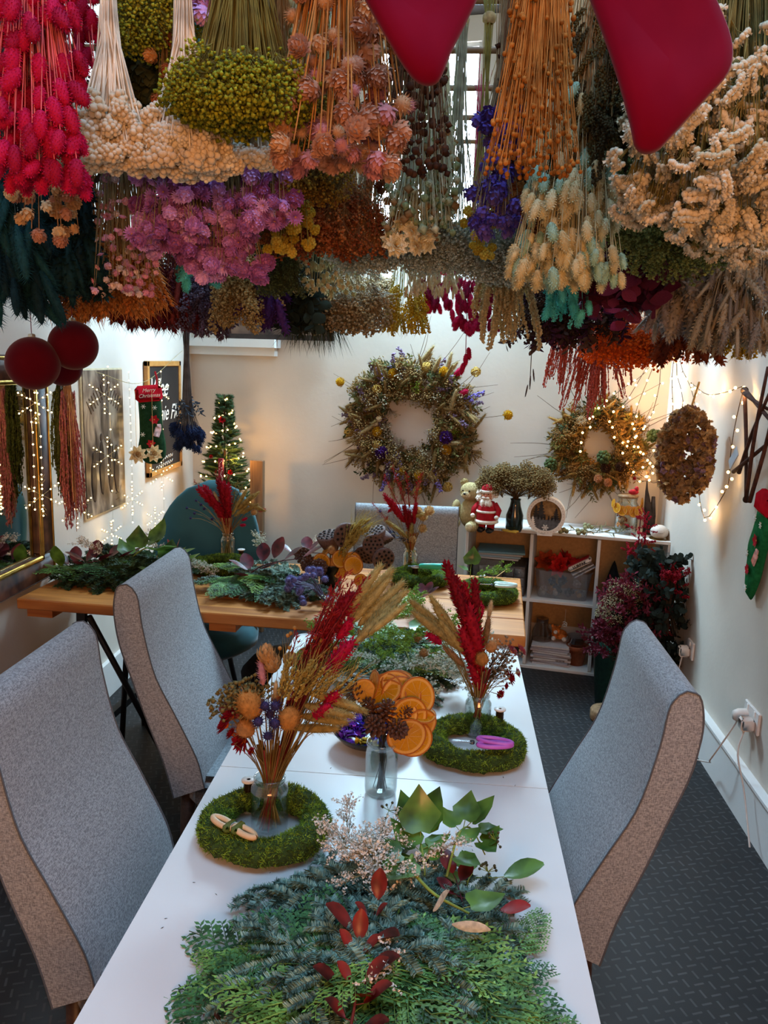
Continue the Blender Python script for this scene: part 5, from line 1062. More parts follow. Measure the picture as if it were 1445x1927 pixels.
plug(c, 'round white plug on the left of the double socket', -.03+.07, -.012, [(-.03, 0, -.02), (-.06, .03, -.12), (-.08, .10, -.24), (-.05, .20, -.30), (-.1, .35, -.36)], 'round')
plug(c, 'square white plug on the right of the double socket', -.036, -.012, [(-.03, 0, -.02), (-.06, -.04, -.1), (-.045, -.10, -.22), (-.05, -.22, -.37)])
c, _t = socket(1302, 1222, 'white single wall socket beside the shelf plants', 1, .088)
plug(c, 'square white plug in the single socket beside the plants', 0, -.01, [(-.03, 0, -.02), (-.04, .0, -.12), (-.03, .02, -.34)])

# stray pieces dangling below the bunches
for (px, pa, pb, Y, kind, col, sc_, lb) in ((878, 600, 706, 3.3, SPK, 'a80f3a', '9a1a3c', 'single crimson stem dangling over the right of the largest wreath'), (1003, 600, 748, 3.2, FLUFL, '3a1f18', '3a241a', 'single dark brown feathery stem dangling over the cube shelf')):
    a = ony(px, pa, Y); b_ = ony(px, pb, Y); t = thing('dangling_stem', lb, 'dried flowers', a); L = a[2]-b_[2]; zt = RAILZ-.012-a[2]; ry = min(RAILS, key=lambda q: abs(q-Y))-Y
    obj('stem', MB().tubes([[(0, ry, zt), (0, ry*.3, .1), (0, 0, 0), (.004, 0, -L+.03)]], .0016, None, 4), stemm(sc_), t)
    for k, f in enumerate((0, .035, .06)): obj('seed_head', MB().one(kind, (.004+.008*(k-1), 0, -L+.05+f), frames([(.15*(k-1), 0, -1)])[0], (.045, .045, .05)), petal(col), t)
# ================================================================== ON THE CUBE SHELF
RSH = Rz(BANG)
def on_top(px, py): return onshelf(px, py)
M_fur = mat('a89468', .95, .2, 90, 0, .5, bscale=300, spec=.05)
# teddy
p = on_top(884, 1000)+np.array([0, .09, 0]); t = thing('teddy_bear', 'pale tan teddy bear sitting behind the santa on the shelf', 'toy', p, Rz(BANG-.35))
FUZZ = lambda mb, c, r, m=0: mb.one(SPH, c, None, r, m).stamp(HAIR, golden(260)*np.array(r)*.97+np.array(c), frames(golden(260)+rng.normal(size=(260, 3))*.3), np.tile([[.003, .003, .008]], (260, 1)), m)
obj('body', FUZZ(MB(), (0, 0, .085), (.062, .055, .085)), M_fur, t); hd = obj('head', FUZZ(MB(), (0, -.01, .205), (.058, .052, .052)), M_fur, t)
obj('muzzle', FUZZ(MB(), (0, -.055, .193), (.026, .02, .02)), mat('c4b088', .95), hd); obj('nose', MB().one(BALL8, (0, -.076, .2), None, (.008, .005, .006)), mat('201610', .4), hd)
for s_ in (-1, 1):
    obj('ear', FUZZ(MB(), (s_*.045, -.0, .25), (.022, .012, .022)), M_fur, hd); obj('eye', MB().one(BALL8, (s_*.02, -.058, .215), None, .005), mat('140e0a', .2), hd)
    obj('arm', FUZZ(MB(), (s_*.072, -.03, .10), (.024, .03, .055)), M_fur, t); obj('leg', FUZZ(MB(), (s_*.06, -.075, .03), (.03, .055, .03)), M_fur, t); obj('foot_pad', MB().one(SPH, (s_*.062, -.122, .032), None, (.022, .008, .024)), mat('c9b790', .95), t)
# santa
p = on_top(914, 1001); t = thing('santa_doll', 'small santa doll with white beard and red coat standing in front of the teddy bear', 'doll', p, Rz(BANG-.15)); M_red = mat('a8121e', .9, .15, 60, 0, .3); M_wh = mat('e8dccb', .95, .1, 90, 0, .4)
obj('coat', MB().lathe([(.001, .05), (.052, .05), (.05, .085), (.046, .12), (.034, .15), (.001, .158)], 24), M_red, t)
obj('coat_trim', MB().lathe([(.050, .045), (.058, .05), (.056, .062), (.049, .064)], 24).lathe([(.047, .098), (.053, .1), (.052, .108), (.046, .11)], 24), M_wh, t)
hd = obj('head', MB().one(SPH, (0, -.004, .178), None, (.028, .027, .03)), mat('c98a6a', .6, .1), t)
obj('nose', MB().one(BALL8, (0, -.033, .18), None, .006), mat('b8604a', .5), hd)
for s_ in (-1, 1):
    obj('eye', MB().one(BALL8, (s_*.011, -.028, .189), None, .0028), mat('120c0a', .2), hd); obj('boot', MB().rbox((s_*.022, -.01, .013), (.032, .05, .026), .008), mat('15110f', .4), t)
    obj('trouser_leg', MB().varitube([(s_*.022, 0, .02), (s_*.022, 0, .056)], [.018, .022], 10), M_red, t)
    ar = obj('arm', MB().varitube([(s_*.036, 0, .14), (s_*.062, -.01, .11), (s_*.06, -.03, .088)], [.015, .014, .012], 10), M_red, t); obj('mitten', MB().one(SPH, (s_*.059, -.036, .082), None, .011), M_wh, ar)
    obj('hair', MB().stamp(PUFFS, [(s_*.03, -.002, .165+.008*k) for k in range(4)], frames(rdir(4)), .028), M_wh, hd)
mb = MB(); mb.stamp(t_fluff(.7, 60, .3, .05, .6), [(rng.uniform(-.016, .016), -.026+rng.uniform(-.006, .006), .168) for _ in range(14)], frames(rdir(14, (0, -.3, -1.4), .5)), .038); obj('beard', mb, M_wh, hd); obj('moustache', MB().one(BALL8, (-.009, -.034, .172), None, (.011, .005, .005)).one(BALL8, (.009, -.034, .172), None, (.011, .005, .005)), M_wh, hd)
obj('hat', MB().lathe([(.032, .198), (.033, .206), (.028, .222), (.014, .232), (.001, .235)], 20), M_red, hd); obj('hat_trim', MB().lathe([(.03, .192), (.036, .196), (.036, .205), (.03, .208)], 20), M_wh, hd); t.scale = (1.12,)*3; obj('mouth', MB().box((0, -.032, .1655), (.008, .002, .002)), mat('7a2a20', .6), hd)
# vase of dried brown flowers
p = on_top(968, 1003)+np.array([0, .05, 0]); t = thing('dried_flower_vase', 'dark green glass vase on the shelf holding a wide brown dried bunch', 'vase', p)
obj('vase', MB().lathe([(.001, .0), (.038, .0), (.047, .02), (.047, .09), (.03, .14), (.026, .17), (.030, .18), (.024, .178), (.02, .16), (.02, .02)], 24), mat('16241e', .15, .3, 12, spec=.6), t)
n = 120; a = rng.uniform(0, 2*PI, n); q = rng.uniform(0, 1, n)**.5*.17; tip = np.stack([q*np.cos(a), q*np.sin(a)*.6, .36+rng.uniform(-.09, .02, n)-q*.35], 1); s = MB(); s.tubes(np.stack([np.tile([[0, 0, .03]], (n, 1)), tip*np.array([.1, .1, 0])+np.array([0, 0, .19]), tip], 1), .0012, None, 3)
bq_ = thing('dried_flower_bouquet', 'wide brown dried bunch standing in the dark vase on the shelf', 'dried flowers', p+np.array([0, 0, 0])); obj('stems', s, stemm('5a4428'), bq_)
mb = MB(); mb.stamp(UMB, tip-np.array([0, 0, .04]), frames(np.stack([a*0+np.cos(a)*.6, np.sin(a)*.4, a*0+.9], 1)), .075); obj('seed_sprays', mb, [stemm('6b5430'), petal('8a7246')], bq_, kind='stuff')
# round wooden lantern scene
p = on_top(1025, 1006); t = thing('round_light_box', 'round white wooden winter scene of fir trees and sledge on the shelf', 'ornament', p+np.array([0, 0, 0]), Rz(BANG+.03)); Rr = .098; zc = .108; M_w = mat('e8e0d4', .5, .04)
def ringp(r0, r1, y0_, y1_, mb, n=48):
    V = []; 
    for j in range(n):
        c_, s_ = math.cos(2*PI*j/n), math.sin(2*PI*j/n)
        V += [(r0*c_, y0_, zc+r0*s_), (r1*c_, y0_, zc+r1*s_), (r1*c_, y1_, zc+r1*s_), (r0*c_, y1_, zc+r0*s_)]
    F = [(4*j+k, 4*j+(k+1) % 4, 4*((j+1) % n)+(k+1) % 4, 4*((j+1) % n)+k) for j in range(n) for k in range(4)]; mb.add(V, F)
mb = MB(); ringp(.082, .102, -.03, -.022, mb); ringp(.094, .102, -.022, .03, mb); mb.box((0, -.026, .006), (.08, .008, .014)); mb.box((0, 0, .004), (.07, .055, .008)); obj('rim', mb, M_w, t, smooth=False)
obj('studs', MB().stamp(BALL8, [(.092*math.cos(k*PI/18), -.031, zc+.092*math.sin(k*PI/18)) for k in range(36)], None, .0022), mat('b9ad9c', .5), t)
obj('backing', MB().lathe([(.001, 0), (.094, 0), (.094, .004), (.001, .004)], 40, (0, .028, zc), R=Rx(PI/2)), mat('a88c64', .7), t)
def fir(x, z0_, h, w, y, m_, nm='fir_tree'):
    P = []; k = 6
    R_ = [(.004, 0), (.004, h*.1)]
    for i in range(k): f = i/k; R_ += [(w/2*(1-f)*1.0+.003, h*(.12+.86*f)), (w/2*(1-f)*.45, h*(.12+.86*(f+.5/k)))]
    P = [(a_, b) for a_, b in R_]+[(0, h)]+[(-a_, b) for a_, b in R_[::-1]]; mb = MB(); mb.prism(P, .003, Rx(PI/2), (x, y, z0_)); obj(nm, mb, m_, t, smooth=False)
M_gr = mat('3a3c40', .7, .1); fir(-.028, .075, .115, .055, .008, M_gr); fir(.052, .07, .08, .042, .01, M_gr); fir(-.055, .07, .09, .04, .014, M_gr); fir(-.068, .03, .075, .038, -.018, M_w); fir(.072, .03, .045, .03, -.018, M_w)
mb = MB(); mb.prism([(-.08, .0), (-.085, .045), (-.04, .055), (0, .04), (.04, .05), (.085, .04), (.08, 0), (.03, -.02), (-.03, -.02)], .004, Rx(PI/2), (0, .0, .04)); obj('snow_bank', mb, mat('5d6064', .7), t, smooth=False)
for k, x in enumerate((-.04, -.022, -.005, .015, .032, .05)): obj('tiny_figure', MB().one(BALL8, (x, -.006, .09), None, (.004, .002, .01)).one(BALL8, (x, -.006, .103), None, .003), mat('202022', .8), t)
mb = MB(); 
for k in range(3): mb.box((.0, -.034, .045), (.036, .003, .004), R=Ry(k*PI/3))
for k in range(6):
    a_ = k*PI/3; mb.box((.011*math.cos(a_), -.034, .045+.011*math.sin(a_)), (.009, .003, .003), R=Ry(-a_+PI/2))
obj('snowflake', mb, M_w, t, smooth=False)
# yellow-handled garden snips
def snips(name, label, loc, rot, hcol, s=1.0, bcol='9aa0a4', cat='scissors', band=None, loops=True):
    t = thing(name, label, cat, loc, rot); M = mat(hcol, .35, .05, spec=.5)
    for s_ in (-1, 1):
        if loops:
            a = np.linspace(0, 2*PI, 26); P = np.stack([-.052+.040*np.cos(a)*s, s_*.014+.0125*np.sin(a)*s, .008+0*a], 1)
            if s_ < 0: P[:, 2] += .004
            P = P@Rz(s_*.16).T
            mb = MB(); mb.tubes([P], .0056*s, None, 10); o = obj('handle', mb, M, t)
        else: o = obj('handle', MB().varitube(bez([(.0, s_*.002, .008), (-.03, s_*.014, .009), (-.09, s_*.013, .009)], 8), [.005]*4+[.0065]*4, 8), M, t)
        obj('blade', MB().prism([(0, 0), (.01, -.005), (.055, 0), (.01, .004)], .002, Rz(s_*.06), (-.006, s_*.002, .008+.001*s_)), mat(bcol, .25, .05, metal=.9), t, smooth=False)
    obj('pivot', MB().lathe([(.001, .012), (.0055, .011), (.006, .004)], 12), mat('50555a', .3, metal=.8), t)
    if band: obj('grip_band', MB().one(SPH, (-.03, 0, .010), None, (.012, .013, .007)), mat(band, .6), t)
    return t
p = on_top(945, 1000); snips('garden_snips', 'yellow and red handled snips lying on the shelf beside the santa', p, Rz(BANG+2.8), 'c9a030', .8, cat='snips', loops=False)
# dried sprigs with round pods
for k, (px, py, a_) in enumerate(((1088, 1006, .2), (1120, 1010, .35), (1135, 1003, .1))):
    p = on_top(px, py); t = thing('dried_pod_sprig', 'grey-green dried sprig with round pods lying on the shelf before the jar', 'dried flowers', p+np.array([0, 0, .012+.006*k]), Rz(BANG+a_), 'dried sprigs on the cube shelf')
    P = bez([(-.09, 0, 0), (0, .012, .012), (.10, -.01, .005), (.15, .01, .012)], 12); obj('stem', MB().tubes([P], .0022, None, 5), stemm('6a6448'), t)
    for i in range(5): obj('pod', MB().one(BALL8, (-.10+.018*(i % 3), -.018+.016*(i//2), .004+.012*(i % 2)), None, .0125), mat('7f7c58', .9, .3, 50), t)
    mb = MB(); mb.stamp(LANCE, P[2:], frames(rdir(10, (.6, 0, .35))), .045); obj('leaves', mb, petal('7c7a5a'), t, kind='stuff')
# glass storage jar with orange-slice garland
GL = glass()
def jar(name, label, loc, r, h, neck=.8, tint=(0.93, 0.97, 0.96), group=None, cat='jar'):
    t = thing(name, label, cat, loc, None, group); th = .0022
    prof = [(.001, .0), (r*.85, .0), (r*.97, .006), (r, .018), (r, h*.74), (r*.97, h*.80), (r*neck, h*.88), (r*neck, h*.93), (r*(neck+.05), h*.94), (r*(neck+.05), h*.985), (r*neck, h), (r*neck-th, h*.99), (r*neck-th, h*.88), (r*.97-th, h*.79), (r-th, h*.72), (r-th, .02), (r*.9, .008), (.001, .007)]
    obj('glass_body', MB().lathe(prof, 36), glass(tint=tint), t); return t
p = on_top(1178, 1005)+np.array([0, .03, 0]); t = jar('storage_jar', 'large glass storage jar on the shelf with a band of dried orange slices round it', p, .062, .20)
obj('wooden_lid', MB().lathe([(.001, .20), (.053, .20), (.055, .205), (.055, .215), (.001, .217)], 24), mat('8a6a48', .6), t)
for k in range(9): obj('dried_petal_filling', MB().one(PUFFS, (rng.uniform(-.03, .03), rng.uniform(-.03, .03), .02+.011*k), frames(rdir(1))[0], (.035,)*3), petal(['c98a52', '9a5230', 'd9c0a0'][k % 3]), t)
def t_orange():
    mb = MB(); n = 28; mb.lathe([(.001, -.02), (.80, -.025), (.93, -.03), (1.0, -.035), (1.02, 0), (1.0, .035), (.93, .03), (.80, .022), (.001, .018)], n)
    o = MB(); a = asT(mb); nn = n; V = a.V.copy(); F = []; o.one(a, (0, 0, 0)); T_ = asT(o); mi = np.zeros(len(T_.sz), int)
    for i in range(8):
        for j in range(nn): mi[i*nn+j] = 0 if i in (2, 3, 4, 5) else (1 if i in (1, 6) else 2)
    T_.mi = mi; o2 = MB(); o2.one(T_, (0, 0, 0))
    for zz in (-.028, .026):
        for k in range(10):
            a_ = k*PI/5; o2.box((.42*math.cos(a_), .42*math.sin(a_), zz), (.72, .03, .012), 1, a_)
    T2 = asT(o2); x = T2.V; x[:, 2] += .10*(x[:, 0]**2)-.05*x[:, 1]**2*x[:, 0]; return T2
ORA = t_orange(); M_or = [mat('b8660e', .45, .2, 30, trans=.25), mat('e0a850', .5, .15, 40, trans=.25), mat('c47e06', .3, .3, 90, trans=.4, h2='eaa818')]
ora_me = MB().one(ORA, (0, 0, 0)).mesh('orange_slice', M_or)
def oslice(parent, loc, d, r, name='orange_slice'):
    o = bpy.data.objects.new(name, ora_me); COL.objects.link(o); o.parent = parent
    o.matrix_local = Matrix.Translation([float(x) for x in loc]) @ Matrix(frames([d])[0].tolist()).to_4x4() @ Matrix.Scale(r, 4); return o
ga = thing('orange_slice_garland', 'garland of dried orange slices round the storage jar on the shelf', 'garland', p)
obj('wire', MB().tubes([[(.068*math.cos(a_), .068*math.sin(a_), .145+.004*math.sin(4*a_)) for a_ in np.linspace(PI*.85, 2.15*PI, 30)]], .001, None, 4), mat('8a6a3a', .6), ga)
for k, (a_, z, r_) in enumerate(((190, .165, .026), (215, .145, .029), (240, .135, .028), (262, .14, .026), (285, .132, .030), (305, .135, .030), (325, .145, .028), (345, .16, .027), (330, .185, .022))):
    a_ = math.radians(a_); oslice(ga, (.078*math.cos(a_), .078*math.sin(a_), z), (math.cos(a_), math.sin(a_), .1), r_)
obj('red_bow', MB().one(BALL8, (.02, -.03, .235), None, (.028, .012, .016)).one(BALL8, (.035, -.03, .25), None, (.012, .01, .018)), mat('a81420', .6), ga)
p = on_top(1214, 1006)+np.array([0, .02, 0]); t = thing('driftwood_cone', 'dark pointed driftwood piece standing on the shelf beside the orange garland jar', 'driftwood', p)
obj('wood', MB().varitube([(0.02, 0, 0), (.018, 0, .08), (.005, 0, .16), (-.008, 0, .24), (-.012, 0, .30)], [.032, .026, .020, .008, .002], 9).varitube([(.03, 0, 0), (.034, 0, .1), (.03, 0, .21)], [.02, .018, .010], 7), mat('33271f', .85, .5, 30, 0, .8), t)
hd = obj('pale_knob', MB().one(SPH, (-.012, 0, .31), None, (.018, .016, .016)), mat('c9a890', .6), t); obj('tuft', MB().stamp(HAIR, np.tile([[-.012, 0, .32]], (20, 1)), frames(rdir(20, (0, 0, 1.2), .5)), np.tile([[.006, .006, .045]], (20, 1))), mat('3a2c20', .9), hd)
for s_ in (-1, 1): obj('wire_arm', MB().tubes([bez([(-.012, 0, .30), (s_*.04-.012, 0, .285), (s_*.07-.012, -.005, .305)], 6)], .0014, None, 4), mat('3a2a1c', .7), t); obj('red_star', MB().one(DAISY, (s_*.07-.012, -.006, .305), frames([(0, -1, .2)])[0], (.022,)*3), [petal('8a1420'), petal('8a1420')], t)
p = on_top(1243, 1014)+np.array([-.01, -.0, 0]); t = thing('ceramic_pebble', 'smooth white ceramic ball with folds at the right end of the shelf', 'ornament', p); obj('ball', MB().one(BIG, (0, 0, .038), None, (.048, .045, .038)), mat('c4bcb2', .55, .05), t); obj('fold', MB().tubes([bez([(-.042, -.02, .045), (0, -.047, .04), (.042, -.02, .058)], 10)], .0016, None, 5), mat('a49c92', .6), t)
obj('gold_saucer', MB().lathe([(.001, .0), (.045, 0), (.052, .004), (.045, .003), (.001, .002)], 28), M_gold, t)
# --- contents of the cubes
def cel(i, j, x, y, z): c_ = cell(i, j); return shp(c_[0]+x, c_[1]+y, c_[2]+z)
def thingc(name, label, cat, i, j, x, y, rz=0, z=0.0, group=None): return thing(name, label, cat, cel(i, j, x, y, z), Rz(BANG+rz), group)
t = thingc('drawer_box', 'grey fabric storage box with a small label in the top left cube', 'box', 0, 1, -.06, 0); obj('body', MB().rbox((0, 0, .10), (.17, .24, .20), .006), mat('6a6763', .85, .1), t); obj('label_plate', MB().box((.0, -.122, .14), (.09, .003, .04)), mat('8d8a86', .7), t, smooth=False)
t = thingc('mini_drawers', 'stack of small grey plastic drawers in the top left cube', 'drawers', 0, 1, .09, 0); obj('body', MB().rbox((0, 0, .085), (.125, .24, .17), .003), mat('4d4f52', .5), t)
for k in range(3):
    for s_ in (-1, 1): d_ = obj('drawer', MB().rbox((s_*.03, -.122, .03+.053*k), (.054, .006, .047), .002), mat('70757a', .4), t); obj('knob', MB().one(BALL8, (s_*.03, -.128, .034+.053*k), None, .004), mat('c4c8ca', .4), d_)
for k in range(4):
    t = thingc('magazine', 'stacked flat papers and folders lying on the storage box in the top left cube', 'papers', 0, 1, -.02+.008*k, -.02, .04*k, .202+.0115*k, 'papers in the top left cube'); obj('pages', MB().box((0, 0, .0055), (.26, .21, .010)), mat(['b4b0ac', '8fa6b4', 'a8a49e', '6f9aa8'][k], .7, .05), t, smooth=False)
pl_ = glass('m_clear_plastic', (.86, .88, .92))
t = thingc('plastic_tub', 'clear plastic tub full of craft bits in the top middle cube', 'tub', 1, 1, 0, 0)
mb = MB(); P0 = roundrect(-.135, -.10, .135, .10, (.03,)*4); P1 = roundrect(-.155, -.115, .155, .115, (.03,)*4); n = len(P0); V = [(x, y, .002) for x, y in P0]+[(x, y, .16) for x, y in P1]+[(x*1.04, y*1.04, .163) for x, y in P1]+[(x*1.04, y*1.04, .172) for x, y in P1]; F = [tuple(range(n))[::-1]]+[(r*n+i, r*n+(i+1) % n, (r+1)*n+(i+1) % n, (r+1)*n+i) for r in range(3) for i in range(n)]; mb.add(V, F); obj('tub_body', mb, pl_, t)
for k, (x, y, z, cl, s_) in enumerate(((-.08, 0, .11, '1f3050', .03), (.02, -.03, .10, '26324f', .035), (.09, 0, .11, 'b9b0a8', .03), (-.05, -.05, .05, '9a7040', .03), (.06, -.06, .05, '30343c', .03), (0, .02, .05, '2f3f5f', .04), (.1, -.05, .06, '8a8682', .025), (-.1, -.04, .06, 'a89c90', .025))):
    o = obj('fabric_scrap', MB().one(PUFFS, (0, 0, -.02), frames(rdir(1))[0], (s_*1.6, s_*1.6, s_*1.4)), mat(cl, .9, .3), None, cel(1, 1, x, y, z)); tag(o, 'bundled craft scrap inside the clear plastic tub', 'craft scrap', 'scraps in the plastic tub')
for k, (x, z) in enumerate(((-.11, .025), (-.04, .03), (.03, .028), (.09, .03))):
    mb = MB(); mb.lathe([(.001, -.03), (.014, -.03), (.014, -.026), (.008, -.024), (.008, .024), (.014, .026), (.014, .03), (.001, .03)], 14, R=Rx(PI/2)); o = obj('wire_reel', mb, mat(['9a9690', 'c0b8ae', '5a5c60', 'b08a5a'][k], .5), None, cel(1, 1, x, -.06, z)); tag(o, 'small reel of wire at the bottom of the clear plastic tub', 'reel', 'reels in the plastic tub')
for k, (x, y, z, c_) in enumerate(((-.06, .0, .185, 'c03818'), (.0, .03, .20, 'b01c1c'), (.05, -.01, .18, 'a81820'), (-.02, -.04, .18, 'c41c1c'), (-.10, .02, .18, '9a3a14'))):
    o = obj('red_ribbon', MB().one(t_daisy(7, 3, .3, .6, .6), (0, 0, 0), frames(rdir(1, (0, -.5, 1)))[0], (.11, .11, .08)), [mat(c_, .7, .3), mat(c_, .7, .3)], None, cel(1, 1, x, y, z)); tag(o, 'crumpled red ribbon heaped on the clear tub', 'ribbon', 'red ribbon on the plastic tub')
t = thingc('butter_tub', 'white tub lid reading LURPAK leaning on the plastic tub', 'tub', 1, 1, .085, -.06, .0, .205); R_ = Ry(-.55); obj('lid', MB().rbox((0, 0, 0), (.14, .07, .03), .01, R=R_), mat('dcd8d4', .4, .05), t); obj('red_top', MB().rbox((-.009, 0, .0155), (.13, .066, .003), .001, R=R_), mat('9a1420', .4), t)
obj('lettering', text_mesh('lettering', 'LURPAK', .022, mat('22242c', .6), .0005, 0, 'CENTER', .0008), None, t, (.0, -.0362, 0), R_@Rx(PI/2))
for k in range(2): o = obj('flat_booklet', MB().box((0, 0, 0), (.13, .06, .006), R=Ry(-.55)), mat(['c4c8cc', 'b9bcc2'][k], .5), None, cel(1, 1, .10+.012*k, -.06, .178-.012*k), smooth=False); tag(o, 'thin pale booklet tucked under the lettered tub lid', 'booklet', 'booklets under the tub lid')
t = thingc('craft_gnome', 'small gnome with black pointed hat in the top right cube', 'ornament', 2, 1, -.09, -.03); obj('hat', MB().lathe([(.038, .12), (.03, .15), (.012, .21), (.001, .235)], 16), mat('0f1012', .9), t); obj('body', MB().lathe([(.001, 0), (.045, 0), (.05, .05), (.038, .12), (.001, .125)], 18), mat('57585c', .9), t); obj('beard', MB().one(PUFFS, (0, -.035, .04), None, (.06, .03, .08)), mat('8a8580', .9), t)
t = thingc('kraft_box', 'brown cardboard box in the bottom right cube', 'box', 2, 0, .0, .02); obj('carton', MB().rbox((0, 0, .14), (.26, .22, .28), .003), mat('8a6a40', .8, .15), t); obj('tape', MB().box((0, -.1105, .14), (.05, .002, .279)), mat('a8865a', .4), t, smooth=False)
t = thingc('glass_demijohn', 'glass jar with tan base band in the bottom middle cube', 'jar', 1, 0, -.10, .0); obj('glass_body', MB().lathe([(.001, 0), (.05, 0), (.055, .02), (.055, .16), (.035, .21), (.035, .24), (.03, .24), (.001, .235)], 24), glass(tint=(.6, .55, .5)), t); obj('tan_band', MB().lathe([(.0555, .0), (.057, .002), (.057, .09), (.0555, .092)], 24), mat('9a7448', .7), t)
t = thingc('toy_tiger', 'small orange and white stuffed tiger in the bottom middle cube', 'toy', 1, 0, .0, .0, 0, .125); M_t = mat('c86a20', .9, .6, 34, h2='e0803a'); 
obj('body', MB().one(SPH, (0, 0, .03), None, (.045, .03, .03)), M_t, t); hd = obj('head', MB().one(SPH, (-.02, -.02, .06), None, .026), M_t, t); obj('muzzle', MB().one(BALL8, (-.02, -.042, .054), None, .012), mat('e8e0d4', .9), hd)
for s_ in (-1, 1): obj('ear', MB().one(BALL8, (-.02+s_*.02, -.018, .082), None, .009), M_t, hd); obj('paw', MB().one(BALL8, (s_*.03, -.03, .012), None, (.014, .022, .012)), mat('e8e0d4', .9), t)
for k in range(9):
    z = .001+.0125*k; t = thingc('envelope_stack', 'crumpled white envelope pile in the bottom middle cube', 'envelope', 1, 0, -.035+rng.uniform(-.01, .01), -.03, rng.uniform(-.12, .12), z, 'envelopes in the bottom middle cube'); obj('paper', MB().box((0, 0, .005), (.21, .16, .0095), R=Rx(rng.uniform(-.01, .01))), mat(['c4bfc0', 'aba5ac', 'cfcac6'][k % 3], .8, .06), t, smooth=False)
    if k == 2:
        mb = MB()
        for q in range(9): mb.box((.02+.006*q, -.0812, .005), (.003 if q % 3 else .0015, .001, .008))
        obj('barcode', mb, mat('202024', .7), t, smooth=False)
t = thingc('terracotta_pot', 'terracotta pot holding clear tubs in the bottom middle cube', 'pot', 1, 0, .105, -.03); obj('pot', MB().lathe([(.001, 0), (.042, 0), (.055, .09), (.062, .09), (.062, .115), (.054, .115), (.052, .09), (.04, .01), (.001, .01)], 26), mat('8f4e30', .8, .2), t)
t = thingc('clear_tub', 'empty clear plastic tub sitting on the terracotta pot', 'tub', 1, 0, .10, -.02, .1, .118); obj('tub_body', MB().lathe([(.001, 0), (.04, 0), (.055, .045), (.058, .046), (.053, .044), (.038, .003), (.001, .003)], 22), pl_, t)
t = thingc('wire_coil', 'small white coil hanging in the bottom middle cube', 'coil', 1, 0, .03, -.14, 0, .25); obj('coil', MB().tubes([[(.012*math.cos(a_), 0, .01*math.sin(a_)+.002*a_) for a_ in np.linspace(0, 9, 30)]], .002, None, 5), mat('d8d4c8', .5), t); obj('thread', MB().tubes([[(0, 0, .0), (0, 0, .10)]], .0006, None, 4), mat('d8d4c8', .5), t)
t = thingc('dark_folder', 'dark folder standing in the bottom left cube', 'folder', 0, 0, .0, .0); obj('cover', MB().rbox((0, 0, .15), (.26, .20, .29), .003), mat('25262b', .7), t)
# ================================================================== BUCKET PLANTS IN THE CORNER
def plant_cluster(name, label, c, w, h, dpt, tm, cols, n, sz, wf=1.0, base=None, lift=.2, seed=0):
    t = thing(name, label, 'foliage', c); a = rng.uniform(0, 2*PI, n); q = np.sqrt(rng.uniform(0, 1, n)); z = rng.uniform(lift, 1, n)*h; rr = q*w/2*np.sin(np.clip(z/h, .12, .93)*PI)**.5
    P = np.stack([rr*np.cos(a), rr*np.sin(a)*dpt, z], 1); D = np.stack([np.cos(a)*q, np.sin(a)*q*.9-.25, .5+0*a], 1)+rng.normal(size=(n, 3))*.3
    s = MB(); k = min(n, 40); s.tubes(np.stack([rng.normal(size=(k, 3))*np.array([.03, .03, .0])+np.array([0, 0, .02]), P[:k]*np.array([.5, .5, .6]), P[:k]], 1), .0028, .0016, 4); obj('stems', s, stemm('3a3024'), t)
    mb = MB(); mb.stamp(tm, P, frames(D), np.stack([np.full(n, sz*wf), np.full(n, sz*wf), rng.uniform(.7, 1.2, n)*sz], 1)); obj('foliage', mb, [stemm(cols[0])]+[petal(h_) for h_ in cols[1:]] if len(cols) > 1 else [petal(cols[0])], t, kind='stuff'); return t
p = onz(1190, 1290, 0.0); p = np.array([.86, 4.02, 0]); bk_ = thing('green_bucket', 'green plastic bucket on the floor holding red and white sprigs, right of the cube shelf', 'bucket', (.905, 3.97, 0))
obj('bucket', MB().lathe([(.001, 0), (.095, 0), (.125, .30), (.132, .30), (.132, .31), (.12, .31), (.09, .01), (.001, .01)], 30), mat('123f34', .4), bk_); obj('handle', MB().tubes([[(.125*math.cos(a_), -.02, .29-.10*math.sin(a_)) for a_ in np.linspace(0, PI, 14)]], .003, None, 5), mat('8a8f90', .3, metal=.8), bk_)
bk2 = thing('grey_bucket', 'grey plastic bucket in the corner holding dark eucalyptus', 'bucket', (1.04, 4.15, 0)); obj('bucket', MB().lathe([(.001, 0), (.10, 0), (.125, .26), (.132, .26), (.132, .27), (.118, .27), (.095, .01), (.001, .01)], 30), mat('5f6266', .4), bk2)
plant_cluster('berry_sprigs', 'white-flowered sprig cluster in the green bucket, left side', (.90, 3.93, .30), .24, .36, .7, UMB, ('4a4a30', 'b9ae8c'), 60, .05, 1.1, lift=.2)
plant_cluster('red_foliage', 'dusky red leafy cluster in the green bucket, centre', (.95, 3.94, .28), .28, .38, .7, SPRIG, ('4a1a20', '702838'), 190, .08, 1.2, lift=.1)
plant_cluster('dark_eucalyptus', 'dark grey-green eucalyptus cluster in the right-hand corner', (1.055, 3.98, .22), .24, .54, .9, SPRIGR, ('1c2420', '222e2a', ), 150, .11, 1.1, lift=.05)
plant_cluster('crimson_sprays', 'bright crimson spray cluster at the top right of the corner plants', (1.10, 3.88, .42), .08, .34, .6, SPRAY, ('6a0f20', '8a1024'), 26, .07, 1.2, lift=.62)
plant_cluster('low_red_foliage', 'maroon leafy cluster low on the left of the corner plants', (.87, 3.88, .28), .28, .16, .6, SPRIG, ('3a141c', '5a1c2a'), 80, .08, 1.2, lift=.2)
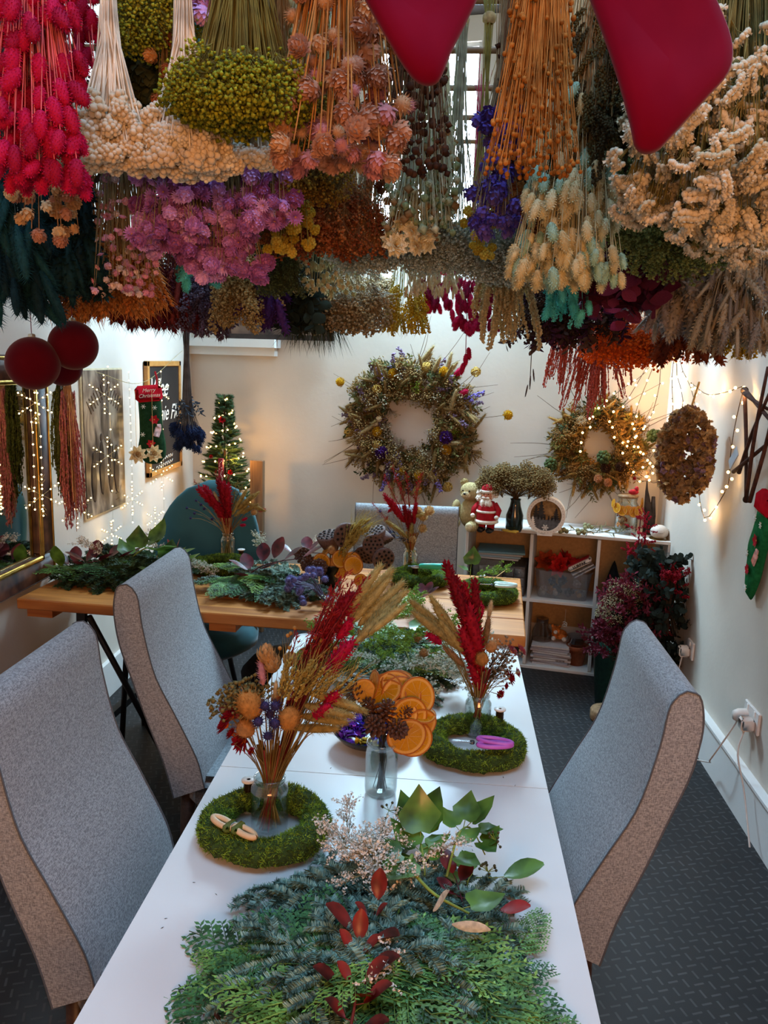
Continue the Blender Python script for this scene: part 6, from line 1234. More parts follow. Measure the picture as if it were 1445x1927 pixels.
# crimson strand hanging down from the shelf top
t = thing('crimson_garland', 'crimson dyed sprays hanging over the front of the cube shelf', 'dried flowers', shp(.93, -.015, shh+.03)); mb = MB(); n = 60; mb.stamp(SPRAY, np.stack([rng.normal(size=n)*.022, rng.normal(size=n)*.012-.012, .09-rng.uniform(0, .36, n)], 1), frames(rdir(n, (0, -.3, .2))), .06); obj('sprays', mb, [stemm('6a0c20'), petal('a80f2c')], t, kind='stuff'); obj('stem', MB().tubes([[(0, 0, .1), (0, -.005, 0), (.0, -.01, -.25)]], .003, None, 5), stemm('5a0c1c'), t)
o = obj('wood_slice', MB().lathe([(.001, 0), (.07, 0), (.075, .01), (.075, .05), (.07, .058), (.001, .058)], 22), mat('8a6a4a', .8, .3), None, (.83, 3.80, .0)); tag(o, 'round cut wood slice on the floor by the green bucket', 'wood slice')
# ================================================================== GREENERY TEMPLATES (metres, growing along +x, lying flat)
def needles(mb, P, n, L, m=1, w=.0016, flat=.55, droop=.5):
    """needles round a twig path P"""
    k = len(P); u = rng.uniform(0.03, k-1.001, n); i = u.astype(int); f = (u-i)[:, None]; Q = P[i]*(1-f)+P[i+1]*f; T_ = P[i+1]-P[i]; T_ /= np.linalg.norm(T_, axis=1, keepdims=True)
    up = np.array([[0, 0, 1.]]); sd = np.cross(T_, up); sd /= np.linalg.norm(sd, axis=1, keepdims=True)+1e-9; a = rng.uniform(-1, 1, n); s_ = rng.choice([-1, 1], n)
    D = sd*(s_*np.cos(a*.9))[:, None]+up*(np.sin(a*1.0)*flat+.15)[:, None]+T_*droop; mb.stamp(NEED, Q, frames(D), np.stack([np.full(n, w), np.full(n, w), rng.uniform(.75, 1.15, n)*L], 1), m)
def fir_mesh(L=.26, seed=0):
    mb = MB(); main = bez([(0, 0, 0), (L*.5, .01*rng.normal(), .012), (L, .012*rng.normal(), .0)], 9); mb.tubes([main], .0028, .0012, 5, 0); needles(mb, main, 620, .019, w=.0026)
    for k in range(7):
        f = .12+.11*k; b = main[int(f*8)]; s_ = 1 if k % 2 else -1; l = L*(.52-.36*f)*rng.uniform(.85, 1.15); d = np.array([math.cos(.75), s_*math.sin(.75), 0]); tw = bez([b, b+d*l*.5+np.array([0, 0, .006]), b+d*l+np.array([l*.08, 0, -.004])], 6); mb.tubes([tw], .0016, .0009, 4, 0); needles(mb, tw, int(4000*l), .018, w=.0026)
    return mb
M_fir = [stemm('5a4a30'), mat('365846', .5, .45, 30, .0, spec=.4, h2='7ea092')]; M_fir2 = [stemm('4a3f28'), mat('1e3420', .6, .4, 30, h2='365430')]; M_cyp = [stemm('5a6a34'), mat('2c5224', .5, .45, 26, .1, h2='6a9a4c')]
DIA = DIAM
def cypress_mesh(L=.26):
    mb = MB(); main = bez([(0, 0, 0), (L*.5, .012*rng.normal(), .012), (L, .01*rng.normal(), -.004)], 12); mb.tubes([main], .0018, .0008, 4, 0); Pp = []; Dd = []
    for k in range(16):
        f = .06+.058*k; b = main[min(10, int(f*11))]+(main[min(11, int(f*11)+1)]-main[min(10, int(f*11))])*((f*11) % 1); s_ = 1 if k % 2 else -1; l = L*.36*(1-f)**.8+.014; d = np.array([math.cos(.8), s_*math.sin(.8), 0]); tw = bez([b, b+d*l*.5+np.array([0, 0, .003]), b+d*l+np.array([l*.12, 0, -.006])], 5); mb.tubes([tw], .0013, .0007, 3, 1)
        m = max(3, int(l/.0052))
        for j in range(m):
            g = (j+.5)/m; q = b+(tw[-1]-b)*g; s2 = 1 if j % 2 else -1; e = np.array([math.cos(.8+s_*s2*0), 0, 0]); ang = s_*.8+s2*.75; Dd.append((math.cos(ang), math.sin(ang), rng.normal()*.12)); Pp.append(q); 
            if l*(1-g) > .025: Pp.append(q+np.array([math.cos(ang), math.sin(ang), 0])*.008); Dd.append((math.cos(ang+.5), math.sin(ang+.5), 0)); Pp.append(q+np.array([math.cos(ang), math.sin(ang), 0])*.008); Dd.append((math.cos(ang-.5), math.sin(ang-.5), .05))
    Dd = np.array(Dd); n = len(Dd); Z = Dd/np.linalg.norm(Dd, axis=1, keepdims=True); X = np.cross(np.array([[0, 0, 1.]]), Z); X /= np.linalg.norm(X, axis=1, keepdims=True); mb.stamp(DIA, np.array(Pp), np.stack([X, np.cross(Z, X), Z], 2), np.tile([[.0062, .011, .0145]], (n, 1)), 1); return mb
def t_ivy():
    O = [(0, 0), (.20, -.06), (.40, .02), (.46, .18), (.52, .36), (.40, .52), (.22, .76), (0, 1.05), (-.22, .76), (-.40, .52), (-.52, .36), (-.46, .18), (-.40, .02), (-.20, -.06)]
    V = [(0, -.02, .42)]; V += [(x, .26*abs(x)**1.3+.30*(z-.4)**2+.03*math.sin(x*9), z) for x, z in O]; n = len(O); C1 = [(x*.5, .05*abs(x)+.05*(z-.4)**2, .42+(z-.42)*.5) for x, z in O]; V += C1
    F = []
    for i in range(n): j = (i+1) % n; F += [(1+i, 1+j, 1+n+j, 1+n+i), (1+n+i, 1+n+j, 0)]
    return T(V, F)
IVY = t_ivy(); BROAD = t_leaf(6, .72, .28, .22); POINTED = t_leaf(6, .62, .3, .25, 'lance'); REDL = t_leaf(6, .62, .7, .45)
def leafsprig(name, label, cat, loc, rot, path, leaves, tm, lm, sm, sr=.002, group=None, pn='leaf', berries=None):
    """path: stem points; leaves: (t along path, direction, length)"""
    t = thing(name, label, cat, loc, rot, group); P = bez(path, 14); obj('stem', MB().tubes([P], sr, sr*.5, 6), sm, t)
    for (f, d, l) in leaves:
        q = P[int(f*13)]; d = np.array(d, float); d /= np.linalg.norm(d); Z = d; X = np.cross(d, (0, 0, 1.)) if abs(d[2]) < .95 else np.array([1., 0, 0]); X /= np.linalg.norm(X); Y = np.cross(Z, X)
        if Y[2] < 0: X, Y = -X, -Y
        R = np.stack([X, Y, Z], 1); pt = q+d*l*.28; mb = MB(); mb.tubes([[q, pt]], .0009, None, 4, 1); mb.one(tm, pt, R, (l, l, l), 0); obj(pn, mb, [lm, sm], t)
    if berries:
        for (f, o3, k) in berries:
            q = P[int(f*13)]+np.array(o3); mb = MB(); pp = q+rdir(k, (0, 0, .4))*.016; mb.tubes(np.stack([np.tile(q[None], (k, 1)), pp], 1), .0007, None, 3, 1); mb.stamp(BALL, pp, None, .0028, 0); obj('berry_cluster', mb, [mat('3a3a20', .6), sm], t)
    return t
M_ivy = mat('2a4e14', .32, .35, 22, .08, spec=.5, h2='4c7222'); M_ivyl = mat('34581c', .38, .3, 22, .15, h2='54782c'); M_ivys = stemm('7a8a3a'); M_redl = mat('4a100c', .4, .35, 25, .12, spec=.45, h2='7a1c14'); M_burgl = mat('3c141a', .35, .4, 25, .15, spec=.5, h2='6a2028')
def statice_mesh(L=.22, cols=1):
    mb = MB(); st = []; tips = []
    main = bez([(0, 0, 0), (L*.5, .01, .02), (L, 0, .015)], 6); mb.tubes([main], .0016, .0008, 4, 0)
    for k in range(26):
        f = .25+.75*k/26; b = main[int(f*5)]; d = np.array([1, rng.uniform(-1.3, 1.3), rng.uniform(-.1, .9)]); d /= np.linalg.norm(d); l = rng.uniform(.03, .075); e = b+d*l; st.append([b, (b+e)/2+rng.normal(size=3)*.004, e]); 
        for j in range(12): tips.append(e-d*l*.06*j+rng.normal(size=3)*.004)
    mb.tubes(np.array(st), .0009, None, 3, 0); tips = np.array(tips); mb.stamp(t_daisy(5, 1, .2, .6, .5), tips, frames(rdir(len(tips), (0, 0, .8))), rng.uniform(.0042, .0075, len(tips)), 1); return mb
fir_me = [fir_mesh(.27).mesh('needles', M_fir) for _ in range(3)]; fird_me = [fir_mesh(.22).mesh('needles', M_fir2) for _ in range(2)]; M_cyp2 = [stemm('4a5a2c'), mat('1f4220', .5, .4, 26, .08, h2='447a44')]; M_cyp3 = [stemm('6a7a3c'), mat('4a7426', .5, .4, 26, .1, h2='8ab050')]
cyp_me = [cypress_mesh(.27).mesh('fronds', M_) for M_ in (M_cyp, M_cyp2, M_cyp3, M_cyp2)]
sta_me = [statice_mesh().mesh('florets', [stemm('7a7048'), petal('e6ddd0'), petal('cdb9a4')]) for _ in range(2)]; gyp_me = [statice_mesh(.2).mesh('florets', [stemm('6a7a4a'), petal('cfd6c8'), petal('b0b890')]) for _ in range(2)]; lime_me = statice_mesh(.2).mesh('florets', [stemm('5a7a34'), petal('7a9a3a'), petal('9ab04a')])
def lay(name, label, cat, me, px, py, z, yaw, tilt=0.0, s=1.0, group=None, roll=0.0):
    p = onz(px, py, z); o = obj(name, me, None, None, p, Rz(math.radians(yaw))@Ry(-tilt)@Rx(roll)); o.scale = (s,)*3; return tag(o, label, cat, group)
# --- pile nearest the camera.  yaw 0 = to the right, 90 = away
G1 = 'fir branches in the front pile'; G2 = 'cypress fronds in the front pile'
base_label = 'blue-green fir branch in the greenery pile nearest the camera'
def heap(name, label, cat, meshes, cx, cy, hx, hy, n, s0, s1, group, z0, z1, base, keep=1.0, spread=50, yaw0=None):
    """sprays heaped over an oval, tips pointing outwards, higher towards the middle"""
    for i in range(n):
        a = 2*PI*(i+rng.uniform(0, .8))/n; q = keep*(.15+.75*((i*.618) % 1)); x, y = cx+hx*q*math.cos(a), cy+hy*q*math.sin(a); sc = rng.uniform(s0, s1); yw = math.atan2(math.sin(a)*hy, math.cos(a)*hx)+math.radians(rng.uniform(-spread, spread)) if yaw0 is None else math.radians(yaw0+rng.uniform(-spread, spread))
        L = .27*sc*.5; o = obj(name, meshes[i % len(meshes)], None, None, (x-L*math.cos(yw), y-L*math.sin(yw), base+z0+(z1-z0)*(1-q)*rng.uniform(.7, 1.0)), Rz(yw)@Ry(rng.uniform(-.02, .16))@Rx(rng.uniform(-.3, .3))); o.scale = (sc,)*3; tag(o, label, cat, group)
heap('fir_branch', base_label, 'branch', fir_me, -.06, 1.26, .24, .13, 34, .50, .72, G1, .008, .06, TZ, spread=35)
heap('fir_branch', base_label, 'branch', fird_me, -.06, 1.08, .22, .22, 26, .6, .8, G1, .006, .03, TZ)
heap('cypress_frond', 'flat green cypress frond in the greenery pile nearest the camera', 'branch', cyp_me, -.07, 1.04, .27, .19, 52, .62, .92, G2, .02, .11, TZ, spread=65)
heap('fir_branch', base_label, 'branch', fir_me, -.08, 1.06, .24, .17, 14, .55, .75, G1, .05, .10, TZ)
for k, (px, py, yw) in enumerate(((930, 1905, -12), (900, 1860, 22), (500, 1850, 160), (960, 1800, 60))): lay('cypress_frond', 'cypress frond tip poking out at the edge of the front pile', 'branch', cyp_me[k % 3], px, py, TZ+.012, yw, .03, .5, 'cypress tips at the edge of the front pile')
for i, (px, py, z, yw, s) in enumerate(((660, 1590, .80, 100, .8), (690, 1640, .82, 140, .9), (720, 1660, .825, 95, .9), (740, 1720, .83, 110, 1.0), (700, 1610, .83, 60, .8), (760, 1640, .84, 30, .8))):
    lay('pale_statice_sprig', 'pale pinkish statice sprig on top of the front greenery pile', 'dried flowers', sta_me[i % 2], px, py, z-.01, yw, .15, s*.7, 'pale statice in the front pile')
lay('pale_statice_sprig', 'single pale statice tip lying over red leaves in the front pile', 'dried flowers', sta_me[0], 735, 1760, .83, 265, .05, .6)
def L3(a, e=.35): a = math.radians(a); return (math.cos(a), math.sin(a), e)
S_ = 'ivy'
leafsprig('ivy_sprig', 'ivy sprig with big upright leaves at the back of the front pile', 'ivy', onz(800, 1660, .79), None, [(0, 0, 0), (-.01, .06, .03), (-.03, .13, .03)], [(.3, L3(60, .4), .05), (.45, L3(150, .5), .065), (.6, L3(100, 1.4), .08), (.7, L3(50, 1.2), .075), (.85, L3(130, 1.0), .06), (1, L3(95, .5), .045), (.5, L3(20, .3), .045), (.2, L3(190, .2), .06)], IVY, M_ivy, M_ivys, .0028, berries=[(.95, (-.05, .02, .02), 9)])
leafsprig('ivy_sprig', 'ivy sprig reaching right with pale leaves over bare table', 'ivy', onz(840, 1650, .80), None, [(0, 0, 0), (.02, .07, .04), (.045, .11, .03), (.07, .06, .01)], [(.3, L3(30, .3), .045), (.5, L3(75, .8), .055), (.6, L3(20, .9), .06), (.75, L3(-10, .1), .045), (.9, L3(-60, .1), .045), (.45, L3(140, .5), .045), (.2, L3(-40, .1), .05), (.95, L3(40, .6), .04)], IVY, M_ivyl, M_ivys, .0026, berries=[(.9, (.03, -.01, .01), 10)])
leafsprig('ivy_sprig', 'ivy stem curling forward over the fir in the front pile', 'ivy', onz(775, 1610, .83), None, [(0, 0, 0), (.0, -.05, .01), (.04, -.10, .0), (.10, -.13, -.01)], [(.1, L3(190, .2), .07), (.2, L3(250, .1), .07), (.95, L3(20, .1), .06)], IVY, M_ivyl, M_ivys, .004)
leafsprig('broad_leaf', 'single broad dark green leaf at the right of the front pile', 'leaf', onz(915, 1655, .765), None, [(-.03, 0, 0), (0, 0, .004), (.012, 0, .004)], [(1, L3(8, .12), .075)], BROAD, M_ivy, M_ivys, .0014)
leafsprig('ivy_sprig', 'small olive ivy leaves with berries beside the broad leaf', 'ivy', onz(880, 1690, .77), None, [(0, 0, 0), (.0, .03, .01), (.01, .06, .01)], [(.2, L3(250, .1), .045), (.6, L3(200, .3), .04), (.9, L3(110, .3), .04)], IVY, M_ivyl, M_ivys, .0016, berries=[(.9, (.03, 0, .01), 12)])
leafsprig('red_leaf', 'single bright red pointed leaf lying right of the front pile', 'leaf', onz(925, 1718, .765), None, [(-.06, .01, .02), (-.02, .006, .012), (0, 0, .006)], [(1, L3(-6, .1), .052)], POINTED if False else BROAD, mat('8a1a18', .4, .25, 20, .2, h2='a82420'), M_redl, .0012)
leafsprig('red_leaf_sprig', 'upright dark red leaf sprig in the middle of the front pile', 'leaf sprig', onz(655, 1880, .815), None, [(0, 0, 0), (.004, .05, .02), (.012, .11, .022), (.025, .17, .02)], [(.15, L3(190, .3), .048), (.2, L3(0, .25), .06), (.4, L3(150, .4), .032), (.42, L3(20, .3), .034), (.65, L3(175, .3), .055), (.68, L3(-30, .1), .052), (.85, L3(165, .3), .026), (.9, L3(10, .5), .026), (1, L3(85, 1.0), .044), (.1, L3(-50, .2), .05), (.5, L3(90, .8), .04)], REDL, M_redl, stemm('5a2018'), .0026)
leafsprig('red_leaf_sprig', 'dark red leaf sprig at the bottom of the front pile', 'leaf sprig', onz(655, 1955, .815), None, [(0, 0, 0), (.004, .04, .02), (.0, .08, .02)], [(.3, L3(175, .3), .034), (.5, L3(0, .3), .046), (.8, L3(20, .4), .046), (.9, L3(150, .3), .03), (.15, L3(-10, .2), .046)], REDL, M_redl, stemm('5a2018'), .0026)
leafsprig('burgundy_twig', 'thin burgundy twig with dark leaves under the ivy in the front pile', 'twig', onz(880, 1740, .775), None, [(0, 0, 0), (-.01, .05, .01), (-.02, .09, .02)], [(.6, L3(160, .3), .04), (.9, L3(60, .3), .04), (1, L3(120, .4), .045)], BROAD, M_burgl, stemm('4a1c24'), .002)
for i, (px, py, yw) in enumerate(((850, 1740, -30), (815, 1715, 40), (805, 1850, 100))):
    p = onz(px, py, .83); t = thing('curled_dry_leaf', 'pale curled dry leaf lying on the front greenery pile', 'leaf', p, Rz(math.radians(yw)), 'pale curled leaves in the front pile'); obj('leaf', MB().one(t_leaf(6, .3, .8, .5), (0, 0, 0), Ry(PI/2), (.07, .05, .055)), petal('d0c8b6'), t)
heap('pale_statice_sprig', 'pale pinkish statice sprig on top of the front greenery pile', 'dried flowers', sta_me, -.11, 1.29, .07, .09, 9, .42, .62, 'pale statice in the front pile', .075, .11, TZ)
for i, (px, py, yw, l) in enumerate(((520, 1790, 10, .09), (400, 1918, -20, .03))):
    p = onz(px, py, .775); o = obj('bare_twig', MB().varitube(bez([(-l/2, 0, 0), (0, .006, .004), (l/2, 0, 0)], 6), [.003]*6, 6), mat('6a3a2a', .8, .3), None, p, Rz(math.radians(yw))); tag(o, ['bare brown twig sticking out on the left of the front pile', 'short cut twig end at the bottom edge of the picture'][i], 'twig')
# --- pile in the middle of the table, behind the orange bouquet
for i, (px, py, z, yw, s) in enumerate(((700, 1250, .765, 170, .85), (740, 1240, .775, 20, .8), (720, 1270, .77, 200, .8), (770, 1260, .77, -15, .8), (690, 1220, .78, 130, .8), (750, 1210, .79, 60, .85), (660, 1230, .77, 180, .6))): lay('fir_branch', 'fir branch in the greenery pile halfway along the white table', 'branch', fir_me[i % 3], px, py, z, yw, .06, s*.75, 'fir branches in the middle pile')
heap('fir_branch', 'fir branch in the greenery pile halfway along the white table', 'branch', fir_me+fird_me, -.14, 2.38, .19, .22, 26, .5, .8, 'fir branches in the middle pile', .008, .07, TZ)
heap('cypress_frond', 'cypress frond in the greenery pile halfway along the white table', 'branch', cyp_me, -.13, 2.36, .16, .2, 16, .5, .7, 'cypress fronds in the middle pile', .03, .09, TZ)
heap('gypsophila_sprig', 'white gypsophila sprig in the greenery pile halfway along the white table', 'dried flowers', gyp_me, -.02, 2.24, .16, .10, 4, .6, .9, 'gypsophila in the middle pile', .05, .09, TZ)
heap('lime_bud_sprig', 'lime green budded sprig in the greenery pile halfway along the white table', 'foliage', [lime_me], -.12, 2.40, .14, .16, 9, .6, .9, 'lime sprigs in the middle pile', .06, .11, TZ)
for i, (px, py, z, yw, s) in enumerate(((720, 1200, .80, 100, .8), (690, 1190, .80, 150, .8), (760, 1190, .80, 30, .8), (790, 1210, .785, -20, .9), (700, 1210, .81, 175, .7), (740, 1160, .80, 70, .9))): lay('cypress_frond', 'cypress frond in the greenery pile halfway along the white table', 'branch', cyp_me[i % 3], px, py, z, yw, .06, s, 'cypress fronds in the middle pile')
for i, (px, py, z, yw, s) in enumerate(((760, 1260, .79, -20, 1.1), (800, 1270, .78, -35, 1.1), (740, 1250, .80, 190, .9), (770, 1290, .775, -60, .8), (700, 1170, .83, 140, 1.0), (820, 1220, .80, 0, .9), (690, 1290, .77, 200, .8))): lay('gypsophila_sprig', 'white gypsophila sprig in the greenery pile halfway along the white table', 'dried flowers', gyp_me[i % 2], px, py, z, yw, .1, s, 'gypsophila in the middle pile')
for i, (px, py, z, yw, s) in enumerate(((730, 1180, .83, 60, 1.0), (760, 1200, .83, 20, 1.0), (690, 1200, .82, 200, 1.0), (770, 1160, .82, 80, .9))): lay('lime_bud_sprig', 'lime green budded sprig in the greenery pile halfway along the white table', 'foliage', lime_me, px, py, z, yw, .15, s, 'lime sprigs in the middle pile')
leafsprig('ivy_sprig', 'ivy leaves half buried in the pile halfway along the table', 'ivy', onz(790, 1215, .80), None, [(-.06, 0, 0), (0, .02, .02), (.05, .0, .02)], [(.2, L3(150, .3), .07), (.5, L3(80, .5), .09), (.8, L3(10, .3), .07), (.6, L3(-70, .2), .07), (1, L3(40, .4), .06)], IVY, M_ivy, M_ivys, .003)
leafsprig('ivy_sprig', 'curved bare ivy stem crossing the middle pile', 'ivy', onz(760, 1240, .82), None, [(-.04, .10, .02), (0, .03, .02), (.03, -.05, .0), (.09, -.07, -.01)], [(.1, L3(160, .3), .05)], IVY, M_ivyl, M_ivys, .0035)
leafsprig('burgundy_leaf_sprig', 'small burgundy leaf rosette beside the turquoise scissors', 'leaf sprig', onz(790, 1130, .83), None, [(-.03, 0, 0), (0, .0, .01), (.02, .01, .02)], [(.3, L3(190, .4), .05), (.6, L3(90, .6), .05), (.9, L3(10, .4), .05), (.7, L3(-60, .3), .05), (1, L3(60, .7), .045)], BROAD, M_burgl, stemm('4a1c24'), .002)
for (px, py, lb) in ((785, 1203, 'seed globe above the middle pile, left'), (797, 1233, 'seed globe resting on the middle pile, larger')): 
    p = onz(px, py, .85); t = thing('dried_seed_globe', 'tan dried '+lb, 'seed head', p); obj('globe', MB().one(PGLOBE, (0, 0, -.012), None, .030), petal('a8845a'), t); obj('stem', MB().tubes([bez([(0, 0, 0), (.04, .01, .006), (.09, .0, -.02)], 6)], .0014, None, 4), stemm('8a7044'), t)
# --- piles on the plank table
TW = WZ
for i, (px, py, z, yw, s) in enumerate(((230, 1075, .015, 170, 1.3), (250, 1085, .02, 190, 1.2), (280, 1080, .03, 10, .9), (260, 1060, .05, 160, 1.2), (300, 1075, .02, 200, 1.0), (240, 1090, .01, 200, 1.3), (320, 1060, .02, 150, .9), (200, 1085, .015, 175, .9), (280, 1050, .05, 170, 1.2), (330, 1075, .02, 180, 1.0))): lay('dark_fir_branch', 'dark fir branch in the greenery pile at the left end of the plank table', 'branch', fird_me[i % 2], px, py, TW+z, yw, .06, s, 'dark fir branches in the left pile')
heap('dark_fir_branch', 'dark fir branch in the greenery pile at the left end of the plank table', 'branch', fird_me, -1.28, 3.08, .24, .16, 34, .7, 1.1, 'dark fir branches in the left pile', .008, .10, TW)
for i, (px, py, z, yw, s) in enumerate(((215, 1085, .03, 185, 1.2), (260, 1080, .05, 175, 1.1), (170, 1080, .02, 165, .8))): lay('cypress_frond', 'cypress frond in the pile at the left end of the plank table', 'branch', cyp_me[i % 3], px, py, TW+z, yw, .05, s, 'cypress fronds in the left pile')
leafsprig('burgundy_leaf_sprig', 'burgundy leaf cluster at the left end of the plank table', 'leaf sprig', onz(180, 1070, TW+.04), None, [(-.10, 0, 0), (0, .0, .03), (.10, .02, .04)], [(.05, L3(170, .6), .07), (.15, L3(110, .9), .07), (.25, L3(60, .5), .08), (.4, L3(200, .3), .08), (.5, L3(100, .7), .08), (.6, L3(-30, .3), .08), (.7, L3(60, .4), .08), (.9, L3(-10, .3), .08), (1, L3(30, .3), .07), (.3, L3(-90, .2), .07)], BROAD, M_burgl, stemm('4a1c24'), .003)
leafsprig('ivy_sprig', 'ivy sprig rising from the pile at the left end of the plank table', 'ivy', onz(235, 1070, TW+.05), None, [(0, 0, 0), (.03, .03, .05), (.09, .05, .08), (.17, .04, .04)], [(.3, L3(150, .9), .08), (.45, L3(100, 1.6), .09), (.55, L3(30, .6), .08), (.7, L3(60, 1.4), .10), (.8, L3(-60, .2), .13), (.95, L3(0, .2), .10), (.2, L3(-80, .2), .06)], IVY, M_ivyl, M_ivys, .004)
leafsprig('ivy_sprig', 'ivy sprig lying against the teal chair in the left pile', 'ivy', onz(275, 1075, TW+.05), None, [(0, 0, 0), (.05, .0, .03), (.10, .02, .03)], [(.3, L3(-70, .1), .10), (.5, L3(20, .5), .10), (.8, L3(90, .8), .09), (1, L3(10, .3), .09)], IVY, M_ivy, M_ivys, .003)
leafsprig('broad_leaf', 'broad leaf standing up at the far left of the plank table', 'leaf', onz(122, 1085, TW+.005), None, [(.04, 0, .0), (.0, 0, .01), (-.01, 0, .02)], [(1, (-.2, .1, 1.0), .085), (.5, L3(190, .3), .07)], BROAD, M_ivyl, M_ivys, .002)
for i, (px, py, yw, s) in enumerate(((205, 1050, 160, .8), (300, 1040, 120, .8))): lay('cream_seed_sprig', 'cream seed sprig in the pile at the left end of the plank table', 'dried flowers', sta_me[i % 2], px, py, TW+.09, yw, .2, s, 'cream seed sprigs in the left pile')
leafsprig('red_leaf_sprig', 'small red leaf tuft behind the left pile', 'leaf sprig', onz(325, 1055, TW+.06), None, [(0, 0, 0), (0, 0, .02), (.01, 0, .04)], [(.5, L3(100, 2), .05), (.9, L3(20, 1.5), .05), (.8, L3(160, 1.2), .05)], POINTED, M_redl, stemm('5a2018'), .002)
for i, (px, py, z, yw, s) in enumerate(((500, 1110, .015, 200, .8), (540, 1115, .015, 260, .75), (560, 1105, .03, 250, .8), (580, 1100, .02, 290, .8), (510, 1085, .04, 160, .9), (560, 1080, .05, 150, .9), (600, 1095, .03, 230, .9), (470, 1100, .02, 190, .8))): lay('fir_branch', 'fir branch in the greenery pile in the middle of the plank table', 'branch', fir_me[i % 3], px, py, TW+z, yw, .05, s, 'fir branches in the plank table pile')
heap('fir_branch', 'fir branch in the greenery pile in the middle of the plank table', 'branch', fir_me+fird_me, -.66, 3.03, .19, .17, 26, .6, .9, 'fir branches in the plank table pile', .008, .09, TW)
heap('cypress_frond', 'bright cypress frond in the pile in the middle of the plank table', 'branch', cyp_me, -.72, 3.0, .17, .14, 14, .5, .8, 'cypress fronds in the plank table pile', .03, .09, TW)
for i, (px, py, z, yw, s) in enumerate(((480, 1095, .03, 200, .8), (450, 1095, .02, 210, .7), (490, 1075, .05, 170, .8))): lay('cypress_frond', 'bright cypress frond in the pile in the middle of the plank table', 'branch', cyp_me[i % 3], px, py, TW+z, yw, .05, s, 'cypress fronds in the plank table pile')
for i, (px, py, z, yw, s) in enumerate(((430, 1080, .02, 190, .8), (500, 1040, .07, 120, .8), (560, 1050, .08, 60, .8), (420, 1090, .01, 170, .7))): lay('gypsophila_sprig', 'pale seed sprig round the pile in the middle of the plank table', 'dried flowers', (gyp_me+sta_me)[i % 4], px, py, TW+z, yw, .2, s, 'pale sprigs in the plank table pile')
leafsprig('burgundy_leaf_sprig', 'burgundy leaf sprig in the middle of the plank table', 'leaf sprig', onz(465, 1085, TW+.05), None, [(0, 0, 0), (.05, .01, .04), (.12, .03, .06), (.19, .05, .07)], [(.05, L3(-100, .2), .08), (.15, L3(120, .6), .08), (.3, L3(-20, .2), .08), (.4, L3(100, .8), .08), (.55, L3(60, 1.0), .09), (.75, L3(20, .4), .08), (1, L3(10, .3), .09), (.2, L3(190, .3), .08)], BROAD, M_burgl, stemm('4a1c24'), .003)
leafsprig('burgundy_leaf_sprig', 'far burgundy leaf sprig behind the middle pile of the plank table', 'leaf sprig', onz(575, 1045, TW+.10), None, [(-.06, 0, 0), (0, .0, .01), (.06, .01, .01)], [(.2, L3(170, .3), .07), (.6, L3(100, .5), .07), (1, L3(10, .3), .07), (.5, L3(20, .5), .07)], BROAD, M_burgl, stemm('4a1c24'), .003)
t = thing('blue_thistle_bunch', 'purple-blue sea thistle bunch lying over the front edge of the plank table', 'dried flowers', onz(585, 1105, TW+.075)); s = MB(); n = 26; tip = rdir(n, (-.5, .1, .5))*np.array([.07, .05, .05]); s.tubes(np.stack([np.tile([[.07, -.03, -.055]], (n, 1)), tip*.3+np.array([.02, 0, 0]), tip], 1), .0014, None, 3); obj('stems', s, stemm('5a5268'), t); mb = MB(); mb.stamp(GLOBE, tip, frames(tip), .035); obj('thistle_heads', mb, petal('4a4478', '7a78a8'), t, kind='stuff')
# ================================================================== MOSS RINGS
def moss_ring(label, c, R=.102, r=.032, name='moss_ring', sc=1.0):
    t = thing(name, label, 'moss wreath', c); nu, nv = 64, 14; V = []; F = []
    nz = rng.normal(size=(nu, nv))*.0022
    for i in range(nu):
        a = 2*PI*i/nu; w = 1+.10*math.sin(3*a+R*99)+.06*math.sin(7*a)
        for j in range(nv): b = 2*PI*j/nv; q = r*w*.92+nz[i, j]; V.append(((R+q*math.cos(b))*math.cos(a), (R+q*math.cos(b))*math.sin(a), r*.78+q*.82*math.sin(b)))
    F = [(i*nv+j, ((i+1) % nu)*nv+j, ((i+1) % nu)*nv+(j+1) % nv, i*nv+(j+1) % nv) for i in range(nu) for j in range(nv)]
    obj('ring', MB().add(V, F), mat('2c4012', .95, .4, 90, 0, .8, bscale=300), t)
    n = 9000; a = rng.uniform(0, 2*PI, n); b = rng.uniform(-.5, PI+.5, n); w = 1+.10*np.sin(3*a+R*99)+.06*np.sin(7*a); q = r*w*.93; nm = np.stack([np.cos(b)*np.cos(a), np.cos(b)*np.sin(a), np.sin(b)], 1)
    P = np.stack([(R+q*np.cos(b))*np.cos(a), (R+q*np.cos(b))*np.sin(a), r*.78+q*.82*np.sin(b)], 1); P[:, 2] = np.maximum(P[:, 2], .001); D = nm*.55+rng.normal(size=(n, 3))*.75; D[:, 2] = np.where(P[:, 2] < .012, np.abs(D[:, 2]), D[:, 2])
    mb = MB(); k = n//2; mb.stamp(HAIR, P[:k], frames(D[:k]), np.stack([np.full(k, .0022), np.full(k, .0022), rng.uniform(.004, .011, k)], 1), 0); mb.stamp(HAIR, P[k:], frames(D[k:]), np.stack([np.full(n-k, .0020), np.full(n-k, .0020), rng.uniform(.004, .010, n-k)], 1), 1)
    obj('moss', mb, [mat('4c6c18', .9, .4, 60, .25, h2='84a030'), mat('3a5414', .9, .4, 60, .25, h2='6a8420')], t, kind='stuff'); t.scale = (sc,)*3; return t
c1 = onz(500, 1545, TZ+.03); c1[2] = TZ; c2 = onz(890, 1393, TZ+.03); c2[2] = TZ
moss_ring('green moss ring round the jar, nearest the camera on the left of the table', c1)
moss_ring('green moss ring round the jar with pink scissors, right side of the table', c2)
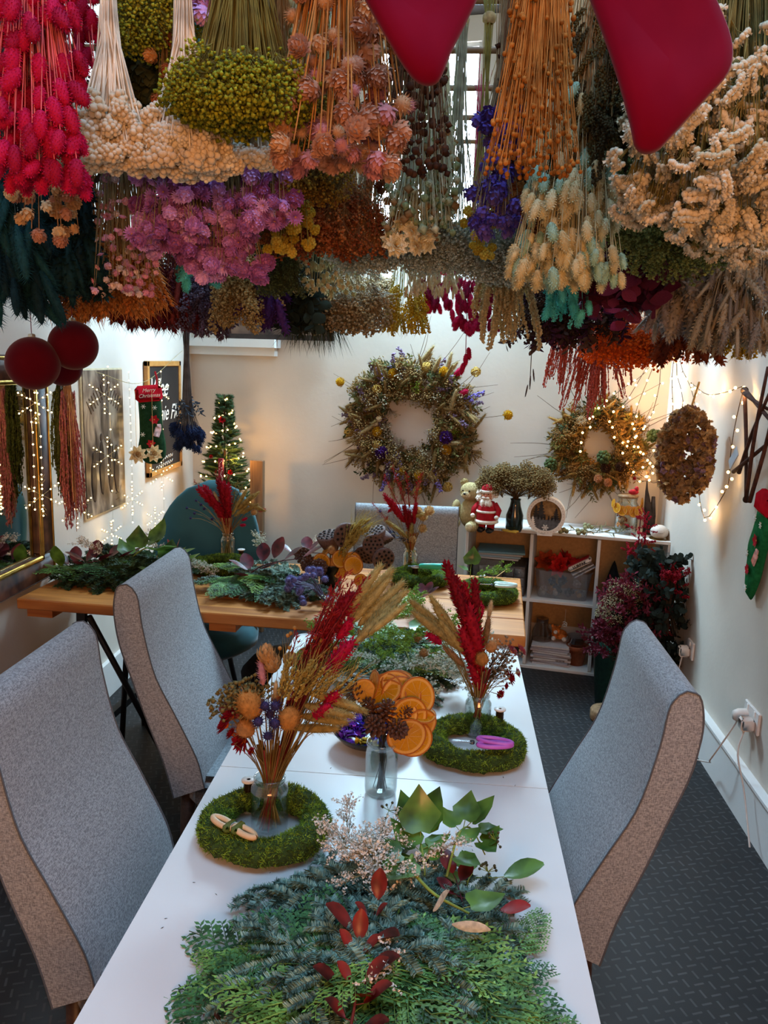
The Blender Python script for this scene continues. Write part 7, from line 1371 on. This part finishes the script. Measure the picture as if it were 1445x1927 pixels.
c5 = onz(912, 1112, TW+.03); c5[2] = TW; moss_ring('green moss ring at the right end of the plank table', c5, .105, .036, sc=.95)
c4 = onz(415, 1066, TW+.02); c4[2] = TW; moss_ring('dark moss ring round the jar on the plank table by the teal chair', c4)
c6 = onz(790, 1088, TW+.02); c6[2] = TW; moss_ring('moss ring on the plank table under the turquoise scissors', c6, .09, .034)
c7 = onz(655, 1272, TZ+.02); c7[2] = TZ; moss_ring('moss ring half hidden behind the orange slice bouquet', c7+np.array([-.06, .10, 0]), .09, .034)
# ================================================================== JARS AND BOUQUETS
def spool(label, loc, r=.012, h=.072, rot=None):
    t = thing('wire_spool', label, 'spool', loc, rot); obj('wound_wire', MB().lathe([(.001, .004), (r*.85, .004)]+[(r*(.85+.04*(k % 2)), .004+(h-.008)*k/16) for k in range(17)]+[(.001, h-.004)], 20), mat('3a2a1c', .35, .4, 90, metal=.7), t)
    for z in (0, h-.004): obj('end_cap', MB().lathe([(.004, z), (r*1.25, z), (r*1.3, z+.002), (r*1.25, z+.004), (.004, z+.004)], 22), mat('e6e2dc', .4, .05), t)
    return t
# flower pieces: unit templates along +z, (template, materials, width factor)
FL = {
 'teasel': (t_globe(170, .16, .36, .022), ['b07a3c'], .8), 'tan_teasel': (t_globe(150, .18, .34, .024), ['b98a58'], .9), 'thistle': (t_globe(60, .3, .26, .06), ['3a3560'], 1), 'strawflower': (t_daisy(14, 5, .34, .5, .26), ['8e1226', 'c05a1c'], 1), 'pink_strawflower': (t_daisy(14, 4, .34, .5, .26), ['a84a5a', 'd9b08a'], 1),
 'wheat_ear': (t_wheat(26, .75, .14), ['a8924c'], .95), 'foxtail': (t_fluff(.26, 330, .10, .010, 1.0), ['9c8850'], 1.2), 'pale_foxtail': (t_fluff(.22, 330, .08, .010, 1.2), ['a8985e'], 1.2), 'red_grass': (t_spray(90, .07, .16, LANCE), ['7a1414', '8a1616'], 1.0), 'red_spike': (t_spike(.22, 90, .10, .09), ['9a1026'], 1), 'dark_red_spike': (t_spike(.18, 110, .05, .08), ['7a0c1c'], 1),
 'crimson_seed_head': (t_spike(.42, 60, .06, .15), ['a80c38'], 1), 'brown_plume': (t_fluff(.34, 200, .12, .012, .9), ['8a6a48'], 1.1), 'beige_tuft': (t_petalglobe(40, .34, .34, .22, up=.9), ['b08a5c'], 1), 'gypsophila': (UMB, ['6a5a30', '7a6a3c'], 1.1), 'brown_sprig': (TINY, ['5a4c38', '8a7a66'], 1.1), 'fern_ear': (t_spray(60, .12, .26, LANCE), ['5a4c22', '7a6a34'], 1),
 'globe': (PGLOBE, ['c0a070'], 1), 'seed_ball': (T(t_sphere(8, 6, .5, .5).V, []) if False else t_sphere(8, 6, .5, .5), ['b07c3c'], 1), 'lagurus': (FLUF, ['c2ac84'], 1.2), 'pink_lagurus': (FLUF, ['b8808a'], 1.2), 'dark_twig': (SPRIG, ['2c2c34', '33364a'], .6)}
_fm = {}
def stem_el(parent, kind, tip, base, mouth, size, sr=.0011, sc_='7a6434', bend=.12, lean=None):
    tm, cols, wf = FL[kind]; tip = np.array(tip); base = np.array(base); mouth = np.array(mouth); d = tip-mouth; mid = mouth+d*.55+np.array([0, 0, np.linalg.norm(d)*bend])
    P = bez([base, mouth, mid, tip], 12); o3 = np.array(parent.location); D = P[-1]-P[-3]; D /= np.linalg.norm(D)
    if lean is not None: D = D*(1-.6)+np.array(lean)*.6
    # head starts `size` before the tip
    P2 = P[:-1] if size > .03 else P; st = MB(); st.tubes([np.vstack([P2[:-1], [tip-D*size*.9]])-o3], sr, sr*.8, 4)
    part = obj(kind, MB().one(tm, (tip-D*size)-o3, frames([D])[0], (size*wf, size*wf, size)), [(petal(h) if (len(cols) == 1 or i) else (petal(h) if kind in ('strawflower', 'pink_strawflower') else stemm(h))) for i, h in enumerate(cols)], parent)
    obj('stem', st, stemm(sc_), part); return part
def bouquet(label, jc, r, h, els, n_in=26, incol=('7a5a3a', '8a1c20', '5a4628', '9a7a4a'), name='dried_bouquet'):
    t = thing(name, label, 'dried flowers', jc)
    for e in els:
        kind, px, py, dy, size = e[:5]; kw = e[5] if len(e) > 5 else {}
        tip = ony(px, py, jc[1]+dy); a = rng.uniform(0, 2*PI); q = rng.uniform(.1, .7)*r; b = jc+np.array([-(tip[0]-jc[0])*.05+q*.7*math.cos(a), q*.7*math.sin(a), .010]); d = tip-jc; m_ = jc+np.array([np.clip(d[0]*.12, -r*.6, r*.6)+rng.normal()*r*.08, np.clip(d[1]*.12, -r*.5, r*.5)+rng.normal()*r*.08, h]); stem_el(t, kind, tip, b, m_, size, **kw)
    n = n_in; a = rng.uniform(0, 2*PI, n); q = np.sqrt(rng.uniform(0, 1, n)); B_ = np.stack([q*r*.75*np.cos(a), q*r*.75*np.sin(a), np.full(n, .009)], 1); a2 = a+2.6; M_ = np.stack([q*r*.35*np.cos(a2), q*r*.35*np.sin(a2), np.full(n, h)], 1); E_ = M_+np.stack([q*np.cos(a2)*.02, q*np.sin(a2)*.02, np.full(n, .07)], 1)
    for k in range(4): mb = MB(); mb.tubes(np.stack([B_[k::4], M_[k::4], E_[k::4]], 1), .0014, None, 4); obj('stems', mb, stemm(incol[k]), t, kind='stuff')
    return t
j1 = onz(507, 1560, TZ); j1[2] = TZ+.0005; jar('glass_jar', 'clear glass jar inside the left moss ring nearest the camera', j1, .038, .118)
E1 = [('teasel', 455, 1290, -.03, .090), ('teasel', 556, 1325, -.03, .075), ('tan_teasel', 446, 1350, -.02, .060), ('thistle', 496, 1315, -.03, .036), ('thistle', 520, 1315, -.03, .036), ('thistle', 483, 1345, -.04, .036), ('thistle', 520, 1348, -.04, .038), ('thistle', 503, 1375, -.04, .032), ('thistle', 508, 1330, -.02, .034),
 ('strawflower', 405, 1325, -.03, .044), ('strawflower', 394, 1345, -.02, .042), ('strawflower', 424, 1392, -.04, .050, dict(lean=(-.5, -.8, .1))), ('strawflower', 463, 1408, -.04, .018), ('strawflower', 418, 1368, -.02, .026), ('pink_strawflower', 436, 1330, .0, .026), ('pink_strawflower', 408, 1318, -.01, .022),
 ('gypsophila', 425, 1285, .0, .085), ('gypsophila', 455, 1275, .02, .085), ('gypsophila', 405, 1300, .01, .07), ('gypsophila', 470, 1290, .02, .07), ('gypsophila', 440, 1310, .0, .07),
 ('beige_tuft', 500, 1215, .03, .045), ('beige_tuft', 512, 1232, .03, .045), ('pink_lagurus', 490, 1240, .02, .055), ('lagurus', 520, 1280, .0, .04), ('lagurus', 535, 1262, .02, .04), ('beige_tuft', 548, 1228, .04, .035), ('tan_teasel', 520, 1300, .01, .03), ('globe', 540, 1290, .0, .025),
 ('wheat_ear', 545, 1235, -.02, .085), ('wheat_ear', 560, 1255, -.04, .08), ('wheat_ear', 590, 1240, -.04, .085), ('wheat_ear', 605, 1250, -.05, .085), ('wheat_ear', 620, 1255, -.04, .08), ('wheat_ear', 635, 1268, -.05, .08), ('wheat_ear', 580, 1262, -.05, .08), ('wheat_ear', 680, 1255, -.02, .07, dict(bend=.05)), ('wheat_ear', 648, 1290, -.03, .07),
 ('foxtail', 690, 1340, -.03, .12, dict(bend=.3)), ('foxtail', 668, 1348, -.05, .11, dict(bend=.26)), ('foxtail', 655, 1360, -.02, .10, dict(bend=.25)), ('foxtail', 640, 1372, .0, .10, dict(bend=.22)),
 ('pale_foxtail', 742, 1066, .16, .14), ('pale_foxtail', 735, 1085, .14, .13), ('pale_foxtail', 762, 1092, .16, .14), ('pale_foxtail', 768, 1108, .14, .13), ('pale_foxtail', 755, 1125, .12, .12), ('pale_foxtail', 720, 1060, .12, .13), ('pale_foxtail', 745, 1140, .10, .12), ('pale_foxtail', 715, 1100, .14, .12), ('pale_foxtail', 765, 1135, .08, .10),
 ('crimson_seed_head', 665, 1205, .03, .065), ('crimson_seed_head', 662, 1165, .07, .05), ('crimson_seed_head', 640, 1302, -.03, .045), ('crimson_seed_head', 622, 1325, -.04, .05), ('crimson_seed_head', 672, 1125, .10, .045), ('crimson_seed_head', 645, 1230, .04, .06)]
for (px, py) in ((640, 1085), (655, 1075), (668, 1090), (625, 1110), (612, 1140), (645, 1110), (680, 1100), (660, 1130), (630, 1150), (600, 1180), (615, 1200), (640, 1170), (655, 1150), (590, 1230), (625, 1230), (605, 1255), (560, 1190), (640, 1200), (690, 1085)): E1.append(('red_grass', px, py, .09*rng.uniform(.3, 1.3), .15, dict(sc_='6a1414', sr=.0016)))
for (px, py) in ((650, 1120), (635, 1160), (620, 1190), (605, 1230), (590, 1250), (665, 1112)): E1.append(('dark_red_spike', px, py, .06, .13, dict(sc_='6a1414')))
for (px, py) in ((527, 1216), (542, 1192), (555, 1178), (548, 1188), (595, 1196), (606, 1202), (633, 1217), (606, 1232), (545, 1215)): E1.append(('seed_ball', px, py, .03, .0085, dict(sr=.0006)))
bouquet('tall dried bouquet of red grasses, foxtails and teasels in the nearest jar', j1, .038, .118, E1, 40)
spool('brown wire spool with white cap inside the left moss ring', onz(468, 1525, TZ)); 
t = thing('flower_snips', 'cream-handled snips with green grip resting on the left moss ring', 'snips', onz(440, 1556, TZ+.060), Rz(-.42)@Ry(.16)); Mc = mat('c8ac84', .5, .08, spec=.4); Mg = mat('4a5a1c', .6, .1)
for s_ in (-1, 1):
    a = np.linspace(0, 2*PI, 30); P = np.stack([s_*.026+.024*np.cos(a), .0085*np.sin(a), .003*s_+0*a], 1); obj('handle', MB().tubes([P], .0060, None, 10), Mc, t)
    obj('grip_band', MB().rbox((s_*.010, 0, .003*s_), (.016, .034, .016), .005), Mg, t)
obj('spring', MB().tubes([[(-.003, -.006, .006), (0, 0, .010), (.003, .006, .006)]], .0014, None, 5), mat('8a8d90', .3, metal=.8), t)
j2 = onz(897, 1382, TZ); j2[2] = TZ+.0005; jar('glass_jar', 'clear glass jar inside the right moss ring', j2, .034, .112)
E2 = [('foxtail', 770, 1128, .02, .13), ('foxtail', 775, 1150, -.02, .12), ('pale_foxtail', 808, 1120, .03, .14), ('foxtail', 800, 1160, .0, .13), ('pale_foxtail', 815, 1140, .02, .13), ('pale_foxtail', 825, 1165, .0, .13), ('foxtail', 790, 1145, .02, .12), ('brown_plume', 833, 1215, .0, .08),
 ('dark_red_spike', 838, 1058, .04, .17), ('dark_red_spike', 850, 1085, .02, .17), ('dark_red_spike', 862, 1110, .0, .16), ('red_spike', 857, 1085, .04, .10), ('red_spike', 872, 1095, .05, .10), ('red_spike', 882, 1140, -.02, .17), ('red_spike', 868, 1180, -.02, .16), ('dark_red_spike', 893, 1090, .04, .14), ('crimson_seed_head', 905, 1135, .03, .035), ('dark_red_spike', 875, 1210, -.02, .12), ('red_spike', 885, 1250, -.03, .12),
 ('crimson_seed_head', 803, 1192, -.02, .048), ('fern_ear', 903, 1150, .0, .13), ('fern_ear', 895, 1175, .02, .12), ('fern_ear', 912, 1185, .0, .10), ('brown_plume', 920, 1160, .02, .08), ('tan_teasel', 930, 1200, -.01, .050), ('teasel', 908, 1235, -.04, .060, dict(lean=(0, -.7, .3))), ('lagurus', 925, 1130, .04, .05),
 ('brown_sprig', 950, 1215, .0, .08), ('brown_sprig', 965, 1235, .0, .08), ('brown_sprig', 945, 1250, .0, .08), ('brown_sprig', 975, 1210, .02, .07), ('brown_sprig', 960, 1260, -.01, .07),
 ('pink_strawflower', 982, 1210, .02, .036), ('pink_strawflower', 998, 1212, .02, .032), ('strawflower', 985, 1275, -.01, .036), ('strawflower', 968, 1262, -.01, .024), ('strawflower', 950, 1312, -.03, .026, dict(lean=(.3, -.8, 0))), ('strawflower', 965, 1292, -.02, .020), ('pink_strawflower', 990, 1262, -.01, .026)]
for (px, py) in ((861, 1128), (862, 1160), (871, 1162), (842, 1185), (830, 1155), (838, 1182)): E2.append(('seed_ball', px, py, .0, .0065, dict(sr=.0005)))
bouquet('dried bouquet of crimson spikes and foxtails in the jar of the right moss ring', j2, .034, .112, E2, 34, ('8a7a4a', '7a1424', '9a2030', '9a8a5a'))
spool('dark wire spool beside the pink scissors inside the right moss ring', onz(938, 1382, TZ))
snips('floral_scissors', 'pink-handled scissors lying on the right moss ring', onz(888, 1402, TZ+.062), Rz(PI-.02), 'b45ac0', 1.0)
# jar with cones and orange slices
j3 = onz(716, 1492, TZ); j3[2] = TZ+.0005; jar('glass_jar', 'clear glass jar of wired pine cones standing alone in the middle', j3, .036, .125, .92)
t = thing('orange_cone_bouquet', 'bouquet of dried orange slices and pine cones in the middle jar', 'dried flowers', j3)
def t_cone():
    mb = MB(); n = 70; n = 46; i = np.arange(n); z = (i+.5)/n; a = i*2.39996; w = np.sin(np.clip(z*.86+.10, 0, 1)*PI)**.7*.40; P = np.stack([w*.45*np.cos(a), w*.45*np.sin(a), z], 1); D = np.stack([np.cos(a), np.sin(a), -.1+z*1.0], 1)
    Z = D/np.linalg.norm(D, axis=1, keepdims=True); X = np.cross(np.array([[0, 0, 1.]]), Z); X /= np.linalg.norm(X, axis=1, keepdims=True); R = np.stack([X, np.cross(Z, X), Z], 2); s_ = np.stack([w*.40+.03, np.full(n, .07), w*.62+.09], 1)
    mb.stamp(T([(-.25, -.2, 0), (.25, -.2, 0), (.5, -.3, .8), (-.5, -.3, .8), (-.25, .2, 0), (.25, .2, 0), (.5, .5, .8), (-.5, .5, .8), (0, .2, 1.05)], [(0, 1, 2, 3), (5, 4, 7, 6), (1, 5, 6, 2), (4, 0, 3, 7), (3, 2, 8), (6, 7, 8), (2, 6, 8), (7, 3, 8)]), P, R, s_); mb.one(t_sphere(8, 5), (0, 0, .5), None, (.14, .14, .5)); return asT(mb)
CONE = t_cone(); M_cone = mat('2a1710', .5, .5, 70, h2='5a3826'); cone_me = MB().one(CONE, (0, 0, -.5)).mesh('pine_cone', [M_cone])
mb = MB()
for (px, py, dy, s_, d) in ((706, 1366, -.025, .062, (-.3, -.9, .8)), (748, 1372, -.025, .058, (.5, -1, .4)), (728, 1338, -.01, .058, (.1, -.4, 1)), (665, 1302, .02, .056, (-.6, -.3, .8)), (697, 1332, .0, .050, (-.5, -.2, .9)), (760, 1342, .0, .045, (.6, -.2, .7))):
    q = ony(px, py, j3[1]+dy)-j3; o = obj('pine_cone', cone_me, None, t, q, frames([d])[0]); o.scale = (s_*.84, s_*.84, s_*.84); mb.tubes([bez([(rng.normal()*.006, rng.normal()*.006, .010), (rng.normal()*.005, rng.normal()*.004, .12), q], 8)], .0014, None, 4)
for (px, py, dy, r_, d) in ((728, 1318, .02, .046, (-.2, -.8, .6)), (742, 1300, .035, .046, (.0, -.7, .7)), (722, 1300, .03, .042, (-.3, -.6, .8)), (755, 1310, .03, .044, (.1, -.8, .5)), (785, 1310, .03, .042, (.4, -.8, .4)), (770, 1345, .0, .040, (.3, -1, .1)), (757, 1345, -.005, .034, (.2, -1, .3)), (790, 1365, .01, .040, (.5, -.9, -.1)), (765, 1385, -.01, .044, (.3, -1, -.1)), (778, 1390, .0, .042, (.3, -1, .0)), (795, 1345, .02, .030, (.1, -.2, 1)), (685, 1300, .02, .026, (.3, -.9, .4)), (704, 1290, .04, .034, (-.9, -.3, .2)), (650, 1345, .03, .028, (-.9, -.2, .2)), (750, 1290, .05, .04, (.2, -.6, .8))):
    q = ony(px, py, j3[1]+dy)-j3; oslice(t, q, d, r_); mb.tubes([bez([(rng.normal()*.006, rng.normal()*.006, .010), (.003, .003, .12), q], 8)], .0009, None, 4)
obj('wire_stems', mb, mat('2a2624', .5, .2), t)
# bowl of wrapped chocolates
bc = onz(700, 1398, TZ); bc[2] = TZ; t = thing('black_bowl', 'shallow black bowl of wrapped chocolates behind the middle jar', 'bowl', bc); obj('bowl', MB().lathe([(.001, .0), (.045, .0), (.048, .004), (.085, .022), (.101, .042), (.103, .043), (.101, .038), (.084, .018), (.045, .006), (.001, .005)], 48), mat('0d0d10', .15, .1, spec=.6), t)
def foil(h, h2): return mat(h, .25, .5, 60, 0, .6, metal=.55, bscale=120, h2=h2)
FC = [foil('2a1a90', '4a3ac0'), foil('4a1a8a', '7a3ac0'), foil('141a5a', '2a3aa0'), foil('b08a1a', 'd9b83a'), foil('5a1a6a', '8a3a9a')]
lab = ['deep blue', 'purple', 'navy', 'gold', 'violet']
for k in range(24):
    a_ = k*2.4; q = .018+.062*math.sqrt((k+.5)/24); z = .024+(.012 if k % 3 == 0 else 0)+.10*max(0, q-.05); ci = [0, 1, 0, 2, 1, 4, 0, 3][k % 8]; p = bc+np.array([q*math.cos(a_), q*math.sin(a_), z]); Rm = Rz(rng.uniform(0, 6))@Rx(rng.uniform(-.4, .4))
    t = thing('wrapped_chocolate', '%s foil-wrapped chocolate in the black bowl' % lab[ci], 'chocolate', p, Rm, '%s chocolates in the bowl' % lab[ci]); obj('wrapper', MB().rbox((0, 0, 0), (.028, .019, .014), .005), FC[ci], t)
    for s_ in (-1, 1): n = 9; V = [(s_*.013, 0, 0)]+[(s_*(.025+.003*(j % 2)), -.011+.022*j/(n-1), .005*((j % 2)*2-1)) for j in range(n)]; obj('twist_end', MB().add(V, [(0, j+1, j+2) for j in range(n-1)]), FC[ci], t, smooth=False)
p = bc+np.array([-.058, .035, .052]); t = thing('chocolate_bar', 'small blue and white chocolate wrapper reading DAIRY MILK at the left of the bowl', 'chocolate', p, Rz(.35)@Rx(.5)); obj('wrapper', MB().rbox((0, 0, 0), (.055, .032, .010), .004), foil('c4c8e0', '8a94c8'), t); obj('blue_end', MB().rbox((.016, .0, .0012), (.024, .0325, .010), .004), FC[0], t)
for s_, z in (('DAIRY', .006), ('MILK', -.007)): obj('lettering', text_mesh('lettering', s_, .012, mat('3a2a90', .5) if False else mat('f0f0f4', .5, .02), .0004, 0, 'CENTER', .0006), None, t, (-.004, z, .0062), None)
obj('lettering_patch', MB().box((-.008, 0, .0052), (.034, .028, .0008)), FC[1], t, smooth=False)
snips('floral_scissors', 'grey-handled scissors half hidden behind the orange slice bouquet', onz(655, 1300, TZ+.02)+np.array([0, .03, .02]), Rz(-2.4)@Ry(-.25), '7f8a84', .9)
# jar far left on the plank table
j4 = onz(429, 1053, TW); j4[2] = TW+.0005; jar('glass_jar', 'clear glass jar on the plank table before the teal chair', j4, .036, .125)
E4 = [('red_spike', 372, 918, -.02, .15), ('red_spike', 383, 915, .0, .15), ('red_spike', 392, 925, -.02, .15), ('dark_red_spike', 410, 900, .0, .17), ('red_spike', 418, 905, -.01, .17), ('red_spike', 428, 910, -.02, .16), ('dark_red_spike', 422, 930, -.02, .16), ('red_spike', 400, 945, -.02, .14), ('dark_red_spike', 425, 960, -.02, .14), ('red_grass', 365, 905, .0, .12), ('red_grass', 405, 885, .02, .14), ('red_grass', 430, 895, .02, .12),
 ('thistle', 374, 947, -.01, .022), ('thistle', 380, 955, -.01, .022), ('thistle', 362, 965, .0, .020), ('thistle', 395, 975, .0, .022), ('thistle', 348, 955, .0, .018), ('thistle', 355, 975, .0, .018), ('thistle', 385, 940, .0, .02), ('thistle', 366, 940, .0, .018),
 ('pale_foxtail', 465, 920, .0, .11), ('foxtail', 478, 930, -.01, .11), ('foxtail', 486, 948, -.02, .10), ('pale_foxtail', 470, 945, .0, .10), ('foxtail', 500, 962, -.02, .10, dict(bend=.3)), ('pale_foxtail', 455, 935, -.01, .10), ('pale_foxtail', 488, 925, .02, .10), ('fern_ear', 447, 905, .0, .12), ('fern_ear', 455, 915, .0, .12), ('lagurus', 402, 925, -.02, .05), ('crimson_seed_head', 465, 975, -.02, .03), ('crimson_seed_head', 462, 988, -.02, .03), ('crimson_seed_head', 500, 958, .01, .035), ('globe', 482, 962, -.01, .03)]
bouquet('dried bouquet of red spikes, blue thistles and foxtails before the teal chair', j4, .036, .125, E4, 34, ('b08a5a', 'a87a4a', 'c09a6a', '8a5a3a'))
spool('wire spool with white cap on the plank table beside the left jar', onz(454, 1058, TW), .013, .06)
# jar in front of the grey chair
j5 = onz(771, 1083, TW); j5[2] = TW+.0005; jar('glass_jar', 'clear glass jar on the plank table before the far grey chair', j5, .033, .12)
E5 = [('red_grass', 722, 895, .0, .16), ('red_grass', 738, 878, .02, .16), ('red_grass', 752, 905, .0, .14), ('red_grass', 765, 890, .0, .15), ('red_grass', 785, 905, .0, .15), ('red_grass', 793, 890, .02, .16), ('red_grass', 700, 945, .0, .14, dict(bend=.02)), ('red_spike', 722, 930, -.02, .12), ('red_spike', 735, 940, -.03, .12), ('red_spike', 783, 945, -.02, .10), ('dark_red_spike', 760, 950, -.02, .12), ('dark_red_spike', 770, 960, -.02, .12),
 ('foxtail', 797, 968, -.03, .11, dict(bend=.3)), ('foxtail', 775, 985, -.03, .09), ('foxtail', 725, 980, -.02, .10), ('foxtail', 740, 990, -.03, .09), ('globe', 812, 955, -.01, .045), ('globe', 788, 955, .0, .04), ('globe', 800, 990, -.02, .04), ('globe', 778, 1012, -.04, .03), ('strawflower', 727, 952, .0, .03), ('strawflower', 718, 970, .0, .03), ('dark_twig', 735, 1000, -.01, .12), ('dark_twig', 725, 1010, .0, .10), ('thistle', 712, 960, .0, .02), ('thistle', 730, 1000, .0, .02), ('globe', 800, 965, .0, .045)]
bouquet('dried bouquet of red grasses and beige globes before the far grey chair', j5, .033, .12, E5, 34, ('a8763a', '8a2a24', '9a6a3a', '7a4a2a'))
spool('dark wire spool with white cap under the turquoise scissors', onz(777, 1086, TW)+np.array([.01, -.05, 0]), .014, .06)
snips('floral_scissors', 'turquoise-handled scissors lying on the plank table moss ring', onz(800, 1068, TW+.085)+np.array([-.02, -.02, 0]), Rz(PI+.12)@Rx(.5), '35b8a0', 1.35)
snips('floral_scissors', 'white-handled scissors lying on the moss ring at the right end of the plank table', onz(925, 1104, TW+.067), Rz(PI+.0), 'b8d0c8', 1.0)
lay('lime_bud_sprig', 'lime green sprig lying over the right-end moss ring', 'foliage', lime_me, 880, 1090, TW+.07, 10, .15, .9)
leafsprig('ivy_sprig', 'dark ivy leaf on the moss ring at the right end of the plank table', 'ivy', onz(885, 1085, TW+.07), None, [(0, 0, 0), (0, 0, .02), (.0, .01, .03)], [(1, (.1, .2, 1), .07), (.5, L3(180, .4), .05)], IVY, M_ivy, M_ivys, .002)
spool('small wire spool inside the right-end moss ring', onz(905, 1108, TW)+np.array([0, .03, 0]), .013, .05)
for k, (a_, b_) in enumerate((((925, 1092), (955, 1070)), ((935, 1088), (975, 1090)))):
    A = onz(*a_, TW+.07); Bq = onz(*b_, TW+.09); o = obj('bamboo_pick', MB().varitube([(0, 0, 0), Bq-A], [.0016, .0016], 6), mat('c8a05a', .6), None, A); tag(o, ['bamboo pick angled up over the right-end moss ring', 'bamboo pick lying level over the right-end moss ring'][k], 'stick')
# tin of lotus pods and orange slices
jt = onz(622, 1108, TW); jt[2] = TW+.0005; t = thing('metal_tin', 'dark shiny metal tin in the middle of the plank table holding lotus pods', 'tin', jt); obj('tin', MB().lathe([(.001, 0), (.044, 0), (.045, .10), (.047, .104), (.044, .104), (.042, .01), (.001, .01)], 30), mat('3a3d40', .2, .3, 14, metal=.9), t)
t = thing('lotus_pod_bouquet', 'bouquet of brown lotus pods, orange slices and golden grass on the plank table', 'dried flowers', jt)
mbp = MB(); mbp.lathe([(.03, -.9), (.12, -.85), (.3, -.6), (.44, -.25), (.5, 0), (.46, .05), (.001, .06)], 22); PODM = mbp.mesh('lotus_pod', [mat('4a3630', .7, .4, 40, h2='6a5048', bump=.4)]); mh = MB()
for (q, nn) in ((0, 1), (.19, 6), (.36, 10)):
    for k in range(nn): a_ = 2*PI*k/nn; mh.lathe([(.065, .062), (.088, .068), (.07, .072), (.06, .05), (.001, .045)], 10, (q*math.cos(a_), q*math.sin(a_), 0)); mh.one(BALL8, (q*math.cos(a_), q*math.sin(a_), .05), None, .055, 1)
HOLEM = mh.mesh('seed_holes', [mat('5f4840', .7), mat('100b0a', .8)]); mb = MB()
for (px, py, dy, s_, d) in ((652, 1008, -.02, .105, (.35, -.9, -.1)), (618, 1008, .03, .10, (-.2, -.3, 1)), (702, 1025, -.02, .085, (.2, -1, .2)), (722, 1052, -.02, .095, (.5, -.9, -.15)), (705, 1000, .02, .09, (-.3, -.3, .9)), (728, 1018, .02, .06, (.5, -.4, -.8)), (688, 1045, .0, .09, (-.2, -.5, -.3))):
    q = ony(px, py, jt[1]+dy)-jt; R_ = frames([d])[0]; o = obj('lotus_pod', PODM, None, t, q, R_); o.scale = (s_,)*3; obj('seed_holes', HOLEM, None, o); mb.tubes([bez([(0, 0, .02), (q[0]*.3, 0, .13), q-np.array(d)/np.linalg.norm(d)*s_*.85], 8)], .002, None, 5)
for (px, py, dy, r_, d) in ((605, 1058, -.03, .036, (-.1, -1, .1)), (640, 1052, -.02, .036, (.5, -.8, .3)), (625, 1066, -.02, .034, (.1, -.9, .3)), (665, 1064, -.03, .038, (.1, -1, .1)), (662, 1055, -.01, .036, (.1, -.8, .5)), (612, 1040, .0, .034, (-.8, -.3, .6)), (678, 1092, -.06, .026, (.3, -.9, .1)), (640, 1075, -.03, .03, (.0, -.9, .4))): q = ony(px, py, jt[1]+dy)-jt; oslice(t, q, d, r_); mb.tubes([bez([(0, 0, .02), (q[0]*.3, 0, .1), q], 6)], .001, None, 4)
obj('wire_stems', mb, mat('3a2a20', .7), t)
for (px, py, dy) in ((688, 975, -.03), (680, 985, -.04), (696, 990, -.04), (668, 985, -.03), (664, 1000, -.03), (700, 978, -.02), (675, 1005, -.04)): stem_el(t, 'wheat_ear', ony(px, py, jt[1]+dy), jt+np.array([.02, 0, .02]), jt+np.array([.05, -.02, .12]), .12, sc_='9a7a3a')
stem_el(t, 'tan_teasel', ony(625, 1025, jt[1]-.04), jt+np.array([0, 0, .02]), jt+np.array([0, -.02, .10]), .05)
for i, (px, py, d) in enumerate(((570, 1045, (-.3, -.8, .3)), (600, 1068, (.2, -.8, .2)), (582, 1062, (0, -1, .4)))):
    o = obj('pine_cone', cone_me, None, None, onz(px, py, TW+.10), frames([d])[0]); o.scale = (.075, .075, .065); tag(o, 'pine cone in the pile beside the metal tin on the plank table', 'pine cone', 'pine cones on the plank table')
# crumbs and stray bits on the white table
mb = MB(); n = 46; px_ = rng.uniform(300, 1080, n); py_ = rng.uniform(1440, 1900, n); P = np.array([onz(a_, b_, TZ+.0008) for a_, b_ in zip(px_, py_)]); ok = (P[:, 0] > -.47) & (P[:, 0] < .24); P = P[ok]; mb.stamp(OCT, P, frames(rdir(len(P), (1, 0, 0))), np.tile([[.0009, .0006, .0035]], (len(P), 1))); o = obj('plant_crumbs', mb, mat('3a3018', .9)); tag(o, 'tiny plant crumbs scattered on the white table', 'debris', kind='stuff')
